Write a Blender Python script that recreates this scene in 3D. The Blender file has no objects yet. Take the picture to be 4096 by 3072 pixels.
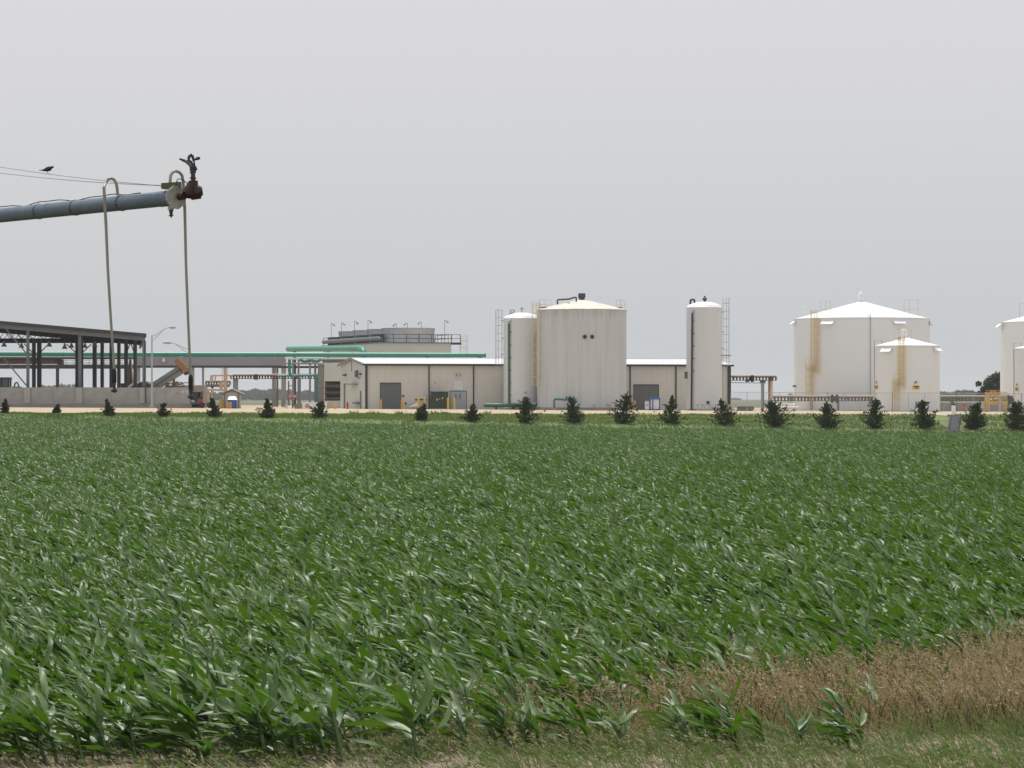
import bpy, math, random
import numpy as np
from mathutils import Vector, Matrix

R = math.radians
scene = bpy.context.scene
COL = scene.collection

# ------------------------------------------------------------------ camera
CAMZ = 1.4
HAZE = 0.0001
F = 12000.0            # focal length in pixels of the 4096 px wide photograph
CX, HY = 2048.0, 1592.0
cam_d = bpy.data.cameras.new('camera')
cam_d.sensor_width = 36.0
cam_d.lens = 36.0 * F / 4096.0
cam_d.shift_y = (HY - 1536.0) / 4096.0
cam_d.clip_start = 0.2
cam_d.clip_end = 9000.0
cam = bpy.data.objects.new('camera', cam_d)
cam.location = (0, 0, CAMZ)
cam.rotation_euler = (R(90), 0, 0)
COL.objects.link(cam)
scene.camera = cam

# ------------------------------------------------------------------ world, sun, exposure
SUN_EL, SUN_AZ = 70.0, -14.0       # azimuth from +Y (straight ahead), positive to the right
w = bpy.data.worlds.new('World')
scene.world = w
w.use_nodes = True
nt = w.node_tree
nt.nodes.clear()
sky = nt.nodes.new('ShaderNodeTexSky')
sky.sky_type = 'NISHITA'
sky.sun_disc = False
sky.sun_elevation = R(SUN_EL)
sky.sun_rotation = R(SUN_AZ)
sky.air_density = 1.0
sky.dust_density = 5.0
mixw = nt.nodes.new('ShaderNodeMixRGB')
mixw.inputs[0].default_value = 0.86
tcw = nt.nodes.new('ShaderNodeTexCoord')                # thick summer haze, paler towards the high sun
sxw = nt.nodes.new('ShaderNodeSeparateXYZ')
rw = nt.nodes.new('ShaderNodeValToRGB')
rw.color_ramp.interpolation = 'EASE'
rw.color_ramp.elements[0].position = 0.0
rw.color_ramp.elements[0].color = (0.635, 0.66, 0.685, 1)
rw.color_ramp.elements[1].position = 0.16
rw.color_ramp.elements[1].color = (0.765, 0.755, 0.77, 1)
vsw = nt.nodes.new('ShaderNodeVectorMath'); vsw.operation = 'SCALE'; vsw.inputs['Scale'].default_value = 10.0
nt.links.new(tcw.outputs['Generated'], sxw.inputs[0])
nt.links.new(sxw.outputs[2], rw.inputs[0])
nt.links.new(rw.outputs[0], vsw.inputs[0])
nt.links.new(vsw.outputs[0], mixw.inputs[2])
bg = nt.nodes.new('ShaderNodeBackground')
bg.inputs[1].default_value = 0.1
wo = nt.nodes.new('ShaderNodeOutputWorld')
nt.links.new(sky.outputs[0], mixw.inputs[1])
nt.links.new(mixw.outputs[0], bg.inputs[0])
nt.links.new(bg.outputs[0], wo.inputs[0])

sl = bpy.data.lights.new('sun', 'SUN')
sl.energy = 3.6
sl.angle = R(0.6)
sl.color = (1.0, 0.975, 0.945)
sun = bpy.data.objects.new('sun', sl)
sd = Vector((math.sin(R(SUN_AZ)) * math.cos(R(SUN_EL)), math.cos(R(SUN_AZ)) * math.cos(R(SUN_EL)), math.sin(R(SUN_EL))))
sun.rotation_euler = (-sd).to_track_quat('-Z', 'Y').to_euler()
sun.location = (0, 0, 60)
COL.objects.link(sun)

scene.view_settings.view_transform = 'Standard'
scene.view_settings.look = 'None'
scene.view_settings.exposure = 0.0
scene.view_settings.gamma = 1.0
scene.cycles.max_bounces = 8
scene.cycles.transparent_max_bounces = 16
scene.cycles.volume_bounces = 1
scene.cycles.use_denoising = True

# ------------------------------------------------------------------ layout helpers
# survey frames: (origin x, origin y, scale) of the enlargements that were measured
ZR = {1: (0, 550, 2.458), 2: (0, 1240, 2.765), 3: (560, 1240, 2.765), 4: (1240, 1240, 2.765),
      5: (1900, 1140, 2.765), 6: (2450, 1140, 2.765), 7: (3050, 1140, 2.115),
      11: (2900, 1480, 5.53), 12: (3850, 1480, 6.91), 13: (740, 1480, 5.53), 14: (1100, 1420, 5.53),
      15: (0, 1280, 5.53), 16: (350, 1280, 5.53), 17: (2450, 1500, 5.53), 18: (1280, 1260, 3.687)}

def px(k, x, y=0):
    a, b, s = ZR[k]
    return a + x / s, b + y / s

def at(x, y, Y):
    return Vector(((x - CX) / F * Y, Y, CAMZ + (HY - y) / F * Y))

def P(k, x, y, Y):
    a, b = px(k, x, y)
    return at(a, b, Y)

def PX(k, x, Y):
    return (px(k, x)[0] - CX) / F * Y

def PZ(k, y, Y):
    return CAMZ + (HY - px(k, 0, y)[1]) / F * Y

def PL(k, d, Y):        # a length
    return d / ZR[k][2] / F * Y

def lerp(a, b, t):
    return a + (b - a) * t

def sstep(t):
    t = np.clip(t, 0, 1)
    return t * t * (3 - 2 * t)

# ------------------------------------------------------------------ terrain
def gravel_edge(X):
    return 273.5 + 16.5 * sstep((np.asarray(X, float) + 44) / 30.0)

def ground(X, Y):
    X = np.asarray(X, float); Y = np.asarray(Y, float)
    Xc = np.clip(X, -75, 75)
    front = -1.8
    z_field = front + np.clip((Y - 26) / 240.0, 0, 1) * (0.20 - 0.70 * Xc / 45.0)
    road = -0.2
    z1 = lerp(road, front, sstep((Y - 5.0) / 13.0))
    z = np.where(Y < 26, z1, z_field)
    zc = -0.77 - 0.77 * Xc / 46.0                 # along the cedar row
    ge = gravel_edge(X)
    ze = -0.17 - 0.05 * Xc / 45.0 - 0.0 * X        # at the edge of the gravel
    ze = np.where(ge < 289, lerp(-0.02, ze, np.clip((ge - 273.5) / 16.5, 0, 1)), ze)
    t = sstep((Y - 267) / 5.0)
    z = np.where(Y >= 267, lerp(z_field, zc, t), z)
    t = np.clip((Y - 272) / np.maximum(ge - 272, 0.5), 0, 1)
    z = np.where(Y >= 272, lerp(zc, ze, t), z)
    zp = 0.06 - 0.0048 * np.clip(X, -75, 75)
    t = np.clip((Y - ge) / np.maximum(338 - ge, 1), 0, 1)
    z = np.where(Y >= ge, lerp(ze, zp, t), z)
    t = np.clip((Y - 470) / 60.0, 0, 1)
    z = np.where(Y >= 470, lerp(zp, -0.6, t), z)
    return z

def G(X, Y):
    return float(ground(X, Y))

# ------------------------------------------------------------------ materials
MATS = {}
def mat(name, col, rough=0.6, metal=0.0, var=0.12, scale=1.5, bump=0.0, bscale=20.0, stretch=(1, 1, 1), col2=None, spec=0.5, trans=0.0, tcol=None):
    if name in MATS:
        return MATS[name]
    m = bpy.data.materials.new(name)
    m.use_nodes = True
    n = m.node_tree.nodes; l = m.node_tree.links
    b = n['Principled BSDF']
    b.inputs['Roughness'].default_value = rough
    b.inputs['Metallic'].default_value = metal
    b.inputs['Specular IOR Level'].default_value = spec
    tc = n.new('ShaderNodeTexCoord')
    mp = n.new('ShaderNodeMapping')
    mp.inputs['Scale'].default_value = stretch
    l.new(tc.outputs['Object'], mp.inputs[0])
    nz = n.new('ShaderNodeTexNoise')
    nz.inputs['Scale'].default_value = scale
    nz.inputs['Detail'].default_value = 5
    nz.inputs['Roughness'].default_value = 0.6
    l.new(mp.outputs[0], nz.inputs['Vector'])
    cr = n.new('ShaderNodeValToRGB')
    c = Vector(col)
    c2 = Vector(col2) if col2 is not None else c * (1 + var)
    c1 = c * (1 - var)
    cr.color_ramp.elements[0].position = 0.3
    cr.color_ramp.elements[1].position = 0.72
    cr.color_ramp.elements[0].color = (*c1, 1)
    cr.color_ramp.elements[1].color = (*[min(1, v) for v in c2], 1)
    l.new(nz.outputs['Fac'], cr.inputs[0])
    l.new(cr.outputs[0], b.inputs['Base Color'])
    if bump:
        n2 = n.new('ShaderNodeTexNoise')
        n2.inputs['Scale'].default_value = bscale
        n2.inputs['Detail'].default_value = 4
        l.new(mp.outputs[0], n2.inputs['Vector'])
        bp = n.new('ShaderNodeBump')
        bp.inputs['Strength'].default_value = bump
        bp.inputs['Distance'].default_value = 0.05
        l.new(n2.outputs['Fac'], bp.inputs['Height'])
        l.new(bp.outputs[0], b.inputs['Normal'])
    if trans:
        tr = n.new('ShaderNodeBsdfTranslucent')
        tr.inputs[0].default_value = (*tcol, 1)
        mx = n.new('ShaderNodeMixShader')
        mx.inputs[0].default_value = trans
        out = n['Material Output']
        l.new(b.outputs[0], mx.inputs[1])
        l.new(tr.outputs[0], mx.inputs[2])
        l.new(mx.outputs[0], out.inputs[0])
    MATS[name] = m
    return m

# ------------------------------------------------------------------ mesh builder
ORIG = {}
def tag(o, label=None, cat=None, group=None, kind=None):
    if label: o['label'] = label
    if cat: o['category'] = cat
    if group: o['group'] = group
    if kind: o['kind'] = kind
    return o

def thing(name, label, cat, loc, group=None):
    o = bpy.data.objects.new(name, None)
    o.empty_display_size = 0.3
    o.location = loc
    COL.objects.link(o)
    ORIG[o.name] = Vector(loc)
    return tag(o, label, cat, group)

class MB:
    def __init__(s):
        s.v = []; s.f = []
    def add(s, vs, fs):
        k = len(s.v)
        s.v += [tuple(a) for a in vs]
        s.f += [tuple(i + k for i in f) for f in fs]
        return s
    def box(s, x0, x1, y0, y1, z0, z1):
        return s.add([(x0, y0, z0), (x1, y0, z0), (x1, y1, z0), (x0, y1, z0), (x0, y0, z1), (x1, y0, z1), (x1, y1, z1), (x0, y1, z1)],
                     [(0, 3, 2, 1), (4, 5, 6, 7), (0, 1, 5, 4), (1, 2, 6, 5), (2, 3, 7, 6), (3, 0, 4, 7)])
    def beam(s, a, b, wd, hg=None, up=(0, 0, 1)):
        """square bar from a to b; wd across, hg along 'up'"""
        a = Vector(a); b = Vector(b); hg = hg or wd
        d = (b - a).normalized(); u = Vector(up)
        if abs(d.dot(u)) > 0.98: u = Vector((0, 1, 0))
        r = d.cross(u).normalized(); u = r.cross(d).normalized()
        vs = []
        for p in (a, b):
            for i, j in ((-1, -1), (1, -1), (1, 1), (-1, 1)):
                vs.append(p + r * (i * wd / 2) + u * (j * hg / 2))
        return s.add(vs, [(0, 1, 2, 3), (7, 6, 5, 4), (0, 4, 5, 1), (1, 5, 6, 2), (2, 6, 7, 3), (3, 7, 4, 0)])
    def tube(s, pts, r, n=10, caps=True, closed=False):
        pts = [Vector(p) for p in pts]
        rs = r if isinstance(r, (list, tuple)) else [r] * len(pts)
        m = len(pts); vs = []; fs = []
        d0 = (pts[1] - pts[0]).normalized()
        ref = Vector((0, 0, 1)) if abs(d0.z) < 0.9 else Vector((1, 0, 0))
        u = d0.cross(ref).normalized()
        for i, p in enumerate(pts):
            if closed: d = (pts[(i + 1) % m] - pts[i - 1]).normalized()
            elif i == 0: d = d0
            elif i == m - 1: d = (pts[-1] - pts[-2]).normalized()
            else: d = ((pts[i + 1] - p).normalized() + (p - pts[i - 1]).normalized()).normalized()
            u = (u - d * u.dot(d)).normalized()
            v = d.cross(u)
            for k in range(n):
                a = 2 * math.pi * k / n
                vs.append(p + (u * math.cos(a) + v * math.sin(a)) * rs[i])
        for i in range(m if closed else m - 1):
            for k in range(n):
                a, b = i * n + k, i * n + (k + 1) % n
                c, d = ((i + 1) % m) * n + (k + 1) % n, ((i + 1) % m) * n + k
                fs.append((a, b, c, d))
        if caps and not closed:
            fs.append(tuple(range(n))[::-1]); fs.append(tuple(range((m - 1) * n, m * n)))
        return s.add(vs, fs)
    def lathe(s, prof, c, n=32, close=True):
        """prof: list of (radius, z) turned about the vertical through c"""
        c = Vector(c); vs = []; fs = []
        for r, z in prof:
            for k in range(n):
                a = 2 * math.pi * k / n
                vs.append((c.x + r * math.cos(a), c.y + r * math.sin(a), c.z + z))
        for i in range(len(prof) - 1):
            for k in range(n):
                fs.append((i * n + k, i * n + (k + 1) % n, (i + 1) * n + (k + 1) % n, (i + 1) * n + k))
        if close:
            fs.append(tuple(range(n))[::-1]); fs.append(tuple(range((len(prof) - 1) * n, len(prof) * n)))
        return s.add(vs, fs)
    def prism(s, poly, ext):
        """extrude a 3-D polygon by vector ext"""
        e = Vector(ext); n = len(poly)
        vs = [Vector(p) for p in poly] + [Vector(p) + e for p in poly]
        fs = [tuple(range(n))[::-1], tuple(range(n, 2 * n))] + [(i, (i + 1) % n, (i + 1) % n + n, i + n) for i in range(n)]
        return s.add(vs, fs)
    def build(s, name, m, parent=None, smooth=False, label=None, cat=None, group=None, kind=None):
        v = np.array(s.v, float)
        lo, hi = v.min(0), v.max(0)
        org = Vector(((lo[0] + hi[0]) / 2, (lo[1] + hi[1]) / 2, lo[2]))
        me = bpy.data.meshes.new(name)
        me.from_pydata((v - np.array(org)).tolist(), [], s.f)
        me.validate()
        me.materials.append(m)
        if smooth:
            me.polygons.foreach_set('use_smooth', [True] * len(me.polygons))
            try: me.set_sharp_from_angle(angle=R(40))
            except Exception: pass
        o = bpy.data.objects.new(name, me)
        COL.objects.link(o)
        if parent is not None:
            o.parent = parent
            o.location = org - ORIG[parent.name]
        else:
            o.location = org
        ORIG[o.name] = org
        return tag(o, label, cat, group, kind)

def grid_sheet(name, m, xs, ys, dz=0.0, yfun=None):
    Xg, Yg = np.meshgrid(xs, ys)
    if yfun is not None: Yg = yfun(Xg, Yg)
    Zg = ground(Xg, Yg) + dz
    v = np.stack([Xg, Yg, Zg], -1).reshape(-1, 3)
    nx, ny = len(xs), len(ys)
    i = np.arange(nx - 1)[None, :] + nx * np.arange(ny - 1)[:, None]
    f = np.stack([i, i + 1, i + nx + 1, i + nx], -1).reshape(-1, 4)
    me = bpy.data.meshes.new(name)
    me.from_pydata(v.tolist(), [], f.tolist())
    me.materials.append(m)
    me.polygons.foreach_set('use_smooth', [True] * len(me.polygons))
    o = bpy.data.objects.new(name, me)
    COL.objects.link(o)
    o['kind'] = 'structure'
    return o

# palette
M_soil = mat('dry_soil', (0.125, 0.098, 0.064), 0.95, var=0.4, scale=3.5, bump=0.9, bscale=12, col2=(0.29, 0.225, 0.155))
M_verge = mat('verge_soil', (0.095, 0.08, 0.05), 0.95, var=0.45, scale=3.2, bump=0.9, bscale=14, col2=(0.235, 0.185, 0.125))
M_asph = mat('asphalt', (0.05, 0.05, 0.05), 0.9, scale=8, bump=0.2)
M_gravel = mat('pale_gravel', (0.41, 0.335, 0.225), 0.95, var=0.16, scale=0.8, bump=0.5, bscale=6)
M_bank = mat('bank_turf', (0.09, 0.145, 0.035), 0.9, var=0.3, scale=0.5, bump=0.8, bscale=3, col2=(0.15, 0.19, 0.06))
M_farf = mat('far_pasture', (0.10, 0.11, 0.055), 0.95, var=0.2, scale=0.01)
M_white = mat('white_paint', (0.77, 0.79, 0.805), 0.42, var=0.03, scale=0.5)
M_whitedirt = mat('weathered_white', (0.72, 0.71, 0.68), 0.5, var=0.10, scale=1.3, stretch=(1.2, 1.2, 0.05), col2=(0.80, 0.79, 0.77))
M_cream = mat('stained_cream_roof', (0.56, 0.545, 0.46), 0.6, var=0.14, scale=1.5, col2=(0.68, 0.665, 0.59))
M_clad = mat('pale_cladding', (0.68, 0.695, 0.71), 0.4, var=0.04, scale=0.7)
M_wall = mat('beige_sheet_wall', (0.60, 0.585, 0.54), 0.55, var=0.04, scale=0.4)
M_wall2 = mat('grey_beige_sheet', (0.55, 0.555, 0.53), 0.55, var=0.04, scale=0.4)
M_roofw = mat('white_metal_roof', (0.70, 0.71, 0.73), 0.35, var=0.03, scale=0.3)
M_trim = mat('charcoal_trim', (0.03, 0.033, 0.045), 0.5)
M_door = mat('grey_roller_slats', (0.115, 0.13, 0.14), 0.5, var=0.06)
M_doorl = mat('pale_blue_grey_door', (0.36, 0.39, 0.44), 0.45, var=0.04)
M_steel = mat('grey_painted_steel', (0.125, 0.14, 0.155), 0.55, var=0.12, scale=2)
M_dsteel = mat('dark_steel', (0.045, 0.047, 0.05), 0.6, var=0.2, scale=2)
M_lsteel = mat('light_steel', (0.38, 0.39, 0.41), 0.5, var=0.08, scale=1)
M_girder = mat('grey_blue_girder', (0.27, 0.28, 0.315), 0.55, var=0.06, scale=0.6)
M_galv = mat('galvanised_steel', (0.42, 0.445, 0.47), 0.42, metal=0.3, var=0.12, scale=9)
M_galvp = mat('weathered_galvanised_pipe', (0.125, 0.175, 0.215), 0.5, metal=0.25, var=0.18, scale=6, stretch=(1, 1, 1))
M_conc = mat('concrete', (0.34, 0.335, 0.325), 0.9, var=0.13, scale=1.2, bump=0.2, bscale=8)
M_concd = mat('brown_concrete_column', (0.29, 0.265, 0.235), 0.9, var=0.10, scale=1.2)
M_green = mat('sea_green_pipe', (0.04, 0.265, 0.20), 0.42, var=0.08, scale=0.7)
M_dgreen = mat('dark_green_pipe', (0.025, 0.135, 0.085), 0.45, var=0.1, scale=0.7)
M_teal = mat('teal_pipe', (0.03, 0.20, 0.18), 0.45, var=0.1)
M_yellow = mat('safety_yellow', (0.62, 0.40, 0.03), 0.5, var=0.1)
M_ylad = mat('faded_yellow_ladder', (0.66, 0.53, 0.29), 0.55, var=0.08)
M_orange = mat('safety_orange', (0.62, 0.28, 0.07), 0.5, var=0.08)
M_peach = mat('faded_orange_pipe', (0.58, 0.43, 0.34), 0.5, var=0.08)
M_black = mat('black_rubber', (0.012, 0.012, 0.013), 0.6)
M_red = mat('sign_red', (0.45, 0.02, 0.03), 0.45)
M_signw = mat('sign_white', (0.75, 0.75, 0.75), 0.5)
M_blue = mat('portable_blue', (0.02, 0.085, 0.30), 0.45, var=0.05)
M_blue2 = mat('frame_blue', (0.03, 0.16, 0.52), 0.45, var=0.05)
M_boxgreen = mat('transformer_green', (0.022, 0.038, 0.028), 0.5, var=0.1)
M_tan = mat('orange_brown_cover', (0.42, 0.19, 0.07), 0.55, var=0.07)
M_rust = mat('rust_red_iron', (0.045, 0.011, 0.012), 0.6, var=0.35, scale=14)
M_flange = mat('weathered_zinc_plate', (0.42, 0.41, 0.36), 0.55, metal=0.2, var=0.22, scale=7)
M_olive = mat('olive_steel_bracket', (0.10, 0.12, 0.05), 0.55, var=0.25, scale=9)
M_hose = mat('beige_pvc_drop', (0.31, 0.30, 0.245), 0.45, var=0.08, scale=5)
M_bird = mat('black_feathers', (0.010, 0.014, 0.018), 0.38, var=0.3, scale=30)
M_glass = mat('dark_cab_glass', (0.03, 0.045, 0.04), 0.1)
M_debris = mat('brown_scrap', (0.20, 0.145, 0.11), 0.9, var=0.35, scale=2)
M_tarp = mat('dark_tarp', (0.02, 0.03, 0.035), 0.6)
M_brick = mat('brown_louvre', (0.14, 0.125, 0.095), 0.8, var=0.25, scale=2)

# ================================================================== ground
xs_wide = np.concatenate([np.linspace(-1600, -90, 10), np.linspace(-80, 80, 81), np.linspace(90, 1600, 10)])
xs_mid = np.linspace(-90, 90, 91)
grid_sheet('road', M_asph, np.linspace(-120, 120, 13), [-60, -30, 0, 3.5])
grid_sheet('road_verge', M_verge, np.linspace(-120, 120, 121), np.linspace(3.5, 25.5, 30))
fs = grid_sheet('field_soil', M_soil, np.linspace(-120, 120, 161), np.concatenate([np.linspace(25.5, 45, 40), np.linspace(47, 268, 70)]))
def bank_y(X, Y):
    e = gravel_edge(X) + 0.5 * np.sin(X * 1.3) + 0.35 * np.sin(X * 3.1 + 1) - 0.3
    return 268 + (Y - 268) * (e - 268) / 22.0
grid_sheet('grass_bank', M_bank, np.linspace(-120, 120, 241), np.linspace(268, 290, 24), yfun=bank_y)
def yard_y(X, Y):
    e = gravel_edge(X) + 0.5 * np.sin(X * 1.3) + 0.35 * np.sin(X * 3.1 + 1) - 0.3
    return e + (Y - 290) * (480 - e) / 190.0
grid_sheet('gravel_yard', M_gravel, np.linspace(-120, 120, 241), np.linspace(290, 480, 50), yfun=yard_y)
grid_sheet('far_pasture', M_farf, np.linspace(-1500, 1500, 31), [480, 500, 530, 600, 1000, 2000, 3600])
grid_sheet('side_pasture', M_farf, np.linspace(-1500, -120, 12), [-60, 26, 100, 268, 300, 340, 470, 480])
grid_sheet('side_pasture', M_farf, np.linspace(120, 1500, 12), [-60, 26, 100, 268, 300, 340, 470, 480])

# ================================================================== corn
def leaf_material(name, c1, c2, tcol, rough, tr):
    m = bpy.data.materials.new(name); m.use_nodes = True
    n = m.node_tree.nodes; l = m.node_tree.links
    b = n['Principled BSDF']
    b.inputs['Roughness'].default_value = rough
    b.inputs['Specular IOR Level'].default_value = 0.52
    oi = n.new('ShaderNodeObjectInfo')
    geo = n.new('ShaderNodeNewGeometry')
    nz = n.new('ShaderNodeTexNoise'); nz.inputs['Scale'].default_value = 0.35
    l.new(geo.outputs['Position'], nz.inputs['Vector'])
    ad = n.new('ShaderNodeMath'); ad.operation = 'ADD'
    l.new(oi.outputs['Random'], ad.inputs[0]); l.new(nz.outputs['Fac'], ad.inputs[1])
    hv = n.new('ShaderNodeMath'); hv.operation = 'MULTIPLY'; hv.inputs[1].default_value = 0.55
    l.new(ad.outputs[0], hv.inputs[0])
    mx = n.new('ShaderNodeMixRGB')
    mx.inputs[1].default_value = (*c1, 1); mx.inputs[2].default_value = (*c2, 1)
    l.new(hv.outputs[0], mx.inputs[0])
    l.new(mx.outputs[0], b.inputs['Base Color'])
    t = n.new('ShaderNodeBsdfTranslucent'); t.inputs[0].default_value = (*tcol, 1)
    ms = n.new('ShaderNodeMixShader'); ms.inputs[0].default_value = tr
    l.new(b.outputs[0], ms.inputs[1]); l.new(t.outputs[0], ms.inputs[2])
    l.new(ms.outputs[0], n['Material Output'].inputs[0])
    return m
M_leaf = leaf_material('corn_leaf', (0.026, 0.078, 0.010), (0.098, 0.168, 0.036), (0.13, 0.31, 0.008), 0.47, 0.20)
M_stalk = mat('corn_stalk', (0.09, 0.16, 0.05), 0.5, var=0.1)

WIND = Vector((-1.0, 0.30, 0.0)).normalized()
WAZ = math.atan2(WIND.y, WIND.x)
def corn_leaf(rng, base, L, az, el, wmax, kw, kg, nseg=8):
    """blade blown over by the wind: 3 points across, folded along the midrib"""
    d = Vector((math.cos(az) * math.cos(el), math.sin(az) * math.cos(el), math.sin(el)))
    p = Vector((0, 0, 0)); ds = L / nseg
    vs, fs = [], []
    ph = rng.uniform(0, 6.28); tw = rng.uniform(-1.5, 1.1); rf = rng.uniform(2.0, 3.2)
    for i in range(nseg + 1):
        t = i / nseg
        side = d.cross(Vector((0, 0, 1)))
        if side.length < 0.05: side = Vector((0, 1, 0))
        side.normalize()
        nrm = side.cross(d).normalized()
        a = tw * t + 0.25 * math.sin(ph + rf * 3 * t)
        s2 = side * math.cos(a) + nrm * math.sin(a)
        n2 = nrm * math.cos(a) - side * math.sin(a)
        wd = wmax * min(1.0, 0.55 + 2.2 * t) * (1 - t ** 2.6) ** 0.9 + 0.0015
        fold = 0.32 * wd * (1 - 0.7 * t)
        r1 = 0.22 * wd * math.sin(ph + rf * 6.28 * t)
        r2 = 0.22 * wd * math.sin(ph + 1.9 + rf * 6.28 * t)
        vs += [p - s2 * wd + n2 * (fold + r1), p.copy(), p + s2 * wd + n2 * (fold + r2)]
        if i:
            k = 3 * i
            fs += [(k - 3, k - 2, k + 1, k), (k - 2, k - 1, k + 2, k + 1)]
        g = t ** 0.7
        d = (d + WIND * (kw * ds * (0.5 + 1.6 * t)) + Vector((0, 0, -1)) * (kg * ds * g)).normalized()
        p = p + d * ds
    return vs, fs

def corn_variant(seed):
    rng = random.Random(seed)
    H = rng.uniform(0.22, 0.34)
    lean = Vector((WIND.x * rng.uniform(0.16, 0.38), WIND.y * 0.25, 1.0)).normalized()
    stalk = MB()
    pts = [lean * (H * t) for t in (-0.06, 0.3, 0.65, 1.0)]
    stalk.tube(pts, [0.015, 0.013, 0.011, 0.007], 6)
    leaves = []
    n = rng.randint(10, 13)
    az0 = rng.uniform(0, 6.28)
    for i in range(n):
        t = i / (n - 1)
        base = lean * (H * (0.14 + 0.86 * t))
        az = WAZ + rng.gauss(0, 0.75) if rng.random() < 0.9 else az0 + math.pi * i
        el = R(lerp(20, 50, t) + rng.uniform(-14, 14))
        L = lerp(0.26, 0.38, math.sin(math.pi * min(1, 0.25 + 0.65 * t))) * rng.uniform(0.85, 1.15)
        wm = lerp(0.019, 0.031, math.sin(math.pi * (0.2 + 0.7 * t))) * rng.uniform(0.85, 1.15)
        kw = rng.uniform(0.8, 3.4); kg = rng.choice((rng.uniform(-0.6, 1.0), rng.uniform(0.6, 3.4)))
        leaves.append((base, corn_leaf(rng, base, L, az, el, wm, kw, kg)))
    return stalk, leaves

NV = 20
stalk_me, leaf_me, variants = [], [], []
plants_src = bpy.data.collections.new('corn_sources')     # never linked to the scene
for k in range(NV):
    st, lv = corn_variant(100 + k)
    me = bpy.data.meshes.new('stalk'); me.from_pydata(st.v, [], st.f); me.materials.append(M_stalk); stalk_me.append(me)
    row = []
    allv = [tuple(v) for v in st.v]; allf = list(st.f); nst = len(allf)
    for base, (v, f) in lv:
        lm = bpy.data.meshes.new('leaf'); lm.from_pydata([tuple(a) for a in v], [], f); lm.materials.append(M_leaf)
        lm.polygons.foreach_set('use_smooth', [True] * len(f))
        row.append((base, lm))
        o = len(allv)
        allv += [tuple(a + base) for a in v]; allf += [tuple(i + o for i in q) for q in f]
    leaf_me.append(row)
    vm = bpy.data.meshes.new('corn_source'); vm.from_pydata(allv, [], allf)
    vm.materials.append(M_leaf); vm.materials.append(M_stalk)
    vm.polygons.foreach_set('material_index', [1] * nst + [0] * (len(allf) - nst))
    vm.polygons.foreach_set('use_smooth', [True] * len(allf))
    vo = bpy.data.objects.new('corn_source_%02d' % k, vm)
    plants_src.objects.link(vo)

nr = np.random.default_rng(7)
def patch_far(pxx):        # far edge of the weedy strip (bare of corn) as seen along a line of sight
    return np.interp(pxx, [0, 1300, 1700, 2300, 2800, 3300, 3700, 4096, 4400], [0, 0, 28.3, 29.4, 30.7, 32.2, 33.8, 36.8, 39.0])
def corn_points():
    out = []
    row_y = np.arange(26.35, 269.0, 0.74)
    for ry in row_y:
        half = 0.1707 * ry + 4.0 + 0.03 * ry
        step = 0.145 if ry < 110 else 0.17
        X = np.arange(-half, half, step)
        X = X + nr.uniform(-0.06, 0.06, X.size)
        Y = ry + nr.normal(0, 0.06, X.size) + 0.012 * X
        keep = nr.random(X.size) > 0.08
        out.append(np.stack([X[keep], Y[keep]], 1))
    p = np.concatenate(out)
    pxx = CX + p[:, 0] / p[:, 1] * F
    yf = np.interp(pxx, [0, 1200, 2200, 4096], [26.0, 26.2, 26.6, 27.3])
    ok = p[:, 1] > yf
    strip = (pxx > 1300) & (p[:, 1] > yf + 1.2) & (p[:, 1] < patch_far(pxx) + nr.normal(0, 0.9, len(p)))
    u = nr.random(len(p))
    dens = np.where(pxx < 2000, 0.45, np.where(pxx < 2700, 0.20, 0.03))
    ok &= ~(strip & (u > dens))
    first = (pxx > 1000) & (p[:, 1] <= yf + 1.2)
    ok &= ~(first & (u > np.interp(pxx, [1000, 2400, 3400, 3600, 4096], [0.75, 0.55, 0.42, 0.0, 0.0])))
    ok &= ~((pxx <= 1000) & (p[:, 1] < yf + 1.6) & (u > 0.8))
    p = p[ok]
    return p
pts = corn_points()
pz = ground(pts[:, 0], pts[:, 1])
pvar = nr.integers(0, NV, len(pts))
prot = nr.normal(0, 0.38, len(pts))
# taller and shorter areas
hgt = 1.0 + 0.10 * np.sin(pts[:, 0] * 0.31 + 1.2) * np.sin(pts[:, 1] * 0.17) + 0.06 * np.sin(pts[:, 0] * 0.9 + pts[:, 1] * 0.6)
pscl = hgt * nr.normal(1.0, 0.16, len(pts)).clip(0.6, 1.4)
pscl *= np.interp(pts[:, 1], [26, 28.5, 40, 270], [1.28, 1.14, 1.0, 1.0])
inview = np.abs(pts[:, 0]) < 0.172 * pts[:, 1]
order = np.argsort(np.where(inview, pts[:, 1], 1e6))
near = order[:300]; rest = order[300:]
for j in near:
    k = int(pvar[j])
    o = thing('corn_plant', 'young green corn plant blown over, in the front rows of the field', 'corn plant',
              (pts[j, 0], pts[j, 1], pz[j]), 'corn plants in the front rows')
    o.rotation_euler = (0, 0, prot[j]); o.scale = (pscl[j],) * 3
    s = bpy.data.objects.new('stalk', stalk_me[k]); COL.objects.link(s); s.parent = o
    for base, lm in leaf_me[k]:
        q = bpy.data.objects.new('leaf', lm); COL.objects.link(q); q.parent = o; q.location = base

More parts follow.
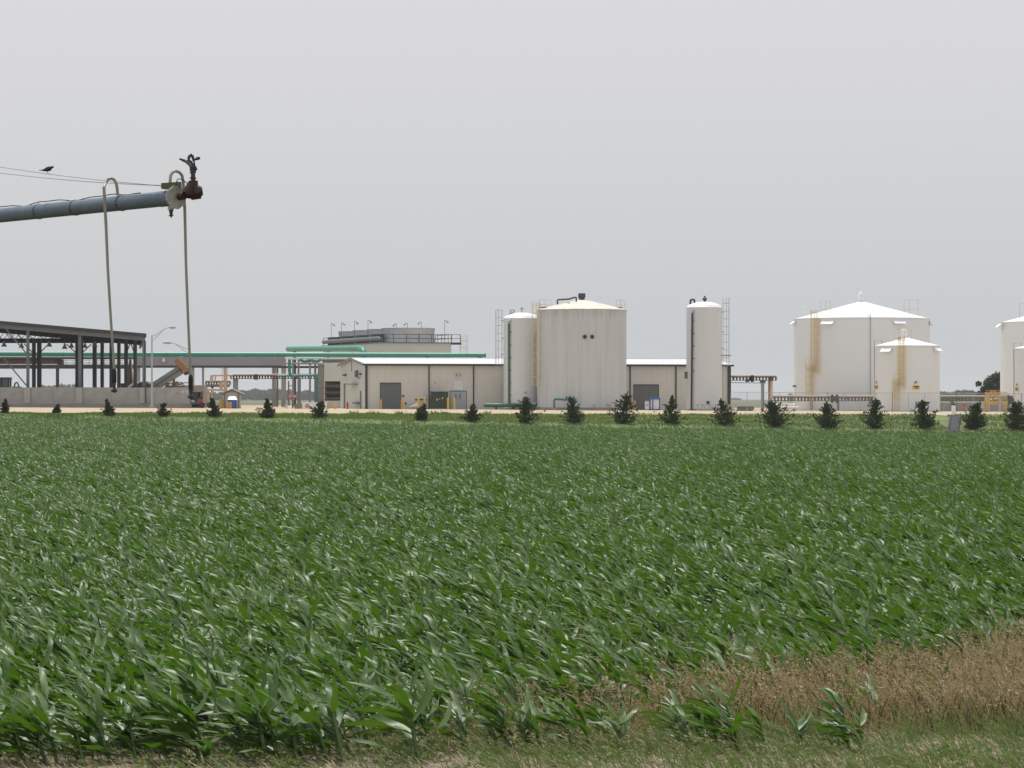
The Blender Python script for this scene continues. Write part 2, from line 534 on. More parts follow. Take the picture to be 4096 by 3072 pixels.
def instancer(name, P3, var, rot, scl, src, label, cat):
    me = bpy.data.meshes.new(name)
    me.from_pydata(P3.tolist(), [], [])
    for nm, tp, data in (('vi', 'INT', var), ('rz', 'FLOAT', rot), ('sc', 'FLOAT', scl)):
        a = me.attributes.new(nm, tp, 'POINT')
        a.data.foreach_set('value', data.astype(np.int32 if tp == 'INT' else np.float32))
    o = bpy.data.objects.new(name, me); COL.objects.link(o)
    g = bpy.data.node_groups.new(name, 'GeometryNodeTree')
    g.interface.new_socket('Geometry', in_out='INPUT', socket_type='NodeSocketGeometry')
    g.interface.new_socket('Geometry', in_out='OUTPUT', socket_type='NodeSocketGeometry')
    N = g.nodes; Lk = g.links
    gi = N.new('NodeGroupInput'); go = N.new('NodeGroupOutput')
    ip = N.new('GeometryNodeInstanceOnPoints')
    ci = N.new('GeometryNodeCollectionInfo')
    ci.inputs['Collection'].default_value = src
    ci.inputs['Separate Children'].default_value = True
    ci.inputs['Reset Children'].default_value = True
    def attr(nm, tp):
        a = N.new('GeometryNodeInputNamedAttribute'); a.data_type = tp; a.inputs['Name'].default_value = nm
        return a.outputs['Attribute']
    cx = N.new('ShaderNodeCombineXYZ'); Lk.new(attr('rz', 'FLOAT'), cx.inputs[2])
    Lk.new(gi.outputs[0], ip.inputs['Points']); Lk.new(ci.outputs[0], ip.inputs['Instance'])
    ip.inputs['Pick Instance'].default_value = True
    Lk.new(attr('vi', 'INT'), ip.inputs['Instance Index'])
    Lk.new(cx.outputs[0], ip.inputs['Rotation']); Lk.new(attr('sc', 'FLOAT'), ip.inputs['Scale'])
    Lk.new(ip.outputs[0], go.inputs[0])
    md = o.modifiers.new('scatter', 'NODES'); md.node_group = g
    tag(o, label, cat, kind='stuff')
    return o
P3 = np.stack([pts[rest, 0], pts[rest, 1], pz[rest]], 1)
instancer('corn_field', P3, pvar[rest], prot[rest], pscl[rest], plants_src, 'dense windblown green corn filling the field as far as the cedars', 'corn')

# ================================================================== weeds and dry grass along the near edge
def blades(name, m, X, Y, L, wd, lean_dir, lean, curl, label, cat, heads=0, hm=None, seed=1):
    """thin curved blades, five points each side; optional drooping seed heads"""
    r = np.random.default_rng(seed)
    n = len(X); Z = ground(X, Y) - 0.01
    a = r.uniform(0, 2 * np.pi, n)
    dx = np.cos(a) * 0.35 + lean_dir[0] * lean; dy = np.sin(a) * 0.35 + lean_dir[1] * lean
    tt = np.array([0, 0.35, 0.7, 1.0])
    cs = np.stack([X[:, None] + dx[:, None] * L[:, None] * (tt ** (1 + curl)), Y[:, None] + dy[:, None] * L[:, None] * (tt ** (1 + curl)),
                   Z[:, None] + L[:, None] * (tt - 0.30 * (np.hypot(dx, dy)[:, None]) * tt ** 2.4)], -1)   # n,4,3
    b = r.uniform(-0.9, 0.9, n)
    sx, sy = np.cos(b), np.sin(b)
    ww = wd[:, None] * np.array([0.8, 1.0, 0.75, 0.08])
    off = np.stack([sx[:, None] * ww, sy[:, None] * ww, 0 * ww], -1)
    v = np.stack([cs - off, cs + off], 2).reshape(-1, 3)       # n*8
    base = (np.arange(n) * 8)[:, None, None]
    q = np.array([[0, 1, 3, 2], [2, 3, 5, 4], [4, 5, 7, 6]])[None]
    f = (base + q).reshape(-1, 4)
    mi = np.zeros(len(f), int)
    V = [v]; Fs = [f]
    if heads:
        k = v.shape[0]
        idx = r.choice(n, int(n * heads), replace=False)
        m_ = len(idx)
        for j in range(7):
            t = 0.66 + 0.05 * j
            c = cs[idx, 2] + (cs[idx, 3] - cs[idx, 2]) * ((t - 0.66) / 0.34)
            dd = np.stack([lean_dir[0] * 0.6 + r.normal(0, 0.5, m_), lean_dir[1] * 0.4 + r.normal(0, 0.5, m_), r.normal(0.15, 0.45, m_)], -1)
            ln = L[idx][:, None] * r.uniform(0.07, 0.14, (m_, 1))
            e = c + dd * ln
            side = np.stack([r.normal(0, 1, m_), 0 * c[:, 0], r.normal(0, 1, m_)], -1) * 0.0035
            mid = (c + e) / 2
            v2 = np.stack([c, mid + side, e, mid - side], 1).reshape(-1, 3)
            f2 = (np.arange(m_) * 4)[:, None] + np.arange(4)[None] + k
            V.append(v2); Fs.append(f2); k += len(v2)
            mi = np.concatenate([mi, np.ones(m_, int)])
    V = np.concatenate(V); Fs = np.concatenate(Fs)
    me = bpy.data.meshes.new(name)
    me.vertices.add(len(V)); me.vertices.foreach_set('co', V.astype(np.float32).ravel())
    me.loops.add(Fs.size); me.loops.foreach_set('vertex_index', Fs.astype(np.int32).ravel())
    me.polygons.add(len(Fs)); me.polygons.foreach_set('loop_start', np.arange(0, Fs.size, 4, dtype=np.int32))
    me.update(calc_edges=True); me.validate()
    me.materials.append(m)
    if hm: me.materials.append(hm)
    if hm: me.polygons.foreach_set('material_index', mi.astype(np.int32))
    o = bpy.data.objects.new(name, me); COL.objects.link(o)
    return tag(o, label, cat, kind='stuff')

M_dry = mat('dry_brown_grass', (0.29, 0.228, 0.098), 0.75, var=0.6, scale=26.0, col2=(0.62, 0.515, 0.265), trans=0.25, tcol=(0.26, 0.18, 0.08))
M_dryh = mat('straw_seed_heads', (0.46, 0.36, 0.17), 0.75, var=0.5, scale=14, col2=(0.80, 0.69, 0.42), trans=0.3, tcol=(0.36, 0.26, 0.13))
M_weed = mat('green_weed', (0.10, 0.165, 0.035), 0.6, var=0.5, scale=16.0, col2=(0.22, 0.29, 0.085), trans=0.3, tcol=(0.16, 0.26, 0.05))
M_weedh = mat('pale_green_seed_heads', (0.24, 0.27, 0.12), 0.7, var=0.25, scale=9, trans=0.35, tcol=(0.3, 0.36, 0.12))
M_litter = mat('straw_litter', (0.27, 0.21, 0.13), 0.85, var=0.5, scale=18, col2=(0.50, 0.41, 0.27))

def leafy(name, C, size, m, parent, seed, flat=0.6, axis=None):
    """one mesh of many small leaf quads centred at C (n,3)"""
    r = np.random.default_rng(seed); n = len(C)
    a = r.normal(0, 1, (n, 3)); a[:, 2] *= flat
    if axis is not None: a = a * 0.45 + axis
    a /= np.linalg.norm(a, axis=1)[:, None]
    b = np.cross(a, r.normal(0, 1, (n, 3))); b /= np.linalg.norm(b, axis=1)[:, None]
    s = (size * r.uniform(0.6, 1.4, n))[:, None]
    v = np.stack([C - a * s, C + b * s * 0.42, C + a * s, C - b * s * 0.42], 1).reshape(-1, 3)
    lo = v.min(0); hi = v.max(0); org = np.array([(lo[0] + hi[0]) / 2, (lo[1] + hi[1]) / 2, lo[2]])
    f = np.arange(n * 4).reshape(n, 4)
    me = bpy.data.meshes.new(name); me.from_pydata((v - org).tolist(), [], f.tolist()); me.materials.append(m)
    o = bpy.data.objects.new(name, me); COL.objects.link(o)
    o.parent = parent; o.location = Vector(org) - (ORIG[parent.name] if parent else Vector((0, 0, 0)))
    ORIG[o.name] = Vector(org)
    return o


def in_strip(n, seed, y0, y1fun, x0=-200, x1=4300, dens=None):
    r = np.random.default_rng(seed)
    Y = r.uniform(y0, 40, n * 3); pxx = r.uniform(x0, x1, n * 3)
    X = (pxx - CX) / F * Y
    ok = Y < y1fun(pxx)
    if dens is not None: ok &= r.random(n * 3) < dens(pxx, Y)
    X, Y = X[ok][:n], Y[ok][:n]
    return X, Y
# dry bromegrass filling the bare strip at the right
X, Y = in_strip(11000, 3, 28.4, lambda p: patch_far(p) + 1.1, 1250, 4400,
                lambda p, y: np.interp(p, [1250, 1700, 2400, 3000, 4400], [0.06, 0.18, 0.32, 0.75, 1.0]))
r3 = np.random.default_rng(5)
# tufts
ti = r3.integers(0, 1500, len(X))
tcx, tcy = X[r3.integers(0, len(X), 1500)], Y[r3.integers(0, len(X), 1500)]
tuft = r3.random(len(X)) < 0.6
X = np.where(tuft, tcx[ti] + r3.normal(0, 0.07, len(X)), X); Y = np.where(tuft, tcy[ti] + r3.normal(0, 0.07, len(X)), Y)
blades('dry_grass', M_dry, X, Y, r3.uniform(0.08, 1.0, len(X)) ** 1.5 * 0.52 + 0.06, r3.uniform(0.003, 0.009, len(X)), (-0.9, 0.2), 0.22, 0.8,
       'brown dried grass patch between the corn and the near verge', 'dry grass', 0.7, M_dryh, 11)
# taller dark stalks standing in the patch
X, Y = in_strip(1500, 61, 28.3, lambda p: patch_far(p) + 1.3, 1300, 4400, lambda p, y: np.interp(p, [1300, 2400, 3200, 4400], [0.2, 0.5, 0.9, 1.0]))
M_stk = mat('dark_dead_stalks', (0.095, 0.065, 0.04), 0.8, var=0.4, scale=20)
blades('dead_stalks', M_stk, X, Y, r3.uniform(0.28, 0.56, len(X)), r3.uniform(0.004, 0.009, len(X)), (-0.9, 0.2), 0.06, 0.6,
       'taller dark dead stalks standing in the dried grass', 'dry stalks', 0.9, M_dryh, 23)
# broken straw lying about
X, Y = in_strip(7000, 8, 24.5, lambda p: np.maximum(patch_far(p), 28.0), -200, 4400)
blades('straw_litter', M_litter, X, Y, r3.uniform(0.04, 0.16, len(X)), r3.uniform(0.002, 0.005, len(X)), (-0.7, 0.5), 1.5, 0.1,
       'pale broken straw scattered over bare soil at field edge', 'straw', seed=12)
# green weeds along the verge
X, Y = in_strip(17000, 21, 24.3, lambda p: np.interp(p, [-200, 900, 1400, 2400, 3300, 4400], [26.2, 26.6, 27.2, 28.0, 28.3, 28.5]), -200, 4400,
                lambda p, y: np.clip(0.25 + 0.75 * (np.sin(p * 0.006 + 0.6) * np.sin(y * 2.1 + p * 0.002) * 0.5 + np.interp(p, [0, 900, 2000, 3000, 4400], [-0.05, 0.15, 0.45, 0.65, 0.9]) - 0.2), 0.05, 1))
ti = r3.integers(0, 1100, len(X)); tcx, tcy = X[r3.integers(0, len(X), 1100)], Y[r3.integers(0, len(X), 1100)]
tuft = r3.random(len(X)) < 0.75
X = np.where(tuft, tcx[ti] + r3.normal(0, 0.06, len(X)), X); Y = np.where(tuft, tcy[ti] + r3.normal(0, 0.06, len(X)), Y)
blades('verge_weeds', M_weed, X, Y, r3.uniform(0.3, 1.0, len(X)) ** 1.8 * 0.30 * np.interp(X, [-4.5, -1.5, 1, 5], [0.6, 0.75, 0.9, 0.95]) + 0.04, r3.uniform(0.0025, 0.007, len(X)), (-1.0, 0.15), 0.7, 0.7,
       'green weedy grass leaning along the near edge of field', 'weeds', 0.30, M_weedh, 13)
# fresh grass coming up through the dry patch
X, Y = in_strip(5500, 41, 27.8, lambda p: patch_far(p) + 0.4, 1400, 4400)
ti = r3.integers(0, 260, len(X)); tcx, tcy = X[r3.integers(0, len(X), 260)], Y[r3.integers(0, len(X), 260)]
X = tcx[ti] + r3.normal(0, 0.10, len(X)); Y = tcy[ti] + r3.normal(0, 0.10, len(X))
blades('green_regrowth', M_weed, X, Y, r3.uniform(0.12, 0.40, len(X)), r3.uniform(0.0025, 0.006, len(X)), (-1.0, 0.15), 0.45, 0.7,
       'green shoots scattered through the brown dried grass', 'grass', 0.2, M_weedh, 19)
# broad-leaved weeds and clods on the verge
r6 = np.random.default_rng(91)
nw = 150
pw = r6.uniform(-150, 4300, nw); Yw_ = r6.uniform(25.7, 27.6, nw); Xw = (pw - CX) / F * Yw_; Zw = ground(Xw, Yw_)
Cw = np.concatenate([np.stack([Xw + r6.normal(0, .07, nw), Yw_ + r6.normal(0, .05, nw), Zw + np.abs(r6.normal(0.03, .05, nw))], 1) for _ in range(14)])
tag(leafy('broadleaf_weeds', Cw, 0.036, M_weed, None, 92, flat=0.5), 'small broad-leaved weeds dotted over the near verge', 'weeds', kind='stuff')
mb = MB()
for i in range(420):
    p_ = r6.uniform(-150, 4300); y_ = r6.uniform(25.6, 30.0); x_ = (p_ - CX) / F * y_; z_ = G(x_, y_); s_ = r6.uniform(.012, .045)
    q_ = [(x_ + s_ * math.cos(k * 1.257 + i) * r6.uniform(.7, 1.2), y_ + s_ * math.sin(k * 1.257 + i) * r6.uniform(.7, 1.2), z_ - .01) for k in range(5)]
    t_ = [(x_ + (a_[0] - x_) * .55, y_ + (a_[1] - y_) * .55, z_ + s_ * r6.uniform(.5, .8)) for a_ in q_]
    mb.add(q_ + t_, [(k, (k + 1) % 5, 5 + (k + 1) % 5, 5 + k) for k in range(5)] + [(5, 6, 7, 8, 9)])
mb.build('soil_clods', M_soil, None, False, 'dry soil clods lying along the field edge', 'clods', kind='stuff')
# weeds among the first rows
X, Y = in_strip(5000, 31, 26.4, lambda p: np.interp(p, [0, 900, 1400, 4400], [28.5, 30.5, 31.0, 33]), -200, 3000)
blades('field_weeds', M_weed, X, Y, r3.uniform(0.10, 0.34, len(X)), r3.uniform(0.002, 0.005, len(X)), (-1.0, 0.15), 0.5, 0.7,
       'thin seedy weeds growing between the first corn plants', 'weeds', 0.6, M_dryh, 14)
# turf on the bank below the cedars
nb = 60000
r4 = np.random.default_rng(17)
Xb = r4.uniform(-58, 58, nb); Xb = Xb[np.abs(Xb - 41.2) > 1.5]; nb = len(Xb); Yb = 267 + (gravel_edge(Xb) + 0.3 - 267) * r4.random(nb) ** 0.9
M_turf = mat('bank_grass', (0.085, 0.145, 0.03), 0.7, var=0.35, scale=0.35, col2=(0.15, 0.205, 0.055), trans=0.3, tcol=(0.2, 0.3, 0.05))
blades('bank_grass', M_turf, Xb, Yb, r4.uniform(0.08, 0.26, nb) * (0.75 + 0.5 * np.sin(Xb * 0.8) * np.sin(Yb * 0.9)).clip(0.5, 1.3), r4.uniform(0.02, 0.05, nb), (-1, 0), 0.4, 0.5,
       'short green grass covering the bank below the cedar row', 'grass', seed=15)

# ================================================================== trees
M_cedar = mat('cedar_foliage', (0.034, 0.056, 0.015), 0.75, var=0.45, scale=2.5, col2=(0.075, 0.105, 0.032), trans=0.2, tcol=(0.06, 0.085, 0.02), spec=0.2)
M_cedarb = mat('cedar_foliage_browned', (0.046, 0.056, 0.018), 0.75, var=0.45, scale=2.5, col2=(0.088, 0.092, 0.036), trans=0.2, tcol=(0.04, 0.05, 0.01), spec=0.2)
M_bark = mat('bark', (0.07, 0.05, 0.035), 0.9, var=0.25, scale=6)
def cedar(x2, ytop, ybase, wpx, seed, sparse, m, label):
    """x2, ytop, ybase, wpx measured on the 2212 px wide view"""
    k = 4096 / 2212.0
    Yd = 272.0 + 0.4 * math.sin(seed)
    X = (x2 * k - CX) / F * Yd
    z0 = G(X, Yd) - 0.05
    H = (ybase - ytop) * k / F * Yd + 0.2
    W = wpx * k / F * Yd * np.interp(x2, [0, 700, 1100, 2212], [0.46, 0.54, 0.72, 0.88])
    t = thing('cedar_tree', label, 'cedar tree', (X, Yd, z0), 'young cedars planted along the bank')
    r = np.random.default_rng(seed)
    tr = MB().tube([(X, Yd, z0), (X + 0.03, Yd, z0 + H * 0.5), (X + r.normal(0, 0.05), Yd, z0 + H * 0.97)], [0.06, 0.04, 0.01], 6)
    cs, ax = [], []
    nb = int(lerp(120, 60, sparse))
    limbs = MB()
    lob = r.uniform(0, 6.28, 3); tip = r.uniform(-0.22, 0.22) * H; fat = r.uniform(0.55, 0.95)
    for i in range(nb):
        h = r.random() ** 1.25
        a = r.uniform(0, 6.28)
        env = (1 - h) ** fat * (0.72 + 0.16 * math.sin(2 * a + lob[0]) + 0.14 * math.sin(5 * h + 3 * a + lob[1]))
        if h < 0.12: env *= 0.72 + 2 * h
        ln = max(0.10, W * env * r.uniform(0.55, 1.45) * 1.15)
        up = r.uniform(0.15, 0.75) + 0.5 * h
        d = np.array([math.cos(a), math.sin(a), up]); d /= np.linalg.norm(d)
        b0 = np.array([X + tip * h * h, Yd, z0 + 0.05 + h * H * 0.9 - 0.15 * ln])
        b0[2] = max(b0[2], z0 + 0.04)
        if i % 4 == 0: limbs.tube([b0, b0 + d * ln * 0.85], [0.018, 0.006], 4)
        m_ = int(lerp(24, 17, sparse))
        tt = r.random(m_) ** 0.75
        c = b0 + d * (ln * tt)[:, None] + r.normal(0, 1, (m_, 3)) * (0.025 + 0.10 * ln * (1 - 0.8 * tt))[:, None]
        cs.append(c); ax.append(np.repeat(d[None], m_, 0))
    # the leader
    m_ = 60
    hh = r.random(m_)
    c = np.stack([X + tip * (0.68 + 0.32 * hh) ** 2 + r.normal(0, 0.05, m_) * (1.15 - hh), Yd + r.normal(0, 0.05, m_) * (1.15 - hh), z0 + H * (0.68 + 0.32 * hh)], 1)
    cs.append(c); ax.append(np.repeat(np.array([[0, 0, 1.0]]), m_, 0))
    C = np.concatenate(cs); A = np.concatenate(ax)
    keep = C[:, 2] > z0 + 0.02
    leafy('crown', C[keep], 0.115, m, t, seed, axis=A[keep])
    tr.v += []; tr.build('trunk', M_bark, t)
    limbs.build('limbs', M_bark, t)
cedars = [  # x, top, base, width (2212 px view), sparseness, browned, how it differs
 (10, 866, 893, 40, 0.8, 1, 'small sparse cedar before the concrete wall, under the tractor cab'),
 (122, 878, 894, 30, 0.9, 1, 'smallest cedar, barely a bush, below the concrete wall'),
 (236, 864, 895, 36, 0.3, 0, 'small rounded dense cedar before the middle of the concrete wall'),
 (353, 871, 896, 40, 1.0, 1, 'low sprawling brownish cedar beside the foot of the tall street lamp'),
 (463, 860, 898, 38, 0.4, 0, 'small pointed cedar before the blue portable toilet'),
 (577, 864, 902, 46, 0.3, 0, 'small spiky cedar before the thick columns of the pipe bridge'),
 (689, 869, 903, 42, 0.3, 0, 'small cedar in front of the white diked container'),
 (909, 876, 908, 40, 0.5, 0, 'small cedar before the yellow bollards and green transformer box'),
 (1020, 876, 910, 50, 0.7, 1, 'low spread brown-green cedar with side bush, below grey double door'),
 (1134, 866, 912, 56, 0.4, 0, 'pointed cedar in front of the round black manway'),
 (1239, 860, 915, 52, 0.4, 0, 'cedar growing before the teal pipe of the large streaked tank'),
 (1347, 852, 917, 54, 0.4, 0, 'cedar with thin bent leader, at right edge of streaked tank'),
 (1451, 858, 918, 56, 0.3, 0, 'broad cedar beside the blue framed cabinet'),
 (1567, 866, 920, 66, 0.6, 1, 'open branched spreading cedar before the slim tank'),
 (1675, 868, 921, 62, 0.0, 0, 'bulky dark cedar with rounded top beside the fence end'),
 (1785, 870, 922, 66, 0.1, 0, 'wide bushy dark cedar before the low pipe rack'),
 (1891, 862, 923, 50, 0.2, 0, 'dark cedar with thin twin-tipped leader before the small white tank'),
 (1995, 866, 926, 46, 0.1, 0, 'narrow conical cedar with crooked tip right of yellow warning sign'),
 (2103, 872, 926, 54, 0.0, 0, 'plump forked dark cedar beside the concrete flume'),
 (2199, 872, 930, 60, 0.0, 0, 'dark dense cedar below the yellow pump platform'),
]
for i, (x2, yt, yb, wp, sp, br, lab) in enumerate(cedars):
    cedar(x2, yt, yb, wp, 40 + i, sp, M_cedarb if br else M_cedar, lab)

M_oak = mat('broadleaf_foliage', (0.035, 0.060, 0.022), 0.7, var=0.35, scale=0.4, col2=(0.06, 0.085, 0.035), trans=0.2, tcol=(0.07, 0.1, 0.03))
def clump_points(r, blobs, n):
    w_ = np.array([b[3] ** 2 for b in blobs]); w_ = w_ / w_.sum()
    k = r.choice(len(blobs), n, p=w_)
    B = np.array(blobs)
    d = r.normal(0, 1, (n, 3)); d /= np.linalg.norm(d, axis=1)[:, None]
    rad = B[k, 3] * r.random(n) ** 0.45
    rad *= 1 + 0.3 * np.sin(7 * d[:, 0] + k) * np.sin(6 * d[:, 2] + 2 * k)
    return B[k, :3] + d * rad[:, None] * np.array([1, 1, 0.85])
def broadleaf(label, Yd, blobs_z7, seed, nleaf=4200, size=0.28, xy=7):
    bl = []
    for (x, y, rr) in blobs_z7:
        q = P(xy, x, y, Yd); bl.append((q.x, q.y + random.Random(seed + x).uniform(-1, 1) * 1.5, q.z, PL(xy, rr, Yd)))
    r = np.random.default_rng(seed)
    cx = float(np.mean([b[0] for b in bl])); z0 = G(cx, Yd)
    t = thing('broadleaf_tree', label, 'tree', (cx, Yd, z0), 'trees beyond the tank farm')
    big = max(bl, key=lambda b: b[3])
    tb = MB().tube([(cx, Yd, z0 - 0.1), (lerp(cx, big[0], 0.5), Yd, lerp(z0, big[2], 0.5)), (big[0], big[1], big[2])], [0.35, 0.25, 0.12], 7)
    tb.build('trunk', M_bark, t)
    lb = MB()
    for b in bl:
        if b is not big: lb.tube([(lerp(cx, big[0], 0.5), Yd, lerp(z0, big[2], 0.6)), (b[0], b[1], b[2])], [0.13, 0.04], 5)
    if lb.v: lb.build('limbs', M_bark, t)
    leafy('crown', clump_points(r, bl, nleaf), size, M_oak, t, seed)
broadleaf('tall ragged dark tree rising behind the yellow pump platform', 520, [(1830, 835, 26), (1870, 880, 30), (1900, 830, 40), (1945, 800, 45), (1990, 780, 50), (1930, 880, 55), (2005, 860, 60), (1850, 925, 40), (2035, 760, 45), (1985, 930, 55)], 71, 5200, 0.26)
broadleaf('tall tree mostly hidden behind the far white tanks', 520, [(2070, 770, 50), (2110, 830, 70), (2060, 880, 60)], 72, 2500, 0.3)

def tree_line(label, spots, Yd, seed, zr):
    """a far wood: one mass"""
    r = np.random.default_rng(seed)
    C = []
    tk = MB()
    for (x, ytop, wd) in spots:
        q = P(zr, x, ytop, Yd); z0 = G(q.x, Yd)
        W = PL(zr, wd, Yd); Hh = q.z - z0
        bl = [(q.x + r.uniform(-.5, .5) * W, Yd + r.uniform(-6, 6), z0 + Hh * u, W * r.uniform(0.30, 0.5)) for u in (0.25, 0.45, 0.6, 0.75)] + [(q.x, Yd, q.z - W * 0.32, W * 0.32)]
        C.append(clump_points(r, bl, 520))
        tk.tube([(q.x, Yd, z0), (q.x, Yd, z0 + Hh * 0.6)], [0.3, 0.12], 5)
    o = leafy('far_trees', np.concatenate(C), 0.00075 * Yd, M_oak, None, seed)
    tag(o, label, 'trees', kind='stuff')
    t = tk.build('trunks', M_bark, o); t['kind'] = 'stuff'
sp = random.Random(5)
tree_line('hazy grey-green wood seen under the pipe bridge', [(x, 885 + sp.uniform(-8, 14), 75) for x in range(1085, 1560, 34)] + [(x, 905 + 14 * math.sin(x * .03), 70) for x in range(1590, 2080, 38)], 2500, 81, 3)
tree_line('hazy far trees behind the portable toilet and pipe stands', [(x, 925 + sp.uniform(-14, 14), 60) for x in range(690, 960, 30)], 2500, 82, 3)
tree_line('low hazy hump of far trees over the concrete wall', [(480, 838, 60), (540, 842, 60), (620, 832, 70), (690, 822, 70), (760, 826, 70), (820, 826, 60), (870, 836, 50), (590, 846, 60)], 2500, 83, 2)
tree_line('low band of far trees between the white tanks', [(x, 905 + 12 * math.sin(x * .021), 60) for x in range(1500, 1860, 26)], 1800, 84, 7)
tree_line('tiny far trees right of the slim tank', [(1335, 1290, 40), (1365, 1284, 40), (1395, 1292, 35)], 3000, 85, 6)
tree_line('tiny far trees at foot of the great white tank', [(235, 928, 30), (255, 936, 30)], 3000, 86, 7)

# ================================================================== long process building
ang = R(13)
BD = Vector((math.cos(ang), math.sin(ang), 0)); BN = Vector((-math.sin(ang), math.cos(ang), 0))
B0 = Vector((-16.85, 345.0, 0)); BL, BW = 43.8, 17.0
bz = 0.06
eave = CAMZ + (HY - 1457) / F * 345 ; ridge = CAMZ + (HY - 1435) / F * 353.3
def bp(s, d, z):          # point in the building's own frame: s along the front, d back, z up
    return B0 + BD * s + BN * d + Vector((0, 0, z))
def s_of(k, x):           # distance along the front for a sight line
    a = (px(k, x)[0] - CX) / F
    return (a * B0.y - B0.x) / (BD.x - a * BD.y)
def d_of(k, x):           # distance back along the gable end
    a = (px(k, x)[0] - CX) / F
    return (a * B0.y - B0.x) / (BN.x - a * BN.y)
def fz(k, y, s):
    return PZ(k, y, (B0 + BD * s).y)
def bbox(mb, s0, s1, d0, d1, z0, z1):
    v = [bp(s, d, z) for z in (z0, z1) for s, d in ((s0, d0), (s1, d0), (s1, d1), (s0, d1))]
    return mb.add(v, [(0, 3, 2, 1), (4, 5, 6, 7), (0, 1, 5, 4), (1, 2, 6, 5), (2, 3, 7, 6), (3, 0, 4, 7)])
bld = thing('process_building', 'long beige metal building with white roof behind the storage tanks', 'building', bp(0, 0, bz))
m = MB()
prof = [(0, bz - 0.4), (BW, bz - 0.4), (BW, eave), (BW / 2, ridge - 0.12), (0, eave)]
m.prism([bp(0, d, z) for d, z in prof], BD * BL)
wall = m.build('wall', M_wall, bld)
# vertical ribs of the wall sheeting
m = MB()
sv = 0.45
while sv < BL - 0.2:
    bbox(m, sv, sv + 0.05, -0.022, -0.001, bz, eave - 0.1); sv += 0.91
m.build('wall_ribs', M_wall, bld)
m = MB()   # end wall sheeting, a touch greyer
m.prism([bp(-0.012, d, z) for d, z in prof], BD * 0.01)
m.build('end_wall', M_wall2, bld)
rf = MB()
for d0, d1, z0, z1 in ((-0.28, BW / 2, eave - 0.02, ridge), (BW / 2, BW + 0.28, ridge, eave - 0.02)):
    v = [bp(-0.3, d0, z0), bp(BL + 0.3, d0, z0), bp(BL + 0.3, d1, z1), bp(-0.3, d1, z1)]
    v += [q + Vector((0, 0, 0.10)) for q in v]
    rf.add(v, [(0, 3, 2, 1), (4, 5, 6, 7), (0, 1, 5, 4), (1, 2, 6, 5), (2, 3, 7, 6), (3, 0, 4, 7)])
roof = rf.build('roof', M_roofw, bld)
m = MB(); sv = 0.1
while sv < BL:
    m.beam(bp(sv, -0.27, eave + 0.09), bp(sv, BW / 2, ridge + 0.11), 0.05, 0.05); sv += 0.61
m.build('roof_seams', M_roofw, roof)
m = MB().beam(bp(-0.3, BW / 2, ridge + 0.13), bp(BL + 0.3, BW / 2, ridge + 0.13), 0.5, 0.06)
m.build('ridge_cap', M_roofw, roof)
m = MB(); bbox(m, -0.32, BL + 0.32, -0.42, -0.285, eave - 0.16, eave + 0.06); m.build('gutter', M_trim, bld)
m = MB()
for a, b in (((-0.33, -0.3, eave), (-0.33, BW / 2, ridge + 0.02)), ((-0.33, BW + 0.3, eave), (-0.33, BW / 2, ridge + 0.02))):
    m.beam(bp(*a), bp(*b), 0.05, 0.26)
m.build('rake_trim', mat('grey_trim', (0.20, 0.20, 0.20), 0.5), bld)
def downspout(s, wd):
    m = MB(); bbox(m, s - wd / 2, s + wd / 2, -0.14, -0.025, bz + 0.1, eave - 0.16); m.build('downspout', M_trim, bld)
for k, x, wd in ((4, 1315, 0.13), (4, 1808, 0.13), (6, 193, 0.14), (6, 700, 0.14)): downspout(s_of(k, x), wd)
m = MB(); bbox(m, -0.03, 0.22, -0.16, 0.12, bz + 0.05, eave - 0.17); m.build('corner_trim', M_trim, bld)
m = MB(); bbox(m, BL - 0.35, BL + 0.04, -0.14, 0.2, bz + 0.05, eave - 0.17); m.build('corner_trim', M_trim, bld)
# roller doors
def roller_door(k, x0, x1, y0):
    s0, s1 = s_of(k, x0), s_of(k, x1); z1 = fz(k, y0, s0)
    m = MB(); bbox(m, s0 - 0.07, s0, -0.06, 0.02, bz, z1); bbox(m, s1, s1 + 0.07, -0.06, 0.02, bz, z1); bbox(m, s0 - 0.07, s1 + 0.07, -0.09, 0.02, z1 + 0.002, z1 + 0.12)
    d = m.build('roller_door', M_dsteel, bld)
    n = 11; h = (z1 - bz - 0.12) / n
    proto = None
    for i in range(n):
        m = MB(); bbox(m, s0 + 0.002, s1 - 0.002, -0.030, -0.004, bz + 0.12 + i * h, bz + 0.12 + (i + 1) * h - 0.007)
        m.build('slat', M_door, d)
    m = MB(); bbox(m, s0 + 0.002, s1 - 0.002, -0.035, -0.004, bz + 0.0, bz + 0.10); m.build('bottom_seal', M_black, d)
    return d
roller_door(4, 780, 1000, 815)
roller_door(6, 237, 505, 1110)
# double personnel door, louvre and lamp
s0, s1 = s_of(4, 1550), s_of(4, 1727); zt = fz(4, 900, s0)
m = MB(); bbox(m, s0 - 0.06, s0, -0.05, 0.02, bz, zt); bbox(m, s1, s1 + 0.06, -0.05, 0.02, bz, zt); bbox(m, s0 - 0.06, s1 + 0.06, -0.05, 0.02, zt + 0.001, zt + 0.07)
dd = m.build('double_door', M_trim, bld)
sm = (s0 + s1) / 2
for a, b, wx in ((s0 + 0.003, sm - 0.012, 1613), (sm + 0.012, s1 - 0.003, 1658)):
    m = MB(); bbox(m, a, b, -0.035, 0.01, bz + 0.02, zt - 0.004); m.build('door_leaf', M_doorl, dd)
    sw = s_of(4, wx); z0_, z1_ = fz(4, 982, sw), fz(4, 930, sw)
    m = MB(); bbox(m, sw - 0.06, sw + 0.06, -0.045, -0.036, z0_, z1_); m.build('pane', M_glass, dd)
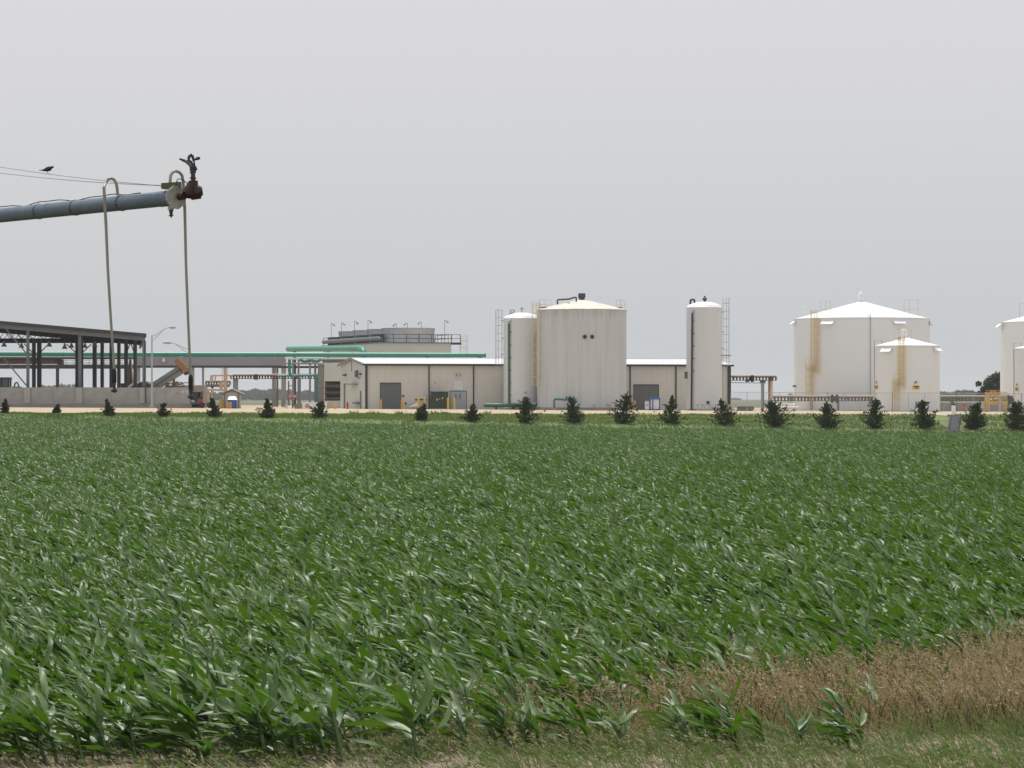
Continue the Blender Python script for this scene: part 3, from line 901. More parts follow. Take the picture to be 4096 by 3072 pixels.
s0, s1 = s_of(4, 1583), s_of(4, 1692); z0_, z1_ = fz(4, 888, s0), fz(4, 785, s0)
m = MB(); bbox(m, s0 - 0.03, s1 + 0.03, -0.03, -0.002, z0_ - 0.03, z1_ + 0.03)
lv = m.build('wall_louvre', M_lsteel, bld)
for i in range(8):
    zz = lerp(z0_, z1_, (i + 0.1) / 8); h = (z1_ - z0_) / 8
    m = MB(); m.add([bp(s0, -0.032, zz + h * .8), bp(s1, -0.032, zz + h * .8), bp(s1, -0.085, zz), bp(s0, -0.085, zz)], [(0, 1, 2, 3)])
    m.add([bp(s0, -0.032, zz + h * .8 - .015), bp(s1, -0.032, zz + h * .8 - .015), bp(s1, -0.085, zz - .015), bp(s0, -0.085, zz - .015)], [(3, 2, 1, 0)])
    m.build('slat', M_white, lv)
sw = s_of(4, 1640); zz = fz(4, 717, sw)
m = MB(); bbox(m, sw - 0.25, sw + 0.25, -0.22, -0.002, zz - 0.10, zz + 0.12); m.build('wall_lamp', mat('dull_lamp_grey', (0.20, 0.19, 0.17), 0.5), bld)
m = MB(); bbox(m, sw - 0.17, sw + 0.17, -0.23, -0.222, zz - 0.07, zz + 0.05); m.build('wall_lamp_lens', M_signw, bld)
sw = s_of(4, 1385); zz = fz(4, 803, sw); m = MB(); bbox(m, sw - .05, sw + .05, -0.1, -0.002, zz - .07, zz + .07); m.build('junction_box', M_steel, bld)
sw = s_of(4, 1030); zz = fz(4, 950, sw); m = MB(); bbox(m, sw - .13, sw + .13, -0.12, -0.002, zz - .1, zz + .12); m.build('alarm_box', M_red, bld)
s0, s1 = s_of(4, 1160), s_of(4, 1285); zz = fz(4, 990, s0)
m = MB().tube([bp(s0, -0.12, zz), bp(s1, -0.12, zz)], 0.06, 8); m.tube([bp(lerp(s0, s1, .3), -0.12, zz), bp(lerp(s0, s1, .3), 0, zz)], 0.05, 8); m.build('wall_pipe', M_rust, bld)
sw = s_of(4, 1055); zz = fz(4, 1033, sw); m = MB().tube([bp(sw, -0.2, zz), bp(sw, -0.002, zz)], 0.12, 10); m.build('valve_cap', M_dsteel, bld)
# fittings on the gable end
def endbox(name, x0, x1, y0, y1, m_, th=0.12):
    d0, d1 = d_of(14, x1), d_of(14, x0); Yc = (B0 + BN * (d0 + d1) / 2).y
    z1_, z0_ = PZ(14, y0, Yc), PZ(14, y1, Yc)
    mm = MB(); bbox(mm, -0.013 - th, -0.014, d0, d1, z0_, z1_); return mm.build(name, m_, bld)
M_pipeg = mat('dull_conduit', (0.17, 0.165, 0.16), 0.6)
endbox('speaker_horn', 1545, 1585, 425, 460, M_dsteel, 0.3)
endbox('wall_heater', 1815, 1845, 340, 490, M_steel, 0.3)
endbox('heater_bracket', 1845, 1880, 500, 520, M_pipeg)
endbox('flood_lamp', 1875, 1925, 405, 435, M_dsteel, 0.3)
endbox('conduit', 1537, 1556, 640, 1195, M_pipeg, 0.10)
endbox('conduit_elbow', 1556, 1600, 632, 646, M_pipeg, 0.10)
endbox('door_canopy', 1700, 1840, 635, 655, M_pipeg, 0.5)
endbox('vent_hood', 1770, 1880, 1040, 1082, M_steel, 0.35)
endbox('conduit', 1895, 1912, 795, 1195, M_pipeg, 0.10)
endbox('gable_conduit', 1700, 1708, 130, 360, M_pipeg, 0.06)
hy = P(14, 1600, 1165, 343)
t = thing('fire_hydrant', 'small red hydrant standing by the gable end', 'hydrant', (hy.x, 343.4, G(hy.x, 343.4)))
g0 = G(hy.x, 343.4)
MB().lathe([(0.13, 0), (0.13, .05), (0.09, .06), (0.09, .6), (0.12, .62), (0.12, .68), (0.07, .8), (0.02, .86)], (hy.x, 343.4, g0), 12).build('barrel', M_red, t)
MB().tube([(hy.x - .2, 343.4, g0 + .45), (hy.x + .2, 343.4, g0 + .45)], .06, 8).build('nozzle', M_red, t)

# ---------------------------------------------------------------- things standing against the long building
def bollard(k, x, y0, y1, Y, m_, label):
    X = PX(k, x, Y); z0 = G(X, Y); h = PZ(k, y0, Y) - z0
    MB().lathe([(0.125, -0.1), (0.125, h - 0.06), (0.09, h - 0.015), (0.0, h)], (X, Y, z0), 14, close=False).build('bollard', m_, None, True, label, 'bollard', 'safety bollards around the yard')
for k, x, y0, Y, m_, lab in (
    (4, 200, 1020, 341.5, M_yellow, 'yellow bollard at the corner of the white diked container'),
    (4, 280, 1020, 341.0, M_yellow, 'yellow bollard between broad concrete column and beige gable end'),
    (4, 786, 990, 343.5, M_orange, 'orange bollard at far jamb of the grey roller door beside the red alarm box'),
    (4, 1015, 992, 344.0, M_orange, 'orange bollard under the red alarm box'),
    (4, 1200, 968, 343.0, M_yellow, 'yellow bollard before the rusty wall pipe, beside the white drum'),
    (4, 1268, 968, 343.0, M_yellow, 'yellow bollard close beside the green transformer box'),
    (4, 1528, 968, 343.6, M_yellow, 'yellow bollard between transformer box and double door'),
    (4, 1598, 968, 343.6, M_yellow, 'yellow bollard in front of the grey double door'),
    (5, 1767, 1280, 348.0, M_orange, 'orange bollard at the roller door beside the blue framed cabinet'),
    (3, 972, 1020, 338.5, M_orange, 'peach bollard before the toilet, next to the gabled hut post'),
    (3, 1000, 1018, 338.5, M_orange, 'peach bollard before the blue toilet wall')):
    bollard(k, x, y0, 0, Y, m_, lab)
# transformer box
s0, s1 = s_of(4, 1320), s_of(4, 1495)
c0 = bp(s0, -1.7, 0); zb = G(c0.x, c0.y); zt = PZ(4, 908, c0.y)
t = thing('transformer_box', 'dark green pad transformer box against the beige wall', 'transformer', bp((s0 + s1) / 2, -1.2, zb))
m = MB(); bbox(m, s0, s1, -1.7, -0.7, zb + 0.08, zt); m.build('cabinet', M_boxgreen, t)
m = MB(); bbox(m, s0 - .06, s1 + .06, -1.78, -0.6, zt + 0.001, zt + .07); m.build('lid', M_boxgreen, t)
m = MB(); bbox(m, s0 - .1, s1 + .1, -1.85, -0.55, zb - 0.1, zb + .079); m.build('pad', M_conc, t)
for a, b, w_, h_, mm in ((1372, 990, .11, .22, M_signw), (1400, 985, .16, .12, M_yellow), (1432, 975, .12, .14, M_signw)):
    s = s_of(4, a); z = PZ(4, b, c0.y); m = MB(); bbox(m, s - w_ / 2, s + w_ / 2, -1.712, -1.704, z - h_ / 2, z + h_ / 2); m.build('sticker', mm, t)
m = MB(); bbox(m, (s0 + s1) / 2 - .012, (s0 + s1) / 2 + .012, -1.709, -1.702, zb + .1, zt); m.build('door_seam', M_black, t)
# white drum lying by the wall
q = bp(s_of(4, 1150), -0.9, 0); zq = G(q.x, q.y)
t = thing('white_drum', 'white round-ended drum lying against the wall by yellow bollards', 'drum', (q.x, q.y, zq))
MB().tube([q + Vector((-.75, 0, zq + .25)), q + Vector((-.5, 0, zq + .3)), q + Vector((.1, 0, zq + .42)), q + Vector((.35, 0, zq + .46)), q + Vector((.5, 0, zq + .46))], [.06, .12, .3, .42, .3], 14).build('shell', M_white, t, True)
m = MB()
for dx in (-.35, .25): m.box(q.x + dx - .05, q.x + dx + .05, q.y - .3, q.y + .3, zq - .02, zq + .2)
m.build('cradle', M_conc, t)
# blue framed cabinet and white tote near the second roller door
Yc = 347.0
x0, x1 = PX(5, 1930, Yc), PX(5, 2045, Yc); zb = G((x0 + x1) / 2, Yc); zt = PZ(5, 1245, Yc)
t = thing('tote_cabinet', 'blue framed cabinet with white panels by the roller door', 'cabinet', ((x0 + x1) / 2, Yc, zb))
m = MB(); m.box(x0, x1, Yc - .55, Yc + .55, zt - .22, zt); m.build('lid', M_blue2, t)
m = MB()
for a in (x0, x0 + .30, x1 - .12):
    m.box(a, a + .12, Yc - .54, Yc - .42, zb, zt - .221)
for a in (x0, x1 - .12): m.box(a, a + .12, Yc + .42, Yc + .54, zb, zt - .221)
m.box(x0, x1, Yc - .54, Yc + .54, zb, zb + .14); m.build('frame', M_blue2, t)
for a, b in ((x0 + .13, x0 + .29), (x0 + .43, x1 - .13)):
    m = MB(); m.box(a, b, Yc - .5, Yc - .46, zb + .15, zt - .23); m.build('panel', M_signw, t)
m = MB(); m.box(x0 + .13, x1 - .13, Yc - .44, Yc + .5, zb + .15, zt - .23); m.build('liner', M_lsteel, t)
x0, x1 = PX(5, 1880, Yc), PX(5, 1926, Yc); zt = PZ(5, 1282, Yc); zb = G(x0, Yc)
t = thing('white_tote', 'narrow white plastic tote beside the blue framed cabinet', 'tote', ((x0 + x1) / 2, Yc, zb))
m = MB(); m.box(x0, x1, Yc - .4, Yc + .3, zb + .12, zt - .05); m.build('body', M_signw, t)
m = MB(); m.box(x0 + .03, x1 - .03, Yc - .36, Yc + .26, zt - .049, zt + .02); m.build('lid', M_lsteel, t)
m = MB(); m.box(x0, x0 + .1, Yc - .4, Yc + .3, zb, zb + .119); m.box(x1 - .1, x1, Yc - .4, Yc + .3, zb, zb + .119); m.build('pallet', M_debris, t)
m = MB(); m.box(x0 + .1, x1 - .1, Yc - .415, Yc - .401, lerp(zb, zt, .45), lerp(zb, zt, .62)); m.build('label_plate', M_lsteel, t)

# ================================================================== tanks
def ladder_cage(parent, a, z0, z1, w_, dpt, dirv, m_, cage_from=2.2, name='ladder', bar=.03):
    """caged ladder; a = foot centre, dirv = outward horizontal unit vector"""
    a = Vector(a); dv = Vector(dirv).normalized(); sv = Vector((-dv.y, dv.x, 0))
    m = MB()
    for s in (-1, 1): m.beam(a + sv * (s * w_ * .28) + Vector((0, 0, z0 - a.z)), a + sv * (s * w_ * .28) + Vector((0, 0, z1 - a.z)), .05)
    z = z0 + .2
    while z < z1: m.beam(a + sv * (-w_ * .28) + Vector((0, 0, z - a.z)), a + sv * (w_ * .28) + Vector((0, 0, z - a.z)), .03); z += .32
    l = m.build(name, m_, parent)
    m = MB()
    z = z0 + cage_from
    ringp = [(-.5, .0), (-.5, .55), (-.3, .9), (0, 1.0), (.3, .9), (.5, .55), (.5, .0)]
    while z < z1 + .05:
        for (p0, p1) in zip(ringp[:-1], ringp[1:]):
            m.beam(a + sv * (p0[0] * w_) + dv * (p0[1] * dpt) + Vector((0, 0, z - a.z)), a + sv * (p1[0] * w_) + dv * (p1[1] * dpt) + Vector((0, 0, z - a.z)), bar * 1.1)
        z += 0.9
    for p in ringp[1:-1]:
        m.beam(a + sv * (p[0] * w_) + dv * (p[1] * dpt) + Vector((0, 0, z0 + cage_from - a.z)), a + sv * (p[0] * w_) + dv * (p[1] * dpt) + Vector((0, 0, z1 - a.z)), bar)
    m.build('cage', m_, l)
    return l
def railing(pts, z, h, m_, parent, post=.05, name='railing', n_mid=1):
    m = MB()
    pts = [Vector((p[0], p[1], z if len(p) < 3 else p[2])) for p in pts]
    for p in pts: m.beam(p, p + Vector((0, 0, h)), post)
    for a, b in zip(pts[:-1], pts[1:]):
        for j in range(n_mid + 1):
            o = Vector((0, 0, h * (j + 1) / (n_mid + 1)))
            m.beam(a + o, b + o, post * .9)
    return m.build(name, m_, parent)
def banded_shell(t, c, r, z0, z1, hb, m_, n=64):
    N = max(1, round((z1 - z0) / hb)); h = (z1 - z0) / N
    inner = MB().lathe([(r - .012, z0), (r - .012, z1)], (c[0], c[1], 0), n, close=False).build('shell', m_, t, True)
    rr = random.Random(int(c[0] * 10))
    for i in range(N):
        k = r + rr.uniform(-.003, .003)
        MB().lathe([(k - .01, z0 + i * h + .012), (k, z0 + i * h + .016), (k, z0 + (i + 1) * h - .010), (k - .01, z0 + (i + 1) * h - .006)], (c[0], c[1], 0), n, close=False).build('cladding_band', m_, inner, True)
    return inner
def streak_material():
    """white cladding with faint run marks and brown drip stains below the roof edge"""
    m = bpy.data.materials.new('streaked_white_cladding'); m.use_nodes = True
    n = m.node_tree.nodes; l = m.node_tree.links; b = n['Principled BSDF']; b.inputs['Roughness'].default_value = 0.5
    g = n.new('ShaderNodeNewGeometry')
    mp = n.new('ShaderNodeMapping'); mp.inputs['Scale'].default_value = (1.6, 1.6, 0.05); l.new(g.outputs['Position'], mp.inputs[0])
    nz = n.new('ShaderNodeTexNoise'); nz.inputs['Scale'].default_value = 1.6; nz.inputs['Detail'].default_value = 6; nz.inputs['Roughness'].default_value = 0.7; l.new(mp.outputs[0], nz.inputs['Vector'])
    r1 = n.new('ShaderNodeValToRGB'); r1.color_ramp.elements[0].position = 0.32; r1.color_ramp.elements[1].position = 0.55
    r1.color_ramp.elements[0].color = (0.485, 0.49, 0.495, 1); r1.color_ramp.elements[1].color = (0.575, 0.59, 0.60, 1); l.new(nz.outputs['Fac'], r1.inputs[0])
    mp2 = n.new('ShaderNodeMapping'); mp2.inputs['Scale'].default_value = (2.6, 2.6, 0.10); l.new(g.outputs['Position'], mp2.inputs[0])
    n2 = n.new('ShaderNodeTexNoise'); n2.inputs['Scale'].default_value = 1.9; n2.inputs['Detail'].default_value = 5; l.new(mp2.outputs[0], n2.inputs['Vector'])
    sx = n.new('ShaderNodeSeparateXYZ'); l.new(g.outputs['Position'], sx.inputs[0])
    mr = n.new('ShaderNodeMapRange'); mr.inputs[1].default_value = 8.3; mr.inputs[2].default_value = 11.1; l.new(sx.outputs[2], mr.inputs[0])
    mu = n.new('ShaderNodeMath'); mu.operation = 'MULTIPLY'; l.new(mr.outputs[0], mu.inputs[0]); l.new(n2.outputs['Fac'], mu.inputs[1])
    r2_ = n.new('ShaderNodeValToRGB'); r2_.color_ramp.elements[0].position = 0.36; r2_.color_ramp.elements[1].position = 0.66; l.new(mu.outputs[0], r2_.inputs[0])
    r2_.color_ramp.elements[1].color = (0.5, 0.5, 0.5, 1)
    mx = n.new('ShaderNodeMixRGB'); mx.inputs[2].default_value = (0.30, 0.265, 0.24, 1); l.new(r2_.outputs[0], mx.inputs[0]); l.new(r1.outputs[0], mx.inputs[1])
    l.new(mx.outputs[0], b.inputs['Base Color'])
    return m
M_streak = streak_material()

# ---- tank with the pale cone roof (large, streaked)
Yt = 343.6; cx = px(5, 1180)[0]; X2 = (cx - CX) / F * Yt; r2 = PL(5, 495, Yt); z0 = G(X2, Yt) - .05
zt = PZ(5, 280, Yt - r2 * 0); za = PZ(5, 155, Yt)
T2 = thing('storage_tank', 'largest clad tank, rain streaked, with cream cone roof and two black portholes', 'storage tank', (X2, Yt, z0))
banded_shell(T2, (X2, Yt), r2, z0 + .35, zt, .42, M_streak, 72)
MB().lathe([(r2 + .15, 0), (r2 + .15, .35), (r2 - .05, .352)], (X2, Yt, z0), 64, close=False).build('plinth', M_concd, T2)
h_ = za - zt
rp = [(r2 + .06, -.06), (r2 + .06, .03)] + [(r2 * (1 - t), h_ * (t ** .88)) for t in (.0, .15, .3, .5, .7, .9, .97)]
rp[2] = (r2 + .03, .05)
roof = MB().lathe(rp, (X2, Yt, zt), 64).build('roof', M_cream, T2, True)
xc0, xc1 = PX(5, 1140, Yt), PX(5, 1222, Yt); zc0, zc1 = PZ(5, 150, Yt), PZ(5, 92, Yt)
MB().lathe([((xc1 - xc0) * .38, -.25), ((xc1 - xc0) * .38, .06), ((xc1 - xc0) / 2, .10), ((xc1 - xc0) / 2, zc1 - zc0 - .05), ((xc1 - xc0) * .45, zc1 - zc0)], ((xc0 + xc1) / 2, Yt, zc0), 20).build('vent_cap', M_dsteel, T2, True)
Yr = Yt - 1.2
MB().tube([P(5, 912, 212, Yr), P(5, 912, 168, Yr), P(5, 925, 162, Yr), P(5, 1040, 155, Yr), P(5, 1105, 136, Yr), P(5, 1120, 140, Yr), P(5, 1122, 240, Yr)], .10, 8).build('vent_pipe', M_dsteel, T2, True)
MB().tube([P(5, 1122, 215, Yr - .4), P(5, 1122, 262, Yr - .4)], .16, 8).build('pipe_flange', M_dsteel, T2)
MB().tube([P(5, 1022, 192, Yr - .6), P(5, 1050, 205, Yr - .8), P(5, 1080, 250, Yr - 1.2), P(5, 1115, 262, Yr - 1.2)], .05, 6).build('roof_hose', M_steel, T2)
for sx, x0, x1, yb in ((0, 712, 840, 242), (1, 1560, 1660, 246)):
    p = [P(5, x, yb, Yt - .8 + .7 * i) for i, x in enumerate((x0, (x0 + x1) / 2, x1))]
    railing([(a.x, a.y) for a in p], p[0].z - .3, PL(5, 80, Yt) + .3, M_ylad, T2, .045)
    MB().box(min(a.x for a in p) - .05, lerp(p[0].x, p[-1].x, .7), Yt - 1.2, Yt + 1.0, p[0].z - .06, p[0].z).build('roof_platform', M_steel, T2)
fr = Yt - r2
def on_tank(k, x, c, r, Y):      # front surface point at a sight line
    X = PX(k, x, Y)
    for _ in range(4):
        dx = max(-r * .995, min(r * .995, X - c[0])); yy = c[1] - math.sqrt(r * r - dx * dx); X = PX(k, x, yy)
    return X, yy
for x in (1215, 1296):
    X, yy = on_tank(5, x, (X2, Yt), r2, fr); z = PZ(5, 573, yy)
    pr = MB().tube([(X, yy - .12, z), (X, yy + .25, z)], .20, 16).build('porthole', M_black, T2, True)
    MB().tube([(X + .2 * math.cos(a) * 1.05, yy - .10, z + .2 * math.sin(a) * 1.05) for a in np.linspace(0, 6.283, 17)[:-1]], .03, 5, closed=True).build('rim', M_steel, pr)
Yp = fr - .8
pp = [P(5, x, y, Yp) for x, y in ((876, 1385), (876, 1275), (884, 1263), (900, 1262), (1000, 1268), (1110, 1268))]
MB().tube(pp, PL(5, 12, Yp), 12).build('outlet_pipe', M_teal, T2, True)
MB().tube([P(5, 1108, 1268, Yp), P(5, 1108, 1268, Yp + 1.6)], PL(5, 14, Yp), 12).build('outlet_nozzle', M_teal, T2, True)
for x in (1012, 1045, 1092):
    q = P(5, x, 1245, Yp); MB().tube([q - Vector((0, 0, .12)), q + Vector((0, 0, .05))], .09, 8).tube([q + Vector((-.12, 0, .08)), q + Vector((.12, 0, .08))], .035, 6).build('valve', M_dsteel, T2)
q = P(5, 876, 1375, Yp); MB().box(q.x - .2, q.x + .2, Yp - .2, Yp + .2, G(q.x, Yp) - .05, G(q.x, Yp) + .25).build('pipe_block', M_conc, T2)
for x, y in ((1470, 1320), (1500, 1335), (1580, 1325), (1322, 1330)):
    X, yy = on_tank(5, x, (X2, Yt), r2, fr); z = PZ(5, y, yy)
    MB().tube([(X, yy - .3, z), (X, yy + .2, z)], .08, 8).tube([(X, yy - .28, z - .18), (X, yy - .28, z + .16)], .035, 6).build('sample_valve', M_lsteel, T2)
ladd = on_tank(5, 650, (X2, Yt), r2, Yt - 1.0)
ladder_cage(T2, (X2 - r2 * .97 - .02, Yt - 1.9, z0), PZ(5, 1130, Yt), PZ(5, 190, Yt), .95, .8, (-.75, -.65, 0), M_ylad, .3)

# ---- slim tanks
def slim_tank(k, xl, xr, ytop, yapex, Yt, label, m_):
    r = PL(k, (xr - xl) / 2, Yt); X = PX(k, (xl + xr) / 2, Yt); z0 = G(X, Yt) - .05
    zt = PZ(k, ytop, Yt); za = PZ(k, yapex, Yt)
    t = thing('storage_tank', label, 'storage tank', (X, Yt, z0))
    banded_shell(t, (X, Yt), r, z0 + .2, zt, .42, m_, 40)
    MB().lathe([(r + .1, 0), (r + .1, .2), (r - .03, .202)], (X, Yt, z0), 40, close=False).build('plinth', M_concd, t)
    h = za - zt
    MB().lathe([(r + .05, -.08), (r + .05, .02), (r * .97, .06)] + [(r * math.cos(a) * .97, h * math.sin(a)) for a in np.linspace(.12, 1.5, 8)], (X, Yt, zt), 40).build('dome_roof', M_white, t, True)
    return t, X, r, z0, zt, za
T1, X1, r1, z01, zt1, za1 = slim_tank(5, 315, 715, 370, 305, 346.6, 'slim clad tank with dark green standpipe tucked beside the largest streaked tank', M_clad)
X, yy = on_tank(5, 375, (X1, 346.6), r1, 345.6); Ys = yy - .22
MB().tube([P(5, 376, 1335, Ys), P(5, 374, 425, Ys)], PL(5, 12, Ys), 10).build('standpipe', M_dgreen, T1, True)
e = [P(5, 374, 428, Ys), P(5, 372, 410, Ys), P(5, 378, 398, Ys), P(5, 392, 395, Ys + .05), P(5, 408, 398, Ys + .5)]
MB().tube(e, PL(5, 14, Ys), 10).build('standpipe_elbow', M_galv, T1, True)
for y in (525, 663, 803, 940, 1080, 1218):
    q = P(5, 384, y, Ys); MB().box(q.x - .12, q.x + .22, Ys - .04, Ys + .35, q.z - .035, q.z + .035).build('pipe_clamp', M_dsteel, T1)
q0, q1 = P(5, 95, 1330, Ys - .5), P(5, 670, 1330, Ys - .5)
gp = MB().tube([q0, q0 + Vector((.12, 0, 0)), q1 - Vector((.1, 0, 0)), q1], [PL(5, 17, Ys), PL(5, 22, Ys), PL(5, 22, Ys), PL(5, 18, Ys)], 14)
gp = gp.build('suction_header', M_dgreen, None, True)
ht = thing('pipe_header', 'dark green horizontal header pipe lying at the foot of the slim tank', 'pipe', (gp.location.x, gp.location.y, G(gp.location.x, Ys - .5)))
gl = gp.location.copy(); gp.parent = ht; gp.location = gl - ht.location; gp['kind'] = ''
del gp['kind']
gp.name = 'header'
for x in (235, 420, 600):
    q = P(5, x, 1345, Ys - .5); MB().box(q.x - .12, q.x + .12, Ys - .7, Ys - .3, G(q.x, Ys) - .05, q.z - .02).build('pipe_shoe', M_dsteel, ht)
MB().beam(P(5, 480, 1310, Ys - .75), P(5, 675, 1310, Ys - .75), .05, .10).build('white_conduit', M_signw, ht)
X, yy = on_tank(5, 560, (X1, 346.6), r1, 345); z = PZ(5, 1268, yy)
mw = MB().tube([(X, yy - .18, z), (X, yy + .2, z)], PL(5, 35, yy), 20).build('manway', M_dsteel, T1, True)
MB().tube([(X, yy - .22, z), (X, yy - .181, z)], .09, 10).build('hub', M_lsteel, mw)
for i in range(10):
    a = i * .628; MB().box(X + .27 * math.cos(a) - .02, X + .27 * math.cos(a) + .02, yy - .21, yy - .181, z + .27 * math.sin(a) - .02, z + .27 * math.sin(a) + .02).build('bolt', M_steel, mw)
z = PZ(5, 1190, yy); MB().box(X - .13, X + .13, yy - .05, yy + .05, z - .1, z + .12).build('warning_label', mat('faded_red_label', (.45, .25, .18), .6), T1)
z = PZ(5, 1275, yy); Xe = PX(5, 694, yy); MB().lathe([(.09, 0), (.09, PL(5, 70, yy))], (Xe, yy - .3, PZ(5, 1310, yy)), 10).build('level_gauge', M_dsteel, T1)
for x, y0, y1 in ((388, 318, 270), (430, 300, 262)):
    pass
MB().tube([P(5, 395, 325, 346.2), P(5, 392, 285, 346.2), P(5, 405, 272, 346.2), P(5, 425, 272, 346.2), P(5, 432, 282, 346.2), P(5, 432, 305, 346.2)], .09, 8).build('vent_gooseneck', M_galv, T1, True)
MB().beam(P(5, 365, 330, 346.0), P(5, 425, 308, 346.0), .12, .08).build('roof_bracket', M_dsteel, T1)
q = P(5, 518, 305, 346.6); MB().lathe([(.08, -.1), (.08, .28), (.17, .32), (.19, .5), (.12, .62), (.02, .68)], q, 10).build('breather_valve', M_lsteel, T1, True)
ladder_cage(T1, (PX(5, 298, 346.6), 346.6, z01), PZ(5, 1290, 346.6), PZ(5, 272, 346.6), .85, PL(5, 72, 346.6), (-1, -.05, 0), M_lsteel, PZ(5, 880, 346.6) - PZ(5, 1290, 346.6))
for y in (395, 588, 770): q = P(5, 308, y, 346.6); MB().beam(q + Vector((-.25, 0, 0)), q + Vector((.3, 0, 0)), .07).build('ladder_bracket', M_steel, T1)

T3, X3, r3_, z03, zt3, za3 = slim_tank(6, 815, 1210, 250, 185, 347.5, 'slim clad tank with black standpipe near the right end of the building', M_clad)
X, yy = on_tank(6, 880, (X3, 347.5), r3_, 346); Ys = yy - .22
MB().tube([P(6, 872, 1385, Ys), P(6, 882, 310, Ys)], PL(6, 11, Ys), 10).build('standpipe', M_dsteel, T3, True)
MB().tube([P(6, 882, 312, Ys), P(6, 882, 292, Ys), P(6, 892, 282, Ys), P(6, 920, 282, Ys + .4)], PL(6, 13, Ys), 10).build('standpipe_elbow', M_galv, T3, True)
for y in (400, 537, 675, 812, 950): q = P(6, 896, y, Ys); MB().box(q.x - .15, q.x + .15, Ys - .04, Ys + .35, q.z - .03, q.z + .03).build('pipe_clamp', M_dsteel, T3)
X, yy = on_tank(6, 1056, (X3, 347.5), r3_, 346); z = PZ(6, 1300, yy)
MB().tube([(X, yy - .1, z), (X, yy + .2, z)], PL(6, 18, yy), 16).build('manway', M_black, T3, True)
X, yy = on_tank(6, 822, (X3, 347.5), r3_, 346); z = PZ(6, 998, yy)
MB().lathe([(PL(6, 17, yy), -.4), (PL(6, 17, yy), .4)], (PX(6, 812, yy), yy - .1, z), 14).build('side_drum', M_debris, T3, True)
MB().tube([P(6, 862, 225, 347.3), P(6, 862, 175, 347.3), P(6, 872, 162, 347.3), P(6, 895, 160, 347.3), P(6, 907, 168, 347.3), P(6, 907, 205, 347.3)], .12, 8).build('vent_gooseneck', M_dsteel, T3, True)
q = P(6, 1020, 185, 347.5); MB().lathe([(.12, -.1), (.12, .12), (.26, .2), (.26, .38), (.12, .5), (.1, .66), (.0, .68)], q, 10, close=False).build('breather_valve', M_dsteel, T3, True)
ladder_cage(T3, (PX(6, 1222, 347.5), 347.5, z03), PZ(6, 900, 347.5), PZ(6, 140, 347.5), .85, PL(6, 70, 347.5), (1, -.05, 0), M_lsteel, .1)
m = MB()
q = P(6, 1255, 778, 347.5); m.box(q.x - .55, q.x + .55, 346.9, 348.1, q.z - .06, q.z + .03); m.build('rest_platform', M_steel, T3)
for y in (300, 520, 700): q = P(6, 1214, y, 347.5); MB().beam(q + Vector((-.25, 0, 0)), q + Vector((.25, 0, 0)), .07).build('ladder_bracket', M_steel, T3)
m = MB(); q0 = P(6, 1222, 900, 347.5)
for s in (-.2, .2): m.beam((q0.x, 347.5 + s, z03), (q0.x, 347.5 + s, q0.z), .06)
m.build('ladder_foot', M_lsteel, T3)

# ---- smooth white tanks on the right
def stained_white(name, spans):
    """white paint with soft tan rust runs at the given x ranges, lo and hi in height"""
    m = bpy.data.materials.new(name); m.use_nodes = True
    n = m.node_tree.nodes; l = m.node_tree.links; b = n['Principled BSDF']; b.inputs['Roughness'].default_value = 0.42
    g = n.new('ShaderNodeNewGeometry'); sx = n.new('ShaderNodeSeparateXYZ'); l.new(g.outputs['Position'], sx.inputs[0])
    mp = n.new('ShaderNodeMapping'); mp.inputs['Scale'].default_value = (2.2, 2.2, 0.25); l.new(g.outputs['Position'], mp.inputs[0])
    nz = n.new('ShaderNodeTexNoise'); nz.inputs['Scale'].default_value = 1.5; nz.inputs['Detail'].default_value = 5; l.new(mp.outputs[0], nz.inputs['Vector'])
    def mth(op, a, bb):
        q = n.new('ShaderNodeMath'); q.operation = op
        for i, v in enumerate((a, bb)):
            if isinstance(v, (int, float)): q.inputs[i].default_value = v
            else: l.new(v, q.inputs[i])
        return q.outputs[0]
    def rng_(v, a, bb, lo, hi):
        q = n.new('ShaderNodeMapRange'); q.interpolation_type = 'SMOOTHSTEP'
        for i, x in enumerate((a, bb, lo, hi)): q.inputs[i + 1].default_value = x
        l.new(v, q.inputs[0]); return q.outputs[0]
    tot = None
    for xc, hw, zlo, zhi in spans:
        d = mth('ABSOLUTE', mth('SUBTRACT', sx.outputs[0], xc), 0)
        f = rng_(d, hw * 0.5, hw * 1.25, 1, 0)
        f = mth('MULTIPLY', f, rng_(sx.outputs[2], zlo - .4, zlo + .4, 0, 1))
        f = mth('MULTIPLY', f, rng_(sx.outputs[2], zhi - .2, zhi + .2, 1, 0))
        tot = f if tot is None else mth('MAXIMUM', tot, f)
    tot = mth('MULTIPLY', tot, rng_(nz.outputs['Fac'], .3, .65, .25, .62))
    mx = n.new('ShaderNodeMixRGB'); mx.inputs[1].default_value = (0.77, 0.79, 0.805, 1); mx.inputs[2].default_value = (0.68, 0.54, 0.34, 1)
    l.new(tot, mx.inputs[0]); l.new(mx.outputs[0], b.inputs['Base Color'])
    return m
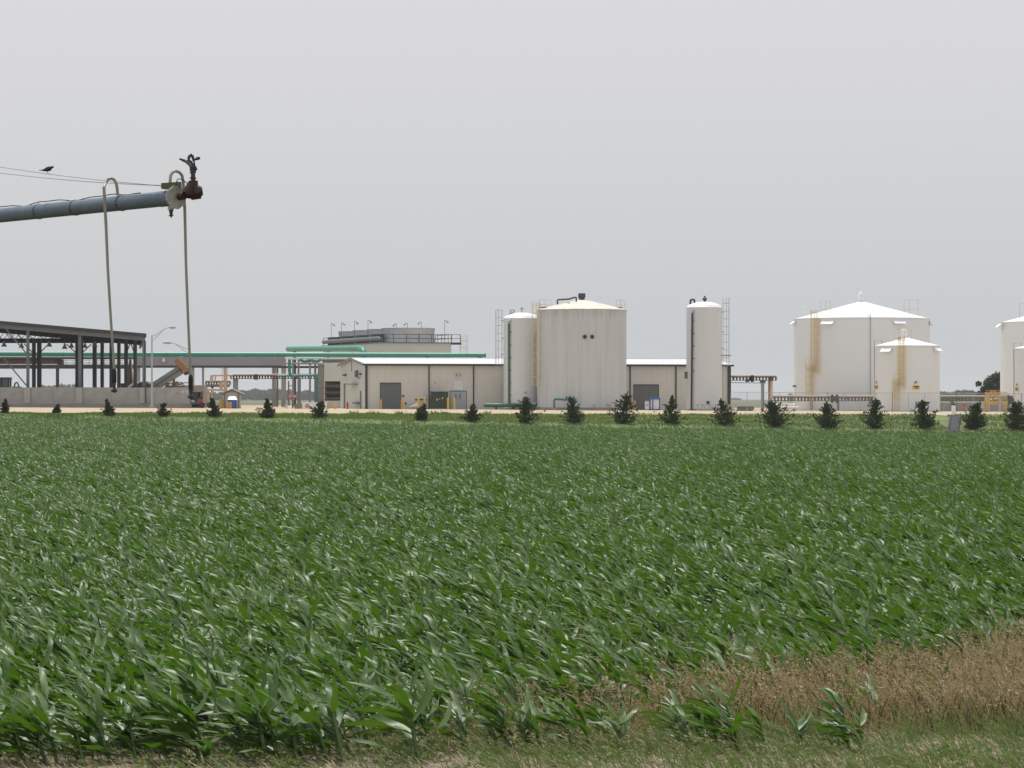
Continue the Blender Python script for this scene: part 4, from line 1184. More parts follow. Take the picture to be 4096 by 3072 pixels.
def big_tank(k, xl, xr, ytop, yapex, Yt, label):
    r = PL(k, (xr - xl) / 2, Yt); X = PX(k, (xl + xr) / 2, Yt); z0 = G(X, Yt) - .1
    zt = PZ(k, ytop, Yt - r * .0); za = PZ(k, yapex, Yt)
    t = thing('storage_tank', label, 'storage tank', (X, Yt, z0))
    nco = 5
    MB().lathe([(r, 0), (r, zt - z0)], (X, Yt, z0), 96, close=False).build('shell', M_white, t, True)
    hc = (zt - z0) / nco
    for i in range(1, nco): MB().lathe([(r, -.02), (r + .008, -.012), (r + .008, .012), (r, .02)], (X, Yt, z0 + i * hc), 96, close=False).build('weld_seam', M_white, t, True)
    h = za - zt
    MB().lathe([(r - .02, -.03), (r + .1, -.03), (r + .1, .03), (r * .985, .06), (r * .5, h * .52), (.25, h), (.05, h + .02)], (X, Yt, zt), 96).build('cone_roof', M_white, t)
    MB().lathe([(r + .25, -.1), (r + .25, .18), (r, .181)], (X, Yt, z0), 64, close=False).build('ring_footing', M_conc, t)
    return t, X, r, z0, zt, za
def scoop(t, k, x, y, c, r, Yt, w_=.55):
    X, yy = on_tank(k, x, c, r, Yt - r * .7); z = PZ(k, y, yy)
    n = Vector((X - c[0], yy - c[1], 0)).normalized(); s = Vector((-n.y, n.x, 0)); p = Vector((X, yy, z))
    poly = [p - s * w_ + Vector((0, 0, .35)), p - s * w_ + n * .55 + Vector((0, 0, -.12)), p - s * w_ + Vector((0, 0, -.2))]
    MB().prism(poly, s * (2 * w_)).build('overflow_vent', M_white, t)
def tank_ladder(t, k, xt0, xt1, yt, ymid, xb0, xb1, yb, c, r, Yt):
    X, yy = on_tank(k, (xt0 + xt1) / 2, c, r, Yt - r * .6); n = Vector((X - c[0], yy - c[1], 0)).normalized()
    ladder_cage(t, (X, yy, 0), PZ(k, ymid, yy), PZ(k, yt, yy), PL(k, (xt1 - xt0), yy), .8, n, M_ylad, .05, 'upper_ladder', .045)
    X2_, yy2 = on_tank(k, (xb0 + xb1) / 2, c, r, Yt - r * .6); n2 = Vector((X2_ - c[0], yy2 - c[1], 0)).normalized()
    ladder_cage(t, (X2_, yy2, 0), PZ(k, yb, yy2), PZ(k, ymid - 60, yy2), PL(k, (xb1 - xb0), yy2), .8, n2, M_ylad, 1.6, 'lower_ladder', .045)
    zm = PZ(k, ymid - 20, yy)
    sh = [o for o in t.children if o.name.startswith('shell')][0]
    sh.data.materials[0] = stained_white('rust_run_white', [(X, PL(k, (xt1 - xt0), yy) * .75, zm - .6, PZ(k, yt, yy)), (X2_, PL(k, (xb1 - xb0), yy) * .7, -1, zm + .3)])
    p = Vector((X, yy, PZ(k, ymid - 30, yy))); p2 = Vector((X2_, yy2, p.z))
    m = MB().beam(p + n * .45, p2 + n2 * .45, .9, .07); m.build('ladder_landing', M_ylad, t)
    railing([(p + n * .9 + (p2 - p) * u).to_tuple()[:2] for u in (-.2, .5, 1.2)], p.z + .03, 1.05, M_ylad, t, .045)
def roof_rail(t, k, xs, y, h, c, r, Yt, m_, dy=0):
    p = [P(k, x, y, Yt - r * .55 + dy) for x in xs]
    railing([(a.x, a.y + .35 * (i % 2)) for i, a in enumerate(p)], p[0].z, h, m_, t, .05)

Y4 = 371.0
T4, X4, r4, z04, zt4, za4 = big_tank(7, 265, 1411, 290, 140, Y4, 'great smooth white tank with cone roof and yellow caged ladder')
c4 = (X4, Y4)
tank_ladder(T4, 7, 425, 485, 210, 735, 388, 440, 1075, c4, r4, Y4)
for x, y in ((557, 322), (1150, 318), (272, 325), (1418, 330)): scoop(T4, 7, x, y, c4, r4, Y4, .8)
X, yy = on_tank(7, 912, c4, r4, 363)
MB().tube([(X, yy - .12, z04 + .3), (X, yy - .12, PZ(7, 262, yy)), (X, yy - .05, PZ(7, 250, yy)), (X - .15, yy + .1, PZ(7, 252, yy)), (X - .2, yy + .15, PZ(7, 275, yy))], .05, 6).build('foam_riser', M_lsteel, T4)
roof_rail(T4, 7, (492, 540, 575), 275, 2.0, c4, r4, Y4, M_ylad)
roof_rail(T4, 7, (1198, 1245, 1316), 285, 2.3, c4, r4, Y4, M_ylad)
roof_rail(T4, 7, (312, 360), 268, 1.3, c4, r4, Y4, M_signw, 5)
q = P(7, 832, 142, Y4); MB().lathe([(.18, -.2), (.18, .35), (.34, .4), (.34, .75), (.1, 1.25), (.03, 1.3)], q, 12).build('breather_valve', M_white, T4, True)
X, yy = on_tank(7, 280, c4, r4, 370); z = PZ(7, 855, yy); MB().box(X - .35, X + .3, yy - .3, yy + .2, z - .12, z + .1).build('light_bracket', M_steel, T4)

Y5 = 352.0
T5, X5, r5, z05, zt5, za5 = big_tank(7, 943, 1497, 517, 446, Y5, 'smaller white cone-roof tank with white ball vent and yellow warning sign')
c5 = (X5, Y5)
tank_ladder(T5, 7, 1150, 1205, 450, 860, 1107, 1160, 1075, c5, r5, Y5)
for x, y in ((1055, 555), (1472, 550)): scoop(T5, 7, x, y, c5, r5, Y5, .7)
roof_rail(T5, 7, (1103, 1160, 1205, 1262), 512, 1.9, c5, r5, Y5, M_ylad, 1.0)
q = P(7, 1197, 448, Y5 + .4)
MB().lathe([(.15, -.3), (.15, .1), (.32, .16), (PL(7, 29, Y5), .45), (PL(7, 29, Y5), .62), (.36, .95), (.12, 1.06), (0.02, 1.08)], q, 20).build('ball_vent', M_white, T5, True)
q = P(7, 1160, 455, Y5); MB().box(q.x - .18, q.x + .1, Y5 - .3, Y5, q.z - .3, q.z + .2).build('hatch', M_debris, T5)
def riser(t, k, x, y0, y1, c, r, x2=None):
    X, yy = on_tank(k, x, c, r, c[1] - r * .3)
    m = MB().tube([(X, yy - .12, PZ(k, y1, yy)), (X, yy - .12, PZ(k, y0, yy))], .055, 6)
    m.build('foam_riser', M_lsteel, t)
    if x2 is not None:
        q0, q1 = P(k, x, y0, yy - .12), P(k, x2, y0, yy + .8)
        MB().tube([q0, q1], .05, 6).tube([q1 - Vector((0, 0, .6)), q1 + Vector((0, 0, .1))], .06, 6).build('foam_chamber', M_lsteel, t)
riser(T5, 7, 946, 470, 1070, c5, r5, 1010)
def warning(k, x, y0, y1, w_, ydia, c, r, lab):
    X, yy = on_tank(k, x, c, r, c[1] - r * .5)
    n = Vector((X - c[0], yy - c[1], 0)).normalized(); s = Vector((-n.y, n.x, 0))
    if s.x < 0: s = -s
    z0_, z1_ = PZ(k, y1, yy), PZ(k, y0, yy); W = w_
    base = Vector((X, yy, 0)) + n * .03
    t = thing('warning_sign', lab, 'sign', base + Vector((0, 0, z0_)))
    def plate(name, a, b, za_, zb_, off, mm):
        pts_ = [base + s * a + n * off + Vector((0, 0, za_)), base + s * b + n * off + Vector((0, 0, za_)), base + s * b + n * off + Vector((0, 0, zb_)), base + s * a + n * off + Vector((0, 0, zb_))]
        return MB().prism(pts_, n * .012).build(name, mm, t)
    plate('plate', -W / 2, W / 2, z0_, z1_, 0, mat('sign_yellow', (.75, .55, .03), .5))
    h = z1_ - z0_
    plate('lettering_line', -W * .42, W * .40, z0_ + h * .58, z0_ + h * .84, .014, M_black)
    plate('lettering_line', -W * .22, W * .30, z0_ + h * .18, z0_ + h * .42, .014, M_black)
    zc = PZ(k, ydia, yy); d_ = .26
    for (a, b, mm) in ((0, 1, M_red), (-1, 0, M_blue2), (1, 0, mat('sign_yellow', (.75, .55, .03), .5)), (0, -1, M_signw)):
        cc = base + s * (a * d_ / 2) + Vector((0, 0, zc + b * d_ / 2))
        pts_ = [cc + s * (u * d_ / 2) + Vector((0, 0, v * d_ / 2)) for u, v in ((0, -1), (1, 0), (0, 1), (-1, 0))]
        MB().prism(pts_, n * .012).build('hazard_diamond', mm, t)
warning(7, 1299, 850, 881, .85, 828, c5, r5, 'yellow warning sign facing the field on the smaller white tank')
warning(7, 965, 850, 881, .85, 828, c5, r5, 'yellow warning sign foreshortened at left edge of the smaller white tank')

Y6 = 387.0
T6, X6, r6, z06, zt6, za6 = big_tank(7, 2018, 3150, 318, 172, Y6, 'great white cone-roof tank cut by the right edge of view')
roof_rail(T6, 7, (2175, 2220, 2290), 300, 2.2, (X6, Y6), r6, Y6, M_ylad)
scoop(T6, 7, 2012, 350, (X6, Y6), r6, Y6, .8)
Y7 = 370.0
T7, X7, r7, z07, zt7, za7 = big_tank(7, 2120, 2660, 540, 470, Y7, 'smaller white tank before the cut-off great tank at right')
riser(T7, 7, 2124, 492, 1070, (X7, Y7), r7, 2190)
warning(7, 2153, 868, 898, .8, 848, (X7, Y7), r7, 'small yellow warning sign on the tank at the right edge')

# ================================================================== open shed with concrete push wall
SN = 345.0                                   # near frame line
DD = Vector((-0.132, 0.991, 0)); 
def roof_z(X):      # underside-top line of the sloping roof on the near frame line
    xa, za_ = PX(2, 0, SN), PZ(2, 125, SN); xb, zb_ = PX(2, 1615, SN), PZ(2, 265, SN)
    return za_ + (zb_ - za_) * (X - xa) / (xb - xa)
XR, XL = PX(2, 1615, SN), PX(2, 0, SN) - 14.0
DEP = 48.0
shed = thing('open_shed', 'open-sided dark steel shed with sloping roof behind the concrete wall', 'shed', (XR - 14, SN + 20, G(XR - 14, SN + 20)))
def sp_(X, d, z): return Vector((X, SN, z)) + DD * d
m = MB()
v = [sp_(XL, -.4, roof_z(XL)), sp_(XR, -.4, roof_z(XR)), sp_(XR, DEP, roof_z(XR)), sp_(XL, DEP, roof_z(XL))]
v = [q - Vector((0, 0, .10)) for q in v] + v
m.add(v, [(0, 3, 2, 1), (4, 5, 6, 7), (0, 1, 5, 4), (1, 2, 6, 5), (2, 3, 7, 6), (3, 0, 4, 7)])
M_shroof = mat('dark_roof_sheet', (0.03, 0.033, 0.045), 0.6)
M_shsteel = mat('dark_grey_shed_steel', (0.045, 0.05, 0.052), 0.6, var=.12, scale=2)
M_shunder = mat('near_black_roof_underside', (0.010, 0.0105, 0.011), 0.9, spec=0.15)  # even near-black colour for roof deck, purlins and truss chords
sr = m.build('roof', M_shroof, shed)
m = MB()
v = [sp_(XL, -.2, roof_z(XL) - .24), sp_(XR - .1, -.2, roof_z(XR) - .24), sp_(XR - .1, DEP - .2, roof_z(XR) - .24), sp_(XL, DEP - .2, roof_z(XL) - .24)]
v += [q + Vector((0, 0, .135)) for q in v]
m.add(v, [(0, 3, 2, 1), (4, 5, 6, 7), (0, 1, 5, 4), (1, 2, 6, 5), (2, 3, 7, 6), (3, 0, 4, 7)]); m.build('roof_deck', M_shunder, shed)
MB().beam(sp_(XL, -.45, roof_z(XL) - .12), sp_(XR, -.45, roof_z(XR) - .12), .06, .34).build('fascia', M_shroof, shed)
MB().beam(sp_(XR + .02, -.4, roof_z(XR) - .12), sp_(XR + .02, DEP, roof_z(XR) - .12), .05, .34).build('fascia', M_shroof, shed)
MB().beam(sp_(XL, 0, roof_z(XL) - .55), sp_(XR - .1, 0, roof_z(XR) - .55), .25, .50).build('eave_girder', M_steel, shed)
MB().beam(sp_(XR - .25, .2, roof_z(XR) - .62), sp_(XR - .25, DEP, roof_z(XR) - .62), .22, .6).build('side_girder', M_shsteel, shed)
# purlins under the roof
for d in np.linspace(3, DEP - 2, 11):
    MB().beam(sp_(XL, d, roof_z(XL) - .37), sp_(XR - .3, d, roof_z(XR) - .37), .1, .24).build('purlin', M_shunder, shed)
# lattice trusses
zb_ = PZ(2, 352, SN + DEP)
for d in (35.0, DEP - .8):
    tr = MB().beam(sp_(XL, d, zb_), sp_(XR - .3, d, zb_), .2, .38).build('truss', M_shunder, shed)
    x = XL; up = True
    while x < XR - 2.2:
        x2 = x + .7
        zt_ = lambda q: roof_z(q) - .5
        a, b = (sp_(x, d, zb_ + .15), sp_(x2, d, zt_(x2))) if up else (sp_(x, d, zt_(x)), sp_(x2, d, zb_ + .15))
        if zt_(x2) > zb_ + .3: MB().beam(a, b, .07).build('web', M_shsteel, tr)
        x = x2; up = not up
wall_top = lambda X, Y: PZ(2, 856, Y)
def column(X, Y, z1, w_, m_, parent, h_=None, z0=None):
    return MB().box(X - w_ / 2, X + w_ / 2, Y - w_ / 2, Y + w_ / 2, G(X, Y) - .1 if z0 is None else z0, z1).build('column', m_, parent)
for x, w_ in ((305, .32), (880, .34), (1592, .38), (-560, .32)):
    X = PX(2, x, SN + .1); column(X, SN + .35, roof_z(X) - .81, w_, M_steel, shed)
for x, Y, w_ in ((375, 369, .42), (435, 369.6, .5), (850, 372, .36), (905, 372.8, .34), (1495, 352, .40), (1395, 360, .42), (1315, 368, .40), (1230, 376, .40), (1130, 384, .42), (1047, 392, .5)):
    X = PX(2, x, Y); column(X, Y, zb_ - .1 if x < 1100 else min(roof_z(X + .13 * (Y - SN)) - .62, zb_ + .3), w_, M_shsteel, shed)
for (a, b) in (((40, 180), (292, 480)), ((30, 520), (290, 832))):
    MB().beam(P(2, *a, SN + .1), P(2, *b, SN + .1), .14).build('brace', M_steel, shed)
for (a, b, Y) in (((265, 372), (370, 480), 368.6), ((540, 372), (455, 460), 368.6), ((735, 378), (845, 478), 371.6), ((1010, 378), (905, 478), 371.6), ((1440, 372), (1400, 470), 359.6), ((1450, 372), (1480, 460), 352)):
    MB().beam(P(2, *a, Y), P(2, *b, Y), .12).build('knee_brace', M_shsteel, shed)
for x, y, Y in ((45, 385, 366), (545, 385, 366), (715, 410, 366), (790, 398, 378), (940, 400, 384), (1047, 388, 366), (238, 400, 384)):
    q = P(2, x, y, Y)
    tl = thing('bay_lamp', 'bell-shaped lamp hanging under the dark shed roof', 'lamp', q, 'bay lamps under the shed roof')
    MB().lathe([(.10, .45), (.12, .30), (.18, .12), (.38, -.22), (.34, -.20)], q, 14, close=False).build('shade', M_lsteel, tl, True)
    MB().tube([q + Vector((0, 0, .45)), Vector((q.x, q.y, zb_ - .1 if q.z < zb_ - .7 else q.z + .9))], .03, 6).build('stem', M_dsteel, tl)
# the concrete wall, panel by panel
t = thing('concrete_wall', 'long low grey concrete wall with pilasters below the open shed', 'wall', (PX(2, 900, 344), 344, G(PX(2, 900, 344), 344)))
joints = [-1400, -850, -300, 300, 877, 1585, 2090]
def zw(y, Y): return PZ(2, y, Y)
for a, b in zip(joints[:-1], joints[1:]):
    x0, x1 = PX(2, a, 344), PX(2, b, 344)
    n = 2
    for i in range(n):
        u0, u1 = lerp(x0, x1, i / n), lerp(x0, x1, (i + 1) / n)
        MB().box(u0 + .012, u1 - .012, 343.85, 344.25, zw(1040, 344), zw(856 + random.Random(a + i).uniform(-1, 2), 344)).build('panel', M_conc, t)
x0, x1 = PX(2, joints[0], 344), PX(2, 2120, 344)
MB().box(x0, x1, 343.65, 344.35, -.3, zw(1038, 344)).build('footing', M_concd, t)
for a in (-300, 303, 878, 1585):
    X = PX(2, a, 344); MB().box(X - .36, X + .36, 343.60, 343.849, zw(1033, 344), zw(858, 344)).build('pilaster', mat('paler_concrete', (.40, .385, .355), .9, var=.08), t)
X = PX(2, 1610, 343.6); MB().tube([(X, 343.5, zw(1030, 343.6)), (X, 343.5, zw(850, 343.6)), (X - .25, 343.8, zw(845, 343.6)), (X - .3, SN + .2, zw(835, 343.6)), (X - .28, SN + .2, roof_z(X) - .8)], .07, 8).build('drainpipe', M_trim, t)
for a, y in ((1355, 0), ):
    pass
for x0_, x1_, y0_, y1_ in ((2010, 2035, 893, 918), (2050, 2078, 893, 918), (2010, 2080, 880, 886)):
    MB().box(PX(2, x0_, 344), PX(2, x1_, 344), 343.84, 343.849, zw(y1_, 344), zw(y0_, 344)).build('white_marking', mat('faded_white_paint', (.55, .54, .52), .8), t)
# wheel loader behind the wall
Yl = 352.0
t = thing('wheel_loader', 'dark cabbed wheel loader parked behind the concrete wall', 'loader', (PX(2, 40, Yl), Yl, G(PX(2, 40, Yl), Yl)))
g = G(PX(2, 40, Yl), Yl)
xa, xb = PX(2, -110, Yl), PX(2, 112, Yl); zc0, zc1 = PZ(2, 862, Yl), PZ(2, 745, Yl)
MB().box(xa, xb + .12, Yl - .9, Yl + .9, zc1 - .12, zc1).build('cab_roof', M_dsteel, t)
m = MB()
for x in (xa + .1, lerp(xa, xb, .62), xb - .06):
    for y in (Yl - .8, Yl + .8): m.beam((x, y, zc0), (x + .03, y, zc1 - .12), .14)
m.build('cab_posts', M_black, t)
MB().box(xa + .2, xb - .1, Yl - .7, Yl - .66, zc0, zc1 - .13).box(xb - .09, xb - .06, Yl - .7, Yl + .7, zc0, zc1 - .13).build('cab_glass', mat('green_cab_glass', (.10, .16, .14), .1), t)
MB().box(xa - 2.5, xb + 1.6, Yl - 1.0, Yl + 1.0, g + .9, zc0).build('body', M_yellow, t)
for x in (xa - 1.2, xb + .6):
    for y in (Yl - 1.15, Yl + 1.15):
        wl = MB().tube([(x, y - .3, g + .75), (x, y + .3, g + .75)], .75, 20).build('wheel', M_black, t, True)
        MB().tube([(x, y - .32, g + .75), (x, y + .32, g + .75)], .35, 14).build('rim', M_yellow, wl, True)
q = P(2, 185, 862, Yl)
MB().tube([P(2, 155, 858, Yl), P(2, 168, 808, Yl), P(2, 190, 800, Yl), P(2, 215, 858, Yl)], .10, 6).tube([(xb + 1.2, Yl, zc0 - .25), P(2, 180, 850, Yl)], .12, 6).build('lift_arm', M_steel, t)
MB().box(PX(2, 150, Yl), PX(2, 222, Yl), Yl - 1.2, Yl + 1.2, q.z - .5, q.z + .15).build('bucket', M_dsteel, t)
# dark tarped heap with pale rim
Yh = 356.0
t = thing('tarped_heap', 'black tarp heap with white edge behind the concrete wall', 'heap', (PX(2, 1540, Yh), Yh, G(PX(2, 1540, Yh), Yh)))
a = [P(2, x, y, Yh) for x, y in ((1420, 862), (1480, 822), (1585, 788), (1668, 826), (1690, 862))]
g = G(a[0].x, Yh); poly = [Vector((a[0].x, Yh, g))] + a + [Vector((a[-1].x, Yh, g))]
MB().prism(poly, (0, 5, 0)).build('tarp', M_tarp, t)
MB().beam(a[0] + Vector((0, -.1, .1)), a[1] + Vector((0, -.1, .08)), .1, .28).beam(a[1] + Vector((0, -.1, .08)), lerp(a[1], a[2], .55) + Vector((0, -.1, .1)), .1, .3).build('rim', M_signw, t)
# inclined conveyor with the orange-brown head cover
Yv = 362.0
t = thing('inclined_conveyor', 'grey inclined conveyor with orange-brown rounded head cover', 'conveyor', (PX(3, 120, Yv), Yv, G(PX(3, 120, Yv), Yv)))
a0, a1 = P(3, 60, 915, Yv), P(3, 452, 660, Yv)
MB().beam(a0, a1, 1.6, PL(3, 96, Yv)).build('trough', M_conc, t)
MB().beam(a0 + Vector((0, -.85, 0)), a1 + Vector((0, -.85, 0)), .08, PL(3, 14, Yv)).build('side_rail', M_steel, t)
ca, cb = P(3, 432, 575, Yv), P(3, 508, 655, Yv)
ax = (cb - ca).normalized(); pr = Vector((ax.z, 0, -ax.x)); rad = PL(3, 34, Yv)
poly = []
for i in range(13): an = math.pi * i / 12; poly.append(ca + pr * (rad * math.cos(an)) - ax * (rad * math.sin(an)))
for i in range(13): an = math.pi * i / 12; poly.append(cb - pr * (rad * math.cos(an)) + ax * (rad * math.sin(an)))
MB().prism([p + Vector((0, -1.15, 0)) for p in poly], (0, .3, 0)).build('head_cover', M_tan, t)
MB().prism([p + Vector((-.06, -.84, .02)) for p in poly], (0, 1.9, 0)).build('head_casing', M_dsteel, t)
MB().prism([P(3, x, y, Yv - .6) for x, y in ((478, 690), (545, 680), (535, 705), (495, 722))], (0, 1.4, 0)).build('chute', M_dsteel, t)
m = MB()
for u in (.35, .8):
    q = lerp(a0, a1, u)
    for dy in (-.6, .6): m.beam((q.x, Yv + dy, G(q.x, Yv) - .05), (q.x, Yv + dy, q.z - .3), .18)
m.build('trestle', M_steel, t)
# hopper block and brown scrap behind the wall end
Yk = 352.0
t = thing('receiving_hopper', 'concrete hopper with dark opening at the end of the wall', 'hopper', (PX(3, 620, Yk), Yk, G(PX(3, 620, Yk), Yk)))
g = G(PX(3, 620, Yk), Yk)
MB().box(PX(3, 520, Yk), PX(3, 700, Yk), Yk, Yk + 4, PZ(3, 905, Yk), PZ(3, 832, Yk)).build('upper_block', M_concd, t)
MB().box(PX(3, 520, Yk), PX(3, 560, Yk), Yk + .1, Yk + 4, g - .1, PZ(3, 906, Yk)).box(PX(3, 690, Yk), PX(3, 702, Yk), Yk + .1, Yk + 4, g - .1, PZ(3, 906, Yk)).box(PX(3, 560, Yk), PX(3, 690, Yk), Yk + 3.2, Yk + 4, g - .1, PZ(3, 906, Yk)).build('side_wall', M_concd, t)
MB().box(PX(3, 545, Yk), PX(3, 640, Yk), Yk + .3, Yk + 2.0, PZ(3, 1030, Yk), PZ(3, 912, Yk)).build('steel_gate', M_boxgreen, t)
MB().beam(P(3, 632, 1040, Yk), P(3, 690, 900, Yk), .12).build('strut', M_steel, t)
MB().tube([P(3, 585, 850, Yk - .1), P(3, 585, 900, Yk - .1)], .06, 6).build('down_pipe', M_black, t)
t = thing('scrap_heap', 'brown broken scrap piled under the conveyor head', 'heap', (PX(3, 395, 357), 357, G(PX(3, 395, 357), 357)))
rr = random.Random(9); m = MB()
g = G(PX(3, 395, 357), 357)
m.box(PX(3, 290, 357), PX(3, 500, 357), 356, 359, g, PZ(3, 838, 357)); m.build('base', M_debris, t)
for i in range(26):
    q = P(3, rr.uniform(290, 500), rr.uniform(800, 850), rr.uniform(355.5, 357)); d = Vector((rr.uniform(-1, 1), rr.uniform(-.3, .3), rr.uniform(-.3, .3))).normalized()
    MB().beam(q - d * rr.uniform(.2, .6), q + d * rr.uniform(.2, .6), rr.uniform(.1, .3), rr.uniform(.05, .14)).build('plank', M_debris, t)
t = thing('flat_trailer', 'low dark flatbed trailer parked by the hopper', 'trailer', (PX(3, 640, 343), 343.5, G(PX(3, 640, 343), 343.5)))
g = G(PX(3, 640, 343), 343.5); x0, x1 = PX(3, 575, 343.5), PX(3, 700, 343.5)
MB().box(x0, x1, 342.7, 344.8 - .9, g + .45, g + .68).build('deck', M_dsteel, t)
MB().beam((x1, 343.2, g + .5), (x1 + .9, 343.2, g + .45), .12).build('drawbar', M_dsteel, t)
MB().box(x0, x0 + .3, 342.7, 343.9, g + .685, g + .9).build('tool_box', M_lsteel, t)
for x in (x0 + 1.2, x0 + 2.1): MB().tube([(x, 342.68, g + .35), (x, 342.95, g + .35)], .35, 16).build('wheel', M_black, t, True)
MB().box(PX(3, 655, 344), PX(3, 700, 344), 343.0, 343.6, g + .69, g + 1.05).build('red_box', M_red, t)

# ================================================================== street lamps
def street_lamp(base, zt, armpts, label):
    t = thing('street_lamp', label, 'street lamp', base)
    b = Vector(base)
    MB().tube([b, Vector((b.x, b.y, zt))], [.13, .075], 12).build('pole', M_galv, t, True)
    MB().lathe([(.28, -.1), (.28, .25), (.15, .3)], b, 14).build('base', M_conc, t)
    up, lo, strut, head = armpts
    MB().tube(up, .05, 6).tube(lo, .04, 6).tube(strut, .03, 5).build('arm', M_galv, t)
    h0, h1 = head
    d = (h1 - h0)
    MB().tube([h0, lerp(h0, h1, .15), lerp(h0, h1, .6), h1], [.07, .17, .17, .06], 10).build('lamp_head', M_lsteel, t, True)
Yp = 340.5
X = PX(2, 1680, Yp)
street_lamp((X, Yp, G(X, Yp)), PZ(2, 283, Yp),
    ([P(2, 1680, 290, Yp), P(2, 1750, 258, Yp), P(2, 1830, 205, Yp), P(2, 1885, 192, Yp)], [P(2, 1680, 345, Yp), P(2, 1740, 295, Yp), P(2, 1800, 228, Yp), P(2, 1835, 203, Yp)], [P(2, 1725, 270, Yp), P(2, 1725, 308, Yp)], (P(2, 1878, 192, Yp), P(2, 1945, 196, Yp))), 'tall steel street lamp with bracket arm beside the concrete wall')
Yp = 398.0
X = PX(3, 545, Yp)
street_lamp((X, Yp, G(X, Yp)), PZ(3, 425, Yp),
    ([P(3, 545, 445, Yp), P(3, 480, 415, Yp), P(3, 395, 375, Yp), P(3, 335, 362, Yp)], [P(3, 545, 480, Yp), P(3, 485, 448, Yp), P(3, 420, 398, Yp), P(3, 385, 373, Yp)], [P(3, 475, 412, Yp), P(3, 475, 440, Yp)], (P(3, 345, 362, Yp), P(3, 248, 363, Yp))), 'far street lamp whose arm reaches over the green pipe')

# ================================================================== pipe bridge and canopy
Yg = 405.5
t = thing('pipe_bridge', 'grey girder bridge on columns carrying the long green pipe', 'pipe bridge', (PX(3, 600, Yg), Yg, G(PX(3, 600, Yg), Yg)))
xa, xb = PX(2, 1490, Yg), PX(3, 1600, Yg)
zg0, zg1 = PZ(3, 615, Yg), PZ(3, 521, Yg)
npan = 6
for i in range(npan):
    MB().box(lerp(xa, xb, i / npan) + .01, lerp(xa, xb, (i + 1) / npan) - .01, Yg - .9, Yg - .8, zg0, zg1).build('girder_panel', M_girder, t)
MB().box(xa, xb, Yg - .795, Yg + .9, zg0 - .05, zg0 + .1).build('bridge_deck', M_dsteel, t)
MB().box(xa, xb, Yg + .8, Yg + .9, zg0 + .101, zg1).build('girder_panel', M_girder, t)
MB().box(xa, xb, Yg - .85, Yg - .55, PZ(3, 640, Yg), zg0 - .055).build('bottom_chord', M_dsteel, t)
MB().box(xa, xb, Yg - .92, Yg + .9, zg1 + .001, zg1 + .05).build('top_flange', M_lsteel, t)
# the open part of the bridge running on behind the shed
xo = PX(2, 0, Yg) - 14
for y0, y1, nm in ((525, 546, 'top_chord'), (605, 650, 'bottom_chord')):
    MB().box(xo, xa - .02, Yg - .85, Yg - .5, PZ(2, y1, Yg), PZ(2, y0, Yg)).build(nm, M_dsteel, t)
MB().box(xo, xa - .02, Yg - .9, Yg + .8, PZ(2, 524, Yg), PZ(2, 516, Yg)).build('walkway', M_lsteel, t)
MB().tube([(xo, Yg + .2, PZ(2, 570, Yg)), (PX(2, 680, Yg), Yg + .2, PZ(2, 570, Yg))], PL(2, 30, Yg), 14).build('product_pipe', M_debris, t, True)
MB().box(PX(2, 640, Yg), PX(2, 700, Yg), Yg - .4, Yg + .7, PZ(2, 604, Yg), PZ(2, 548, Yg)).build('pipe_box', M_dsteel, t)
m = MB()
for y in (562, 585, 597): m.beam((PX(2, 690, Yg), Yg - .7, PZ(2, y, Yg)), (PX(2, 1430, Yg), Yg - .7, PZ(2, y, Yg)), .05)
for x in range(740, 1430, 85): m.beam((PX(2, x, Yg), Yg - .7, PZ(2, 605, Yg)), (PX(2, x, Yg), Yg - .7, PZ(2, 545, Yg)), .05)
m.build('handrail', M_steel, t)
q = P(3, 262, 558, Yg - 1.2); MB().lathe([(.02, -.26), (.19, -.12), (.19, .05), (.1, .14), (.07, .4)], q, 12).build('bulkhead_lamp', M_signw, t, True)
MB().tube([q + Vector((0, 0, .45)), q + Vector((0, .4, .5))], .06, 6).build('lamp_bracket', M_dsteel, t)
for k, x, w_, ytop, m_ in ((3, 590, .32, 640, M_conc), (3, 700, .28, 640, M_girder), (3, 1484, .5, 640, M_concd), (3, 1521, .26, 640, M_steel), (2, 1530, .55, 640, M_conc), (2, 640, .4, 640, M_dsteel), (2, -200, .4, 650, M_dsteel)):
    X = PX(k, x, Yg); column(X, Yg - .3, PZ(k, ytop, Yg) - .003, w_, m_, t)
X = PX(3, 1586, Yg - 3); column(X, Yg - 2.5, PZ(3, 532, Yg - 3), .62, M_concd, t)
# tan leaning slab seen inside the shed
t2 = thing('leaning_panel', 'tan sheet panel leaning inside the shed beside the columns', 'panel', P(16, 930, 1480, 380))
g_ = G(PX(16, 930, 380), 380)
MB().prism([P(16, 890, 1470, 380), P(16, 1000, 1400, 380), P(16, 955, 850, 380), P(16, 925, 850, 380), P(16, 895, 1080, 380)], (0, .25, 0)).build('sheet', M_debris, t2)
MB().beam(P(16, 965, 850, 379.8), P(16, 1005, 1400, 379.8), .12, .2).build('edge', mat('cream_edge', (.6, .56, .42), .6), t2)
q = P(16, 940, 1480, 380.1); MB().box(q.x - 1.6, q.x + 1.6, 379.7, 380.8, g_ - .05, P(16, 0, 1400, 380).z).build('stand', M_dsteel, t2)

